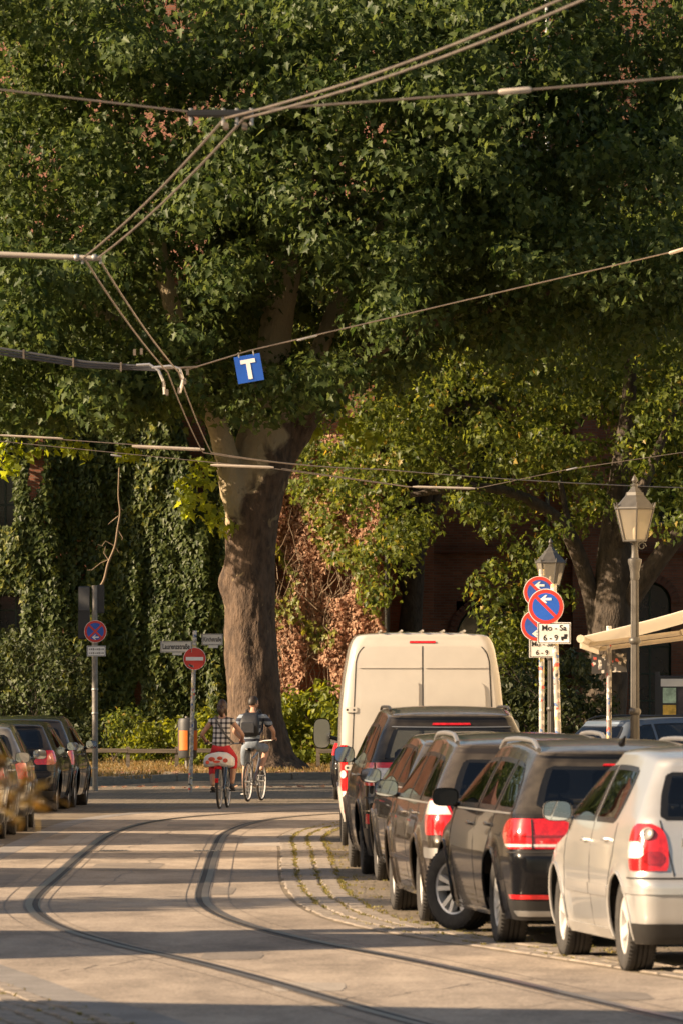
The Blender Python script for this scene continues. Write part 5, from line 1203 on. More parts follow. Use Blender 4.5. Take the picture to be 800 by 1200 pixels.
# far pull-offs
t = span('far_pull_off', 'thin pull off wire with pale insulator rod at the left of the plane tree'); d = 97
wire([P(-300, 495, d), P(0, 510, d), P(240, 527, d)], .008, '', .0, t, 'wire'); insul(t, P(0, 510, d), P(74, 514, d), .016); insul(t, P(155, 523, d), P(240, 527, d), .026)
t = span('far_pull_off', 'thin pull off wire with pale insulator rod in front of the plane trunk'); d = 103
wire([P(-300, 480, d), P(0, 517, d), P(320, 549, d), P(480, 571, d)], .007, '', .0, t, 'wire'); insul(t, P(247, 545, d), P(321, 548, d), .024); insul(t, P(130, 533, d), P(143, 535, d), .016, M_STEEL)
t = span('far_pull_off', 'thin pull off wire with insulator rod before the right hand tree'); d = 113
wire([P(330, 549, d), P(485, 571, d), P(560, 572, d), P(665, 550, d), P(800, 530, d), P(1200, 470, d)], .007, '', .0, t, 'wire'); insul(t, P(483, 570.5, d), P(556, 572.5, d), .022); insul(t, P(663, 551, d), P(676, 548, d), .016, M_STEEL)
# ------------------------------------------------------------------ vegetation
def leaf_template(kind):
    if kind == 'palm':      # five lobed plane / maple leaf, folded a little along the midrib
        p = [(0, 0), (.30, -.06), (.22, .16), (.52, .30), (.26, .42), (.20, .62), (.0, 1.0), (-.20, .62), (-.26, .42), (-.52, .30), (-.22, .16), (-.30, -.06)]
        v = [(x, y - .05, .22 * abs(x) - .10 * y * y) for x, y in p]
        f = [(0, 1, 2), (0, 2, 4), (2, 3, 4), (0, 4, 5), (0, 5, 6), (0, 6, 7), (0, 7, 8), (0, 8, 10), (8, 9, 10), (0, 10, 11)]
    elif kind == 'oval':
        v = [(0, 0, 0), (.28, .35, .08), (.20, .72, .05), (0, 1, -.08), (-.20, .72, .05), (-.28, .35, .08)]
        f = [(0, 1, 2, 3), (0, 3, 4, 5)]
    else:                   # ivy: broad three pointed
        v = [(0, 0, 0), (.45, .18, .06), (.22, .48, .04), (0, 1, -.12), (-.22, .48, .04), (-.45, .18, .06)]
        f = [(0, 1, 2, 3), (0, 3, 4, 5)]
    tri = []
    for q in f:
        for k in range(1, len(q) - 1): tri.append((q[0], q[k], q[k + 1]))
    return np.array(v, float), np.array(tri, int)
def leaves(name, pos, nrm, size, kind, m, parent=None, roll=None, droop=.5, spread=.6, r=None):
    """one mesh of many leaf blades: pos and nrm (n,3), size (n,)"""
    r = r or rng; n = len(pos); V, F = leaf_template(kind)
    nn = nrm + r.normal(0, spread, (n, 3)); nn /= np.linalg.norm(nn, axis=1)[:, None] + 1e-9
    tip = r.normal(0, .7, (n, 3)); tip[:, 2] -= droop * 1.6
    tip -= nn * np.sum(tip * nn, 1)[:, None]; tip /= np.linalg.norm(tip, axis=1)[:, None] + 1e-9
    sd = np.cross(tip, nn)
    sz = size[:, None, None]
    P_ = pos[:, None, :] + sz * (V[None, :, 0:1] * sd[:, None, :] + V[None, :, 1:2] * tip[:, None, :] + V[None, :, 2:3] * nn[:, None, :])
    P_ = P_.reshape(-1, 3); k = len(V); T = (F[None] + (np.arange(n) * k)[:, None, None]).reshape(-1, 3)
    me = bpy.data.meshes.new(name); me.vertices.add(len(P_)); me.vertices.foreach_set('co', P_.ravel().astype(np.float32))
    me.loops.add(T.size); me.loops.foreach_set('vertex_index', T.ravel().astype(np.int32))
    me.polygons.add(len(T)); me.polygons.foreach_set('loop_start', np.arange(0, T.size, 3, dtype=np.int32)); me.polygons.foreach_set('loop_total', np.full(len(T), 3, dtype=np.int32))
    me.materials.append(m); me.update(calc_edges=True); me.validate()
    o = put(name, me, parent); o['kind'] = 'stuff'; return o
def clumps(centres, radii, per, squash=.75, r=None, down=.15):
    """leaf positions and outward normals on and inside many soft clumps"""
    r = r or rng; ps, ns = [], []
    for c, rad, k in zip(centres, radii, per):
        d = r.normal(0, 1, (k, 3)); d /= np.linalg.norm(d, axis=1)[:, None]; d[:, 2] = d[:, 2] * squash - down * 0
        q = rad * (r.random(k) ** .45)[:, None] * d; ps.append(np.asarray(c) + q); nv = d.copy(); nv[:, 2] += .35; ns.append(nv)
    return np.concatenate(ps), np.concatenate(ns)
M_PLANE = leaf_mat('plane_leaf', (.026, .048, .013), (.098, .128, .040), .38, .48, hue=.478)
M_PLANE2 = leaf_mat('backlit_tone_leaf', (.11, .15, .02), (.23, .28, .05), .50, .45)
M_LIND = leaf_mat('linden_leaf', (.026, .044, .010), (.135, .162, .036), .45, .42, (.28, .21, .05), .48)
M_IVY = leaf_mat('ivy_leaf', (.021, .036, .010), (.082, .102, .028), .28, .45)
M_IVY2 = leaf_mat('creeper_leaf', (.075, .095, .018), (.22, .22, .045), .38, .42)
M_DEAD = leaf_mat('dead_ivy_leaf', (.21, .115, .068), (.43, .275, .175), .25, .7)
M_BUSH = leaf_mat('bush_leaf', (.070, .095, .016), (.19, .21, .035), .40, .42)
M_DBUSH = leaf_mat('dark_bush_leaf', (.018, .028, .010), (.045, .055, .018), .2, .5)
def bark(name, c1, c2, patch=None, patch_lo=.58, sc=1.6, light=False):
    m = mat(name, c1, .9, 0, .2, 7, .045, 20, col2=c2, stretch=(1, 1, .45))
    if patch:
        N = m.node_tree.nodes; L = m.node_tree.links; b = N['Principled BSDF']; old = b.inputs['Base Color'].links[0].from_socket
        tc = N.new('ShaderNodeTexCoord'); v = N.new('ShaderNodeTexNoise'); v.inputs['Scale'].default_value = sc; v.inputs['Detail'].default_value = 4; v.inputs['Distortion'].default_value = .8; L.new(tc.outputs['Object'], v.inputs['Vector'])
        cr = N.new('ShaderNodeValToRGB'); cr.color_ramp.elements[0].position = patch_lo; cr.color_ramp.elements[1].position = patch_lo + .03; L.new(v.outputs[0], cr.inputs[0])
        mx = N.new('ShaderNodeMix'); mx.data_type = 'RGBA'; L.new(cr.outputs[0], mx.inputs['Factor']); L.new(old, mx.inputs['A']); mx.inputs['B'].default_value = (*patch, 1); L.new(mx.outputs['Result'], b.inputs['Base Color'])
        if light:      # plane bark flakes pale cream on upper limbs; left limb painted paler as sunlit
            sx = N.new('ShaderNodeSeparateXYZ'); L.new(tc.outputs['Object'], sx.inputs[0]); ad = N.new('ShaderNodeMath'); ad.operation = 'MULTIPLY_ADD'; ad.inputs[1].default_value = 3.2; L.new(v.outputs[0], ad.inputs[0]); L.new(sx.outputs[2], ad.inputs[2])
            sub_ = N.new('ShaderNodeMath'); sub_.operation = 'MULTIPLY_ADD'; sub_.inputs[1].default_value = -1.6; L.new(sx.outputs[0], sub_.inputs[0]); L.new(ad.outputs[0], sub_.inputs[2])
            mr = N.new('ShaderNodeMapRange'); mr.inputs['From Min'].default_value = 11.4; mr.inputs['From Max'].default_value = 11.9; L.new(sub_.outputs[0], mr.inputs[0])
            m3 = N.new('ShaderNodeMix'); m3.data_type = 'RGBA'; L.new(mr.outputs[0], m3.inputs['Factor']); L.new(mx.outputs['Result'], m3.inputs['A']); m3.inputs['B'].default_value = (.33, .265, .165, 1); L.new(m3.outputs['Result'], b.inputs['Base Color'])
    return m
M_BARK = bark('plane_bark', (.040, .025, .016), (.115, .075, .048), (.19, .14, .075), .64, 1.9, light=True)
M_BARKL = bark('plane_limb_bark', (.24, .195, .125), (.38, .32, .21), (.10, .075, .05), .60, 2.2)
M_BARK2 = bark('linden_bark', (.032, .024, .017), (.080, .060, .042))
M_TWIG = mat('dead_twig', (.19, .135, .085), .8)

def trunk(name, m, parent, axis, rad, n=40, lump=.07, seed=0, lumps=()):
    """a trunk: rings along an axis, roughened, with burls"""
    mb = MB(); rings = []; K = len(axis) * 10
    ax = np.array(axis, float); t0 = np.arange(len(axis)); tt = np.linspace(0, len(axis) - 1, K)
    A = np.stack([np.interp(tt, t0, ax[:, k]) for k in range(3)], 1); Rr = np.interp(tt, t0, rad)
    for k_ in range(3): A[1:-1] = (A[:-2] + 2 * A[1:-1] + A[2:]) / 4; Rr[1:-1] = (Rr[:-2] + 2 * Rr[1:-1] + Rr[2:]) / 4
    for i in range(K):
        ring = []
        for j in range(n):
            a = 2 * math.pi * j / n; dx, dy = math.cos(a), math.sin(a); r_ = Rr[i]; z = A[i][2]
            f = 1 + lump * noise.noise((dx * 1.6 + seed, dy * 1.6, z * .55)) * 1.6 + lump * .55 * noise.noise((dx * 4 + seed, dy * 4, z * 1.7)) + lump * .3 * noise.noise((dx * 10, dy * 10 + seed, z * 3.3))
            for (la, lz, lw, lh, amt) in lumps:
                da = math.atan2(math.sin(a - la), math.cos(a - la)); f += amt * math.exp(-(da / lw) ** 2 - ((z - lz) / lh) ** 2)
            ring.append(Vector((A[i][0] + dx * r_ * f, A[i][1] + dy * r_ * f, z)))
        rings.append(ring)
    mb.loft(rings, True); return mb.build(name, m, parent, 'all')
def limb(parent, pts, r0, r1, m, name='limb', n=12):
    k = len(pts); L_ = smooth3(pts); K = len(L_)
    return MB().tube(L_, [r0 + (r1 - r0) * i / (K - 1) for i in range(K)], n).build(name, m, parent, 'all')
def smooth3(pts, s=6):
    p = [Vector(q) for q in pts]; p = [p[0] * 2 - p[1]] + p + [p[-1] * 2 - p[-2]]; out = []
    for i in range(1, len(p) - 2):
        for k in range(s):
            t = k / s; a, b, c, d = p[i - 1], p[i], p[i + 1], p[i + 2]
            out.append(.5 * ((2 * b) + (c - a) * t + (2 * a - 5 * b + 4 * c - d) * t * t + (3 * b - a - 3 * c + d) * t ** 3))
    out.append(p[-2]); return out

# --- the great plane tree
TD = 150.0
def TP(px, py, dd=0): return P(px, py, TD + dd)
pt_ = thing('plane_tree', 'huge old plane tree with thick burled trunk filling the view', 'tree', (0, 0, 0))
tz = lambda y: CAMH + (818 - y) / FPX * TD
tx_ = lambda x: (x - 400) / FPX * TD
ax = [(tx_(318), TD, 0), (tx_(303), TD, .5), (tx_(299), TD, 1.4), (tx_(296), TD, 2.6), (tx_(293), TD, 3.8), (tx_(293), TD, 5.0), (tx_(297), TD, 6.2), (tx_(305), TD, 7.2), (tx_(311), TD, 8.2), (tx_(318), TD, 9.6)]
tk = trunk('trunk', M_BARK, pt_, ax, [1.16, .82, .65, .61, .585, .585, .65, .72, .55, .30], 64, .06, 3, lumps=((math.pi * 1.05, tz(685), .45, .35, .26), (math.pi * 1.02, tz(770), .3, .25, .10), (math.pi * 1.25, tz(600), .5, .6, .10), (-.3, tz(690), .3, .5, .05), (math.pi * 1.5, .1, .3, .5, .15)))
LIMBS = [([TP(297, 660, -.1), TP(283, 612, -.28), TP(273, 570, -.45), TP(264, 530, -.6), TP(252, 490, -.7), TP(225, 430, -1), TP(200, 350, -1.5), TP(180, 260, -2)], .36, .18), ([TP(308, 640, 0), TP(316, 560, 0), TP(320, 480, 0), TP(322, 400, .2), TP(335, 320, .3), TP(352, 240, .5), TP(360, 120, .6)], .55, .26),
         ([TP(312, 600, .1), TP(326, 545, .1), TP(350, 502, .2), TP(385, 455, 0), TP(440, 405, -.3), TP(520, 370, -.6), TP(640, 340, -1), TP(760, 300, -1)], .42, .15), ([TP(320, 540, .3), TP(370, 420, .8), TP(410, 330, 1.2), TP(470, 230, 1.6), TP(520, 120, 2)], .30, .12),
         ([TP(275, 560, -.4), TP(220, 440, 0), TP(140, 380, -.5), TP(60, 330, -1)], .24, .10), ([TP(310, 580, .6), TP(300, 440, 3), TP(260, 330, 5), TP(240, 200, 7)], .35, .12)]
bmj = bmesh.new(); bmj.from_mesh(tk.data)
for pts, ra, rb in LIMBS:
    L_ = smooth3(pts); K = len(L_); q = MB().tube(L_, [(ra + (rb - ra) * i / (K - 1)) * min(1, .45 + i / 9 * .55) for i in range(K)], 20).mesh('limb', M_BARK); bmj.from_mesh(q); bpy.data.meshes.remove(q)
be = [e for e in bmj.edges if e.is_boundary]; bmesh.ops.holes_fill(bmj, edges=be, sides=0); bmesh.ops.recalc_face_normals(bmj, faces=bmj.faces)
bmj.to_mesh(tk.data); bmj.free()
md = tk.modifiers.new('union', 'REMESH'); md.mode = 'VOXEL'; md.voxel_size = .055; md.use_smooth_shade = True     # trunk and limbs grow together
sm_ = tk.modifiers.new('soft', 'SMOOTH'); sm_.iterations = 4; sm_.factor = .5
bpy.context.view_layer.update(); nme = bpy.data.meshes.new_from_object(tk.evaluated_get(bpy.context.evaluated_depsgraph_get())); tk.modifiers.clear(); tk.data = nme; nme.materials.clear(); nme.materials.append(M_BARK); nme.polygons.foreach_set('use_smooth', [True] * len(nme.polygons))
co = np.empty(len(nme.vertices) * 3); nme.vertices.foreach_get('co', co); co = co.reshape(-1, 3); no = np.empty(len(nme.vertices) * 3); nme.vertices.foreach_get('normal', no); no = no.reshape(-1, 3)
dsp = np.array([.030 * noise.noise((p[0] * 3.2, p[1] * 3.2, p[2] * 1.1)) + .022 * noise.noise((p[0] * 8, p[1] * 8, p[2] * 2.6)) + .016 * noise.noise((p[0] * 17, p[1] * 17, p[2] * 6)) for p in co])     # rough bark
nme.vertices.foreach_set('co', (co + no * dsp[:, None]).ravel()); nme.update()
r1 = np.random.default_rng(11)
cen, rad, per = [], [], []
cx0, cz0 = tx_(380), 16.8
def crown_ok(px, py):      # lower outline of the crown, as it hangs in front of the wall
    lim = np.interp(px, [-200, 0, 60, 120, 200, 245, 300, 345, 400, 470, 520, 600, 660, 720, 800, 1000], [550, 540, 528, 518, 516, 515, 518, 512, 492, 465, 448, 442, 430, 425, 405, 390])
    return py < lim
n_try = 0
while len(cen) < 1150 and n_try < 60000:          # the part of the crown over the street
    n_try += 1
    c = np.array([r1.uniform(-9, 9), TD + r1.uniform(-8, 3), r1.uniform(7.2, 19.5)])
    px, py = 400 + FPX * c[0] / c[1], 818 - FPX * (c[2] - CAMH) / c[1]; R_ = r1.uniform(.5, 1.1)
    if not crown_ok(px, py + R_ * 36): continue
    if c[1] < TD + .4 and r1.random() < .96 and any(abs(px - wx) < ww + R_ * 22 and abs(py - wy) < wh + R_ * 18 for wx, wy, ww, wh in ((334, 355, 14, 48), (205, 310, 10, 28), (395, 372, 8, 26))): continue    # openings where limbs show
    if c[1] < TD - 8 + 5 * noise.noise((c[0] * .35, c[2] * .35, 2.0)) ** 2 * 6: continue
    cen.append(c); rad.append(R_); per.append(int(165 * R_ ** 1.3))
for k in range(270):
    c = np.array([r1.uniform(-10.5, 10.5), TD + r1.uniform(2.5, 7), r1.uniform(9.5, 21.5)]); cen.append(c); rad.append(1.2); per.append(95)
for k in range(46):
    px, py = ((190, 165), (775, 70), (30, 150), (760, 120))[k % 4]; c = P(px + r1.normal(0, 26), py + r1.normal(0, 26), TD + r1.uniform(-1, 4)); cen.append(np.array(c)); rad.append(.8); per.append(80)
for k in range(230):                               # the rest of it, above and to the sides
    d = r1.normal(0, 1, 3); d /= np.linalg.norm(d); s = r1.random() ** .28
    c = np.array([cx0 + d[0] * 14 * s, TD + d[1] * 9.5 * s, cz0 + 1 + d[2] * 9.8 * s])
    px, py = 400 + FPX * c[0] / c[1], 818 - FPX * (c[2] - CAMH) / c[1]
    if not crown_ok(px, py + 50) or c[2] < 8.5: continue
    cen.append(c); rad.append(1.5); per.append(100)
ps, ns_ = clumps(cen, rad, per, .7, r1)
sz = .10 + .15 * r1.random(len(ps)) ** 1.3
leaves('crown', ps, ns_, sz, 'palm', M_PLANE, pt_, droop=.55, spread=.55, r=r1)
# sprigs low on the trunk and at the lower edge, sunlit look put into their brighter leaf colour
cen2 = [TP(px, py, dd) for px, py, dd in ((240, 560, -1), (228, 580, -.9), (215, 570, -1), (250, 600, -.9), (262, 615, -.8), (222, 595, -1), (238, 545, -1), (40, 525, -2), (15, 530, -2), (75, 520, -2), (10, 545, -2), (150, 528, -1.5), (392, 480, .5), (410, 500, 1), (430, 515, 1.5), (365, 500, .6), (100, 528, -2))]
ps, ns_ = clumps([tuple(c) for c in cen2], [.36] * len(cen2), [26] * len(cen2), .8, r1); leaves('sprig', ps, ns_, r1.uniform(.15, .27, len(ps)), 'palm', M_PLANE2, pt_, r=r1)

# --- generic tree
def tree(name, label, loc, axis, rad, cens, rads, per, size, kind, m, barkm, limbs=(), cat='tree', group=None, seed=1, droop=.5, lump=.05):
    t = thing(name, label, cat, (0, 0, 0), 0, group); r = np.random.default_rng(seed)
    if axis: trunk('trunk', barkm, t, axis, rad, 28, lump, seed)
    for pts, a, b_ in limbs: limb(t, pts, a, b_, barkm)
    ps, ns_ = clumps(cens, rads, per, .75, r)
    leaves('crown', ps, ns_, r.uniform(size[0], size[1], len(ps)), kind, m, t, droop=droop, r=r)
    return t
# --- the leaning linden on the right
LD = 168.0
def LP(px, py, dd=0): return P(px, py, LD + dd)
r2 = np.random.default_rng(5); cen, rad, per = [], [], []
n_try = 0
while len(cen) < 780 and n_try < 20000:
    n_try += 1
    px, py, dd = r2.uniform(340, 900), r2.uniform(240, 740), r2.uniform(-4, 6)
    lo = np.interp(px, [330, 400, 440, 500, 545, 580, 620, 660, 700, 750, 800, 900], [560, 655, 700, 640, 590, 600, 700, 650, 600, 620, 630, 640])
    if py > lo or (py > lo - 60 and r2.random() < .35): continue
    if noise.noise((px * .012, py * .012, dd * .3)) < (-.10 if py > 470 else -.22): continue
    cen.append(tuple(LP(px, py, dd))); R_ = r2.uniform(.35, .8); rad.append(R_); per.append(int(120 * R_ ** 1.2))
for px, py in ((600, 640), (612, 655), (588, 668), (606, 690), (625, 668), (640, 640), (570, 715), (585, 700), (615, 712), (600, 728), (690, 560), (700, 590), (735, 520), (745, 545), (560, 600), (548, 585), (575, 620), (590, 610), (630, 700), (640, 680), (655, 700), (580, 735), (610, 735), (560, 690), (572, 670)):
    cen.append(tuple(LP(px, py, -3))); rad.append(.5); per.append(70)
lt = tree('linden_tree', 'spreading tree with forked dark trunk before the brick church', None, [tuple(LP(708, 818)[:2]) + (0,), tuple(LP(706, 818)[:2]) + (1.2,), tuple(LP(710, 818)[:2]) + (2.6,), tuple(LP(718, 818)[:2]) + (3.9,), tuple(LP(722, 818)[:2]) + (5.2,), tuple(LP(726, 818)[:2]) + (7.0,)], [.80, .62, .58, .60, .46, .22], cen, rad, per, (.11, .20), 'palm', M_LIND, M_BARK2,
     limbs=(([LP(700, 740), LP(690, 690), LP(668, 630, -.5), LP(640, 598, -1), LP(590, 575, -1.5), LP(540, 572, -2), LP(480, 580, -2)], .26, .07), ([LP(712, 720), LP(714, 650), LP(722, 580), LP(735, 480), LP(740, 400)], .40, .14), ([LP(720, 725), LP(760, 670, -.4), LP(800, 620, -.6), LP(850, 560, -.6)], .34, .14), ([LP(715, 660), LP(740, 600, -.5), LP(765, 540, -.6), LP(790, 480, -.8)], .24, .08), ([LP(668, 630, -.5), LP(655, 560, -.5), LP(640, 500, -.6)], .10, .03), ([LP(560, 572, -1.8), LP(520, 540, -2), LP(490, 520, -2)], .06, .02)), seed=5)
# --- more trees: behind and outside the frame on the left, shading the crossing
def round_tree(label, x, y, h, rx, rz, seed, m, name='tree', n=150, size=(.2, .36), per0=75, group='trees round the green'):
    r = np.random.default_rng(seed); cen, rad, per = [], [], []
    for k in range(n):
        d = r.normal(0, 1, 3); d /= np.linalg.norm(d); s = r.random() ** .35; cen.append((x + d[0] * rx * s, y + d[1] * rx * s, h + d[2] * rz * s)); R_ = r.uniform(.7, 1.3); rad.append(R_); per.append(int(per0 * R_))
    lm = [([(x, y, h * .35), (x + rx * .3 * math.cos(a), y + rx * .3 * math.sin(a), h * .7), (x + rx * .6 * math.cos(a), y + rx * .6 * math.sin(a), h)], .22, .06) for a in (0.4, 2.2, 4.1, 5.4)]
    return tree(name, label, None, [(x, y, -.1), (x, y, h * .2), (x + .2, y, h * .4), (x + .1, y, h * .6)], [.5, .36, .3, .26], cen, rad, per, size, 'palm', m, M_BARK2, lm, group=group, seed=seed)
round_tree('broad tree beside the cross street behind the low white house', -22.0, 112, 6.4, 5.0, 3.6, 21, M_PLANE)
round_tree('tall tree at the corner of the green left of the sign posts', -18.5, 117, 9.5, 6.5, 6.0, 22, M_PLANE)
round_tree('dense tree on the green left of the ivy house', -19.0, 131, 9.5, 6.0, 6.0, 23, M_PLANE)
round_tree('dark tree between the ivy house and the church', 1.9, 184, 14.0, 5.2, 5.5, 24, M_PLANE, n=170)
round_tree('dark tree behind the leaning tree by the church', 11.5, 176, 12.5, 6.0, 5.8, 25, M_PLANE, n=170)
round_tree('small street tree before the narrow white gabled house', -10.2, 53.2, 3.9, 1.5, 1.5, 41, M_PLANE, n=34, size=(.12, .22), per0=60, group='small street trees on the left pavement')  # added out of frame to soften and break the gable shadows
round_tree('small street tree before the small cream gabled house', -10.2, 70.2, 4.3, 1.7, 1.6, 42, M_PLANE, n=38, size=(.12, .22), per0=60, group='small street trees on the left pavement')
0 and round_tree('small street tree before the ochre house at the row end', -10.2, 82.0, 4.6, 1.6, 1.7, 43, M_PLANE, n=38, size=(.12, .22), per0=60, group='small street trees on the left pavement')
# --- ivy on the house: hanging curtains
r3 = np.random.default_rng(9)
def ivy_depth(x, z): return .65 + .75 * noise.noise((x * .42, z * .16, 3.0)) + .35 * noise.noise((x * 1.3, z * .42, 7.0)) + .16 * noise.noise((x * 3.1, z * 1.1, 1.0))
def ivy(n, x0, x1, z0, z1, keep, m, name, label=None, parent=None, size=(.10, .19), kind='ivy', yb=IV, thr=-.3, droop=1.0):
    ps, ns_ = [], []
    X = r3.uniform(x0, x1, n); Z = r3.uniform(z0, z1, n)
    for x, z in zip(X, Z):
        if not keep(x, z): continue
        d = ivy_depth(x, z)
        if d < thr: continue
        d = max(.05, d); e = .15
        gx = (ivy_depth(x + e, z) - ivy_depth(x - e, z)) / (2 * e); gz = (ivy_depth(x, z + e) - ivy_depth(x, z - e)) / (2 * e)
        ps.append((x, yb - d - r3.uniform(-.22, .12), z)); ns_.append((-gx * -1 * 1.0, -1, .45 - gz * -1 * .6))
    ps = np.array(ps); ns_ = np.array(ns_); ns_[:, 0] = ns_[:, 0] * -1
    return leaves(name, ps, ns_, r3.uniform(size[0], size[1], len(ps)), kind, m, parent, droop=droop, spread=.42, r=r3)
ix = lambda px: (px - 400) / FPX * (IV - .5); iz = lambda py: CAMH + (818 - py) / FPX * (IV - .5)
def in_win(x, z):
    for cx, hw, zs, zp in ivh[:2]:
        if abs(x - cx + .15) < hw * .75 and zs + .2 < z < zp + hw * .5: return True
    return False
def keep_green(x, z):
    if in_win(x, z): return False
    if x > ix(318) + .5 * noise.noise((0, z * .5, 2)): return False
    if noise.noise((x * .9, z * .25, 12)) < -.48: return False
    return True
t = thing('ivy', 'hanging green ivy covering the brick house left of the plane trunk', 'ivy', (0, 0, 0))
ivy(105000, -10.6, .9, 0, 13, keep_green, M_IVY, 'foliage', parent=t, size=(.11, .20))
ivy(26000, -10.6, .9, 0, 13, lambda x, z: keep_green(x, z) and noise.noise((x * .8, z * .3, 5)) > .08, M_IVY2, 'pale_foliage', parent=t, size=(.12, .22))  # lighter yellow-green leaves; their share also paints highlights into the ivy
t = thing('ivy', 'ivy hanging on the side house wall left of the parked cars', 'ivy', (0, 0, 0)); bpy.data.objects.remove(t)
t = thing('creeper', 'orange brown withered creeper right of the plane trunk', 'creeper', (0, 0, 0))
def keep_dead(x, z):
    return ix(316) < x < ix(445) + .4 * noise.noise((0, z, 4)) and noise.noise((x * .7 + 5, z * .5, 9)) > -.32
ivy(21000, -2.2, 1.3, 0, 9, keep_dead, M_DEAD, 'dead_leaves', parent=t, size=(.07, .14), yb=IV - .3)
ivy(5200, -2.2, 1.3, 0, 9, lambda x, z: keep_dead(x, z) and noise.noise((x * .9 + 5, z * .6, 2)) > .12, M_IVY2, 'green_leaves', parent=t, size=(.12, .2), yb=IV - .45)
st = MB()
for k in range(130):
    x = r3.uniform(-1.9, 1.0); z = r3.uniform(.2, 5); pts = [(x, IV - .7, z)]
    for q in range(5): x += r3.normal(0, .18); z += r3.uniform(.15, .5); pts.append((x, IV - .75 - r3.uniform(0, .35), z))
    st.tube(pts, [.018, .015, .012, .010, .007, .004], 5)
o = st.build('stems', M_TWIG, t); o['kind'] = 'stuff'
# --- dead hanging branch before the ivy
t = thing('dead_branch', 'bare dead branch hanging in front of the ivy', 'branch', (0, 0, 0)); BD = 170
mn = [P(x, y, BD) for x, y in ((140, 548), (139, 580), (141, 600), (138, 620), (135, 640), (127, 660), (122, 680), (114, 692))]
MB().tube(smooth3(mn, 4), [.018 + .020 * i / 28 for i in range(29)], 7).build('stem', M_TWIG, t, True)
for pts in ([(135, 640), (124, 634), (120, 640), (115, 638)], [(130, 655), (118, 660), (108, 668), (102, 668)], [(138, 620), (144, 630), (143, 633)], [(139, 605), (130, 612), (127, 615)], [(135, 640), (140, 648)], [(128, 657), (122, 648), (124, 640)], [(141, 595), (145, 598)]):
    MB().tube([P(x, y, BD) for x, y in pts], [.018] + [.012] * (len(pts) - 2) + [.005], 5).build('twig', M_TWIG, t, True)
# --- shrubs
def shrub(label, x, y, w, h, n, size, kind, m, seed, name='shrub', dep=None, group=None, z0=.1, dens=1.0):
    t = thing(name, label, 'shrub', (x, y, z0), 0, group); r = np.random.default_rng(seed); cen, rad, per = [], [], []
    for k in range(n):
        a = r.uniform(-1, 1); u = r.random(); hh = h * (1 - .45 * abs(a) ** 2)
        R_ = r.uniform(.22, .42); cen.append((a * w / 2, r.normal(0, (dep or w * .25)), max(.15, u * hh))); rad.append(R_); per.append(int(34 * dens * R_ / .3))
    ps, ns_ = clumps(cen, rad, per, .8, r); leaves('foliage', ps, ns_, r.uniform(size[0], size[1], len(ps)), kind, m, t, droop=.35, r=r)
    for k in range(7): MB().tube([(r.normal(0, w * .12), r.normal(0, .1), -.1), (r.normal(0, w * .2), r.normal(0, .2), h * .4), (r.normal(0, w * .32), r.normal(0, .3), h * .8)], [.025, .018, .008], 5).build('stem', M_BARK2, t, True)
    return t
def SX(px, d): return (px - 400) / FPX * d
shrub('bright green shrub between the plane trunk and the white van', SX(362, 160), 160, 2.3, 2.0, 90, (.13, .24), 'oval', M_BUSH, 31)
shrub('small bright shrub behind the litter bin', SX(236, 158), 158, 1.0, 1.2, 26, (.12, .22), 'oval', M_BUSH, 32)
shrub('low sunlit shrub between the two sign posts', SX(190, 168), 168, 1.7, 1.25, 40, (.10, .18), 'oval', M_BUSH, 33)
shrub('low olive shrub right of the crossed no stopping sign', SX(148, 169), 169, 1.7, 1.3, 40, (.10, .17), 'oval', M_LIND, 34)
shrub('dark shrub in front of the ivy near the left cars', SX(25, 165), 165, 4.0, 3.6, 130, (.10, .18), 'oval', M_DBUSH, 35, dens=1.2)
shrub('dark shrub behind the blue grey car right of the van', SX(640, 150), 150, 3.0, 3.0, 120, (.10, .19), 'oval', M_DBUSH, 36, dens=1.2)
shrub('tall leafy shrub right of the white van', SX(600, 168), 168, 2.6, 4.2, 130, (.12, .22), 'oval', M_LIND, 37, dens=1.0)
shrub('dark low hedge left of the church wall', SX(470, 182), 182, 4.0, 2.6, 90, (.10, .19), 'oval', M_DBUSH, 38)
# fallen leaves under the plane tree
n = 1500; ps = np.stack([rng.uniform(-9, 5, n), rng.uniform(126, 152, n), np.full(n, .02)], 1); ps[ps[:, 1] > 138, 2] = .12; ps = ps[(ps[:, 1] > 141) | (ps[:, 1] < 128)]
o = leaves('fallen_leaves', ps, np.tile([0, 0, 1.0], (len(ps), 1)), rng.uniform(.07, .16, len(ps)), 'palm', M_DEAD, droop=0, spread=.25); tag(o, 'dry brown leaves fallen around the plane tree', 'leaves')
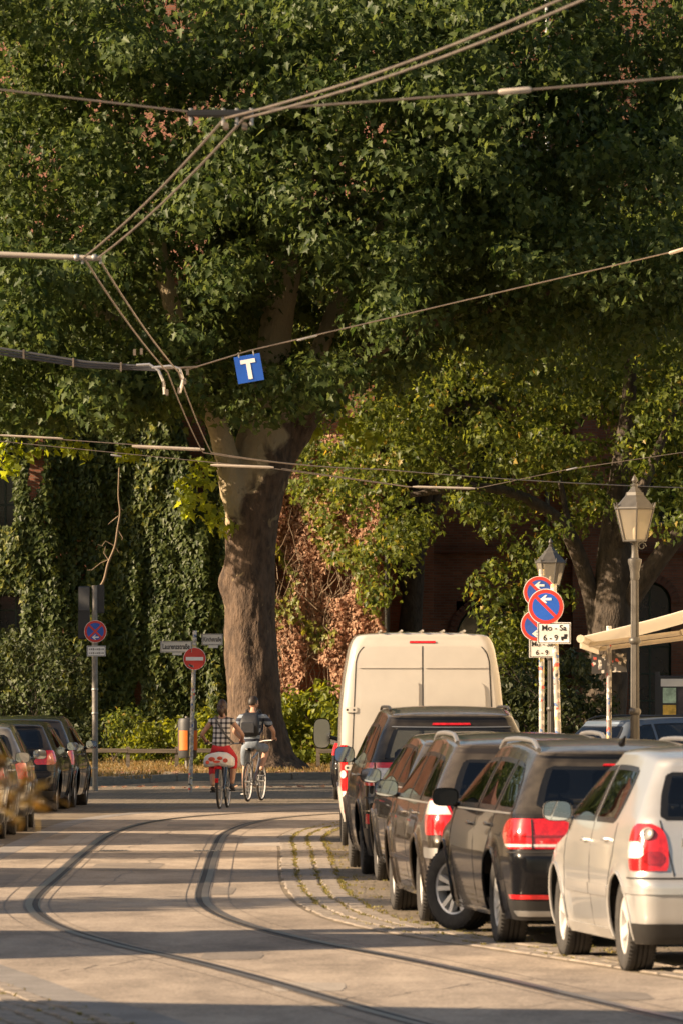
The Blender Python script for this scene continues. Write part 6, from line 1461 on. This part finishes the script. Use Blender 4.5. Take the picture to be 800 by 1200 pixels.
# --- out of focus leafy shoot close to the camera
FD = 17.0
t = thing('foreground_shrub', 'blurred leafy shoots with orange tinged leaves at the left edge', 'shrub', (SX(-60, FD), FD, 0))
M_FG = leaf_mat('foreground_leaf', (.045, .070, .014), (.17, .085, .025), .3)
rf_ = np.random.default_rng(3)
tips = [(58, 948), (70, 945), (36, 912), (46, 900), (14, 905), (28, 960), (8, 945), (60, 922), (40, 938), (20, 975), (64, 960), (30, 925), (50, 935), (12, 925)]
base = Vector((SX(-60, FD), FD, 0))
V, F_ = leaf_template('oval')
lm = MB().add([tuple(p) for p in V], [tuple(f) for f in F_]).mesh('leaf', M_FG)
for px, py in tips:
    e = P(px, py, FD) + Vector((0, rf_.normal(0, .12), 0)); mid = Vector((base.x + .02, FD, e.z + .05))
    pts = smooth3([base, Vector((base.x, FD, .8)), mid, e], 4); MB().tube([p - base for p in pts], .0014, 5).build('shoot', M_BARK2, t)
    for k in range(6):
        p = mid.lerp(e, 1 - k * .12) + Vector(rf_.normal(0, .012, 3)); o = put('leaf', lm, t, p - base); s_ = rf_.uniform(.025, .048); o.scale = (s_, s_, s_); o.rotation_euler = tuple(rf_.uniform(-1.6, 1.6, 3))
# ------------------------------------------------------------------ cyclists
def skin_mesh(name, V, E, Rd, m, parent, root=0, sub=2):
    me = bpy.data.meshes.new(name); me.from_pydata([tuple(v) for v in V], E, [])
    ob = bpy.data.objects.new(name, me); C.objects.link(ob)
    sk = ob.modifiers.new('s', 'SKIN'); sk.use_smooth_shade = True; sk.branch_smoothing = .6
    for i, d in enumerate(me.skin_vertices[0].data):
        r_ = Rd[i]; d.radius = r_ if isinstance(r_, tuple) else (r_, r_); d.use_root = (i == root)
    sb_ = ob.modifiers.new('u', 'SUBSURF'); sb_.levels = sub; sb_.render_levels = sub
    bpy.context.view_layer.update()
    out = bpy.data.meshes.new_from_object(ob.evaluated_get(bpy.context.evaluated_depsgraph_get()))
    bpy.data.objects.remove(ob); bpy.data.meshes.remove(me)
    out.name = name; out.materials.clear(); out.materials.append(m); out.polygons.foreach_set('use_smooth', [True] * len(out.polygons))
    return put(name, out, parent)
def ik(a, b, l1, l2, pole_):
    a, b, pole_ = Vector(a), Vector(b), Vector(pole_); d = b - a; L_ = min(d.length, l1 + l2 - 1e-3); u = d.normalized()
    x = (l1 * l1 - l2 * l2 + L_ * L_) / (2 * L_); h = math.sqrt(max(0, l1 * l1 - x * x)); p = (pole_ - u * pole_.dot(u)).normalized()
    return a + u * x + p * h
def band_mat(name, kind):
    m = bpy.data.materials.new(name); m.use_nodes = True; N = m.node_tree.nodes; L = m.node_tree.links; b = N['Principled BSDF']; b.inputs['Roughness'].default_value = .9
    tc = N.new('ShaderNodeTexCoord'); s_ = N.new('ShaderNodeSeparateXYZ'); L.new(tc.outputs['Object'], s_.inputs[0])
    def frac(sock, k, thr, off=0.0):
        a = N.new('ShaderNodeMath'); a.operation = 'MULTIPLY_ADD'; a.inputs[1].default_value = k; a.inputs[2].default_value = off; L.new(sock, a.inputs[0])
        f = N.new('ShaderNodeMath'); f.operation = 'FRACT'; L.new(a.outputs[0], f.inputs[0])
        g_ = N.new('ShaderNodeMath'); g_.operation = 'LESS_THAN'; g_.inputs[1].default_value = thr; L.new(f.outputs[0], g_.inputs[0]); return g_.outputs[0]
    if kind == 'plaid':
        a, c_ = frac(s_.outputs[0], 12.5, .42, .2), frac(s_.outputs[2], 12.5, .42)
        ad = N.new('ShaderNodeMath'); L.new(a, ad.inputs[0]); L.new(c_, ad.inputs[1]); dv = N.new('ShaderNodeMath'); dv.operation = 'MULTIPLY'; dv.inputs[1].default_value = .5; L.new(ad.outputs[0], dv.inputs[0])
        cr = N.new('ShaderNodeValToRGB'); e = cr.color_ramp.elements; e[0].color = (.62, .58, .54, 1); e[1].color = (.02, .02, .025, 1); x = e.new(.5); x.color = (.17, .16, .16, 1); L.new(dv.outputs[0], cr.inputs[0])
    else:
        a = frac(s_.outputs[2], 8.5, .5, .3); cr = N.new('ShaderNodeValToRGB'); e = cr.color_ramp.elements; e[0].color = (.20, .235, .28, 1); e[1].color = (.022, .028, .045, 1); L.new(a, cr.inputs[0])
    L.new(cr.outputs[0], b.inputs['Base Color']); return m
M_SKIN = mat('skin', (.42, .235, .155), .55, var=.06); M_HAIRB = mat('brown_hair', (.050, .024, .012), .5, var=.3, scale=30, stretch=(3, 3, .5)); M_HAIRD = mat('dark_hair', (.022, .014, .009), .55, var=.3, scale=30)
M_REDC = mat('red_cloth', (.50, .022, .030), .85, bump=.01, bscale=12); M_DENIM = mat('light_denim', (.17, .20, .235), .9, var=.2, scale=9, bump=.006, bscale=30); M_SHOE = mat('dark_shoe', (.03, .025, .022), .7); M_PACK = mat('black_nylon', (.013, .014, .018), .6, bump=.004, bscale=25)
M_BFR = mat('bike_frame_black', (.02, .02, .022), .3, .1, coat=.6); M_BFR2 = mat('bike_frame_grey', (.16, .16, .165), .3, .5, coat=.4)
def bicycle(label, loc, rz, fm, bag=False, sport=False):
    t = thing('bicycle', label, 'bicycle', loc, rz, 'bicycles under way past the plane tree'); r_ = .345; WBk = 1.06
    ty = MB(); ty.lathe([(r_ - .02 + .02 * math.cos(a), .02 * math.sin(a)) for a in [2 * math.pi * k / 8 for k in range(9)]], 40); tme = ty.mesh('wheel', M_RUB, True)
    rm_ = MB(); rm_.lathe([(r_ - .045, -.012), (r_ - .030, -.014), (r_ - .030, .014), (r_ - .045, .012)], 40, close_prof=True); rme = rm_.mesh('rim', M_ALU, True)
    spk = MB()
    for k in range(24):
        a = 2 * math.pi * k / 24; b_ = a + (.5 if k % 2 else -.5); spk.tube([(.02 * math.cos(b_), .02 * math.sin(b_), .03 * (1 if k % 4 < 2 else -1)), ((r_ - .04) * math.cos(a), (r_ - .04) * math.sin(a), 0)], .0016, 4)
    sme = spk.mesh('spokes', M_STEEL); hub = MB().lathe([(.001, -.05), (.02, -.05), (.014, -.02), (.014, .02), (.02, .05), (.001, .05)], 12).mesh('hub', M_STEEL, True)
    for y in (0, WBk):
        w = put('wheel', tme, t, (0, y, r_)); w.rotation_euler = (0, math.pi / 2, 0); put('rim', rme, w); tag(put('spokes', sme, w), kind='stuff'); put('hub', hub, w)
        g_ = MB(); arcs = [R(a) for a in range(20 if y else 10, 171, 10)]; g_.loft([[Vector((x, y + (r_ + .025) * math.cos(a), r_ + (r_ + .025) * math.sin(a) - (.012 if abs(x) > .02 else 0))) for a in arcs] for x in (-.03, -.015, .015, .03)], False)
        if not sport: g_.build('mudguard', fm, t, True)
    bb, st, hd, hb = (0, .44, .28), (0, .25, .86), (0, .90, .90), (0, .93, .66)
    f = MB(); f.tube([bb, (0, .29, .76)], .017, 8); f.tube([(0, .885, .93), hb], .02, 8)
    if bag: f.tube([bb, (0, .66, .42), (0, .91, .76)], .022, 8)
    else: f.tube([(0, .31, .72), (0, .89, .88)], .018, 8); f.tube([bb, (0, .92, .74)], .022, 8)
    for s_ in (-1, 1): f.tube([(s_ * .02, .43, .28), (s_ * .062, 0, r_)], .010, 6); f.tube([(s_ * .02, .32, .70), (s_ * .062, 0, r_)], .009, 6)
    f.build('frame', fm, t, True)
    fk = MB()
    for s_ in (-1, 1): fk.tube([(s_ * .035, .935, .66), (s_ * .05, .97, .5), (s_ * .055, WBk, r_)], .012, 6)
    fk.tube([(-.035, .935, .67), (.035, .935, .67)], .018, 8); fk.build('fork', fm, t, True)
    sd = MB(); sd.tube([(0, .28, .74), (0, .24, .86)], .013, 8); sd.build('seat_post', M_STEEL, t, True)
    sa = MB(); sa.loft([[Vector((wx * math.cos(a), yy, .885 + .028 * math.sin(a) + dz)) for a in [2 * math.pi * k / 12 for k in range(12)]] for yy, wx, dz in ((.10, .03, .01), (.12, .085, .012), (.18, .09, .01), (.26, .05, .004), (.38, .022, 0), (.41, .01, -.004))], True); sa.build('saddle', M_BLACK, t, True)
    hbz = 1.04; bars = [(-.30, .60 if not sport else .78, hbz), (-.26, .72 if not sport else .80, hbz + .01), (-.10, .84, hbz), (0, .85, hbz - .02), (.10, .84, hbz), (.26, .72 if not sport else .80, hbz + .01), (.30, .60 if not sport else .78, hbz)]
    h_ = MB().tube(smooth3(bars, 4), .012, 8).build('handlebar', M_STEEL, t, True); MB().tube([(0, .885, .92), (0, .86, hbz - .02)], .014, 8).build('stem', M_STEEL, t, True)
    for s_ in (-1, 1): MB().tube([(s_ * .30, .585 if not sport else .775, hbz), (s_ * .285, .68 if not sport else .79, hbz + .005)], .019, 8).build('grip', M_BLACK, h_, True)
    ck = MB(); ck.lathe([(.085, -.004), (.09, 0), (.085, .004)], 24, Matrix.Translation((.05, .44, .28)) @ Matrix.Rotation(math.pi / 2, 4, 'Y')); 
    ca = R(3) if bag else R(70)
    for s_ in (-1, 1):
        e = Vector((s_ * .085, .44 + s_ * .17 * math.cos(ca), .28 + s_ * .17 * math.sin(ca))); ck.tube([(s_ * .07, .44, .28), e], .011, 6)
        MB().box(e + Vector((s_ * .055, 0, 0)), (.09, .085, .022), ch=.004).build('pedal', M_BLACK, t)
    ck.build('crank', M_STEEL, t, True)
    MB().tube([(.06, .44, .365), (.06, 0, r_ + .035)], .005, 5).build('chain', M_BLACK, t)
    if bag or not sport:
        rk = MB()
        for s_ in (-1, 1): rk.tube([(s_ * .06, .26, .70), (s_ * .06, -.16, .71)], .007, 6); rk.tube([(s_ * .07, 0, r_), (s_ * .06, -.05, .71)], .006, 6)
        for y in (-.14, 0, .14): rk.tube([(-.06, y, .71), (.06, y, .71)], .006, 6)
        rk.build('rack', M_BLACK, t, True)
        MB().box((0, -.20, .66), (.12, .03, .05), ch=.008).build('rear_lamp', M_LRED, t); MB().box((0, -.37, .46), (.06, .02, .075), ch=.006).build('reflector', M_LRED, t)
    return t
def person(label, loc, rz, kit, man=False):
    t = thing('person', label, 'person', loc, rz, 'cyclists riding past the plane tree')
    k = 1.07 if man else 1.0; lean = .14 if man else .06
    pel = Vector((0, .21, .97 if man else .955)); wst = pel + Vector((0, .02 + lean * .3, .16 * k)); chs = wst + Vector((0, .01 + lean * .5, .19 * k)); shc = chs + Vector((0, lean * .35, .12 * k)); nk = shc + Vector((0, .015, .085 * k)); hdc = nk + Vector((0, .04, .115 * k))
    sw_ = .195 if man else .165; hipw = .095
    hnd = [Vector((s_ * .292, .625 if not man else .77, 1.065)) for s_ in (-1, 1)]
    sh = [shc + Vector((s_ * sw_, 0, -.015)) for s_ in (-1, 1)]
    el = [ik(sh[i], hnd[i] + Vector((0, -.05, .015)), .285 * k, .265 * k, (s_ * .8, -.35, -.75)) for i, s_ in enumerate((-1, 1))]
    hip = [pel + Vector((s_ * hipw, .02, -.03)) for s_ in (-1, 1)]
    ca = R(70) if man else R(3)
    ank = [Vector((s_ * .135, .44 + s_ * .17 * math.cos(ca) - .06, .28 + s_ * .17 * math.sin(ca) + .095)) for s_ in (-1, 1)]
    kn = [ik(hip[i], ank[i], .43 * k, .42 * k, (s_ * .18, 1, .25)) for i, s_ in enumerate((-1, 1))]
    V = [pel, wst, chs, shc, nk, hdc - Vector((0, .0, .03))]; E = [(0, 1), (1, 2), (2, 3), (3, 4), (4, 5)]; Rd = [(.155, .115), (.125 * (1.1 if man else 1), .09), (.15 * (1.12 if man else 1), .105), (.115, .08), .052, .055]
    for i in (0, 1):
        o = len(V); V += [sh[i], el[i], hnd[i] + Vector((0, -.055, .02)), hnd[i] + Vector((0, -.01, .022))]; E += [(3, o), (o, o + 1), (o + 1, o + 2), (o + 2, o + 3)]; Rd += [.050 * k, .036 * k, .026, (.034, .022)] if not man else [.056, .042, .030, (.036, .022)]
        o = len(V); V += [hip[i], hip[i].lerp(kn[i], .5), kn[i], kn[i].lerp(ank[i], .35), ank[i]]; E += [(0, o), (o, o + 1), (o + 1, o + 2), (o + 2, o + 3), (o + 3, o + 4)]; Rd += [.095, .080, .055, .056, .036]
    body = skin_mesh('body', V, E, Rd, M_SKIN, t)
    # shirt
    V = [pel + Vector((0, 0, -.005)), wst, chs, shc, nk - Vector((0, 0, .01))]; E = [(0, 1), (1, 2), (2, 3), (3, 4)]; g_ = .020
    Rd = [(.180, .140), (.132 * (1.12 if man else 1) + g_, .095 + g_), (.15 * (1.12 if man else 1) + g_, .105 + g_), (.125 + g_, .085 + g_), .07]
    for i in (0, 1):
        o = len(V); V += [sh[i], sh[i].lerp(el[i], .70 if man else .20)]; E += [(3, o), (o, o + 1)]; Rd += [.074 * k, .072 * k if man else .066]
    skin_mesh('shirt', V, E, Rd, kit['shirt'], t)
    # trousers
    V = [pel + Vector((0, .01, .13)), pel]; E = [(0, 1)]; Rd = [(.145, .115), (.150, .118)]
    for i in (0, 1):
        o = len(V); V += [hip[i], hip[i].lerp(kn[i], .5), hip[i].lerp(kn[i], .95)]; E += [(1, o), (o, o + 1), (o + 1, o + 2)]; Rd += [.098, .086, .068 if not man else .088]
        if not man: V += [kn[i].lerp(ank[i], .45)]; E += [(o + 2, o + 3)]; Rd += [.064]
    skin_mesh('shorts' if man else 'trousers', V, E, Rd, kit['legs'], t, root=1)
    # shoes, hands
    for i in (0, 1):
        a = ank[i]; skin_mesh('shoe', [a + Vector((0, -.05, -.045)), a + Vector((0, .02, -.04)), a + Vector((0, .11, -.062)), a + Vector((0, .17, -.068))], [(0, 1), (1, 2), (2, 3)], [(.036, .036), (.042, .042), (.042, .028), (.03, .02)], M_SHOE, t, 1, 1)
        if man: MB().box(a + Vector((0, .05, -.088)), (.085, .26, .018), ch=.004).build('shoe_sole', M_WHITE, t)
        h = hnd[i]; s_ = (-1, 1)[i]; hm = MB(); hm.box(h + Vector((0, -.015, .024)), (.075, .07, .026), ch=.008)
        for q in range(4):
            x = -.03 + q * .02; l = (.8, .95, 1, .9)[q]; hm.tube([h + Vector((x, .015, .026)), h + Vector((x, .035, .014)), h + Vector((x, .034, -.010 * l)), h + Vector((x, .016, -.024 * l))], [.009, .009, .0085, .007], 7)
        hm.tube([h + Vector((-s_ * .034, -.02, .018)), h + Vector((-s_ * .046, .002, .004)), h + Vector((-s_ * .036, .018, -.016))], [.011, .010, .008], 7); hm.build('hand', M_SKIN, t, True)
    # head
    hd = bpy.data.objects.new('head', None); 
    def ell(cx, rx, ry, rz_, n=20, mrow=14, f=lambda d: 1.0):
        mb = MB(); rings = []
        for i in range(mrow + 1):
            ph = -math.pi / 2 + math.pi * i / mrow; rings.append([])
            for j in range(n):
                a = 2 * math.pi * j / n; d = Vector((math.cos(ph) * math.cos(a), math.cos(ph) * math.sin(a), math.sin(ph))); q = f(d); rings[-1].append(Vector(cx) + Vector((d.x * rx * q, d.y * ry * q, d.z * rz_ * q)))
        mb.loft(rings, True); return mb
    yaw = Matrix.Translation(hdc) @ Matrix.Rotation(R(-38) if man else R(-6), 4, 'Z')
    hm = ell((0, 0, 0), .072, .092, .115, f=lambda d: 1 - .16 * max(0, -d.z) * (1 - .4 * max(0, d.y)))
    hm.add([(-.014, .086, -.022), (.014, .086, -.022), (0, .112, -.026), (0, .088, .018)], [(0, 2, 3), (2, 1, 3), (0, 1, 2)])
    for s_ in (-1, 1): hm.lathe([(.001, -.006), (.026, -.006), (.030, 0), (.022, .006), (.001, .005)], 10, Matrix.Translation((s_ * .073, -.004, -.008)) @ Matrix.Rotation(R(90), 4, 'Y') @ Matrix.Scale(1.25, 4, (1, 0, 0)))
    hm.v = [tuple(yaw @ Vector(p)) for p in hm.v]; ho = hm.build('head', M_SKIN, t, True)
    for s_ in (-1, 1):
        e = MB().lathe([(.001, .0), (.011, -.002), (.001, -.006)], 8, yaw @ Matrix.Translation((s_ * .030, .086, .004)) @ Matrix.Rotation(R(90), 4, 'X')); e.build('eye', M_INK, ho)
    mo = MB(); mo.box((0, .088, -.058), (.042, .008, .008)); mo.v = [tuple(yaw @ Vector(p)) for p in mo.v]; mo.build('mouth', mat('lips', (.30, .10, .08), .5), ho)
    def hairf(d):
        front = max(0, d.y); low = max(0, -d.z)
        b_ = 1.11 if not man else 1.055
        b_ += .035 * noise.noise((d.x * 5, d.y * 5, d.z * 5))
        if d.y > .25 and d.z < .45: b_ -= .28
        if man and d.z < -.35: b_ -= .25
        if not man and d.y < -.1 and d.z < 0: b_ += .10
        return b_
    hr = ell((0, -.006, .010), .076, .096, .114, 28, 20, hairf)
    if not man: hr.tube([(0, -.085, .0), (0, -.12, -.05), (.01, -.115, -.10), (.015, -.10, -.15)], [.06, .052, .04, .018], 10)
    hr.v = [tuple(yaw @ Vector(p)) for p in hr.v]; hr.build('hair', M_HAIRD if man else M_HAIRB, t, 'all')
    return t, chs, shc, wst
W_LOC, W_RZ = G(257.5, 948), -R(6)
M_LOC, M_RZ = G(290.5, 939.6), -R(12)
bicycle('black city bicycle with a printed bag on its rack', W_LOC, W_RZ, M_BFR, bag=True)
bicycle('grey bicycle ridden by the person with the backpack', M_LOC, M_RZ, M_BFR2, sport=True)
p, chs, shc, wst = person('cyclist in black and white checked top and red trousers', W_LOC, W_RZ, {'shirt': band_mat('plaid_cloth', 'plaid'), 'legs': M_REDC})
st_ = [shc + Vector((-.10, -.02, .065)), shc + Vector((-.075, -.115, .0)), chs + Vector((.0, -.145, .0)), wst + Vector((.12, -.13, .03)), wst + Vector((.20, -.03, -.06))]
MB().tube(smooth3(st_, 5), .016, 6).build('shoulder_strap', mat('grey_strap', (.10, .095, .09), .8), p, True)
# printed bag lying over the rack
b_ = thing('carrier_bag', 'white bag with red fruit print lying across the bicycle rack', 'bag', W_LOC, W_RZ)
bm_ = MB(); rings = []
for yy, s_ in ((-.21, .2), (-.195, .85), (-.10, 1.0), (.0, 1.0), (.06, .7)):
    ring = []
    for q in range(24):
        a = 2 * math.pi * q / 24; x = .25 * math.copysign(abs(math.cos(a)) ** .55, math.cos(a)); z = .115 * math.copysign(abs(math.sin(a)) ** .6, math.sin(a)); dr = -.05 * (abs(x) / .25) ** 2
        nz_ = .012 * noise.noise((x * 9, yy * 9, z * 14)); ring.append(Vector((x * s_ * (1 + nz_ * 3), yy + nz_, .80 + z * s_ + dr + nz_)))
    rings.append(ring)
bm_.loft(rings, True); bm_.f.append(tuple(range(23, -1, -1))); bm_.m.append(0); bm_.f.append(tuple(len(bm_.v) - 24 + q for q in range(24))); bm_.m.append(0)
bo = bm_.build('bag_body', mat('bag_plastic', (.66, .62, .58), .45, bump=.01, bscale=15), b_, 'all')
for x, z, rx, rz_ in ((-.10, .82, .055, .035), (.03, .835, .045, .03), (-.02, .78, .06, .02), (.12, .80, .04, .035), (-.17, .77, .03, .03)):
    q_ = MB().lathe([(.001, .006), (1, .004), (1, -.004)], 14, Matrix.Translation((x, -.211, z - .02)) @ Matrix.Rotation(R(90), 4, 'X') @ Matrix.Diagonal((rx, rz_, 1, 1))); q_.build('fruit_print', mat('red_print', (.58, .08, .04), .5, var=.4, scale=20), b_)
p, chs, shc, wst = person('cyclist in striped shirt and pale shorts with a black backpack', M_LOC, M_RZ, {'shirt': band_mat('striped_cloth', 'stripe'), 'legs': M_DENIM}, True)
bk = thing('backpack', 'black backpack worn over the striped shirt', 'backpack', M_LOC, M_RZ)
rings = []
zb_, zt_ = wst.z - .02, shc.z + .06
for i in range(9):
    u = i / 8; z = zb_ + (zt_ - zb_) * u; w_ = .165 * (1 - .35 * max(0, u - .7) / .3) * (.75 if i == 0 else 1); dpt = .16 * math.sin(.35 + 2.3 * u) * (.6 if i in (0, 8) else 1)
    yb = wst.y + (shc.y - wst.y) * u - .115; rings.append([Vector((w_ * math.copysign(abs(math.cos(a)) ** .5, math.cos(a)), yb - dpt / 2 + dpt / 2 * math.copysign(abs(math.sin(a)) ** .6, math.sin(a)), z)) for a in [2 * math.pi * q / 24 for q in range(24)]])
mb = MB(); mb.loft(rings, True); mb.f.append(tuple(range(23, -1, -1))); mb.m.append(0); mb.f.append(tuple(len(mb.v) - 24 + q for q in range(24))); mb.m.append(0); mb.build('pack_body', M_PACK, bk, 'all')
MB().box((0, wst.y - .275, (zb_ + zt_) / 2 - .06), (.22, .05, .20), ch=.02).build('front_pocket', M_PACK, bk)
for s_ in (-1, 1): MB().tube(smooth3([(s_ * .09, shc.y - .10, zt_ - .02), (s_ * .11, shc.y + .02, shc.z + .10), (s_ * .13, shc.y + .13, shc.z - .02), (s_ * .155, chs.y + .10, chs.z - .1), (s_ * .16, wst.y - .08, wst.z + .02)], 4), .018, 6).build('strap', M_PACK, bk, True)
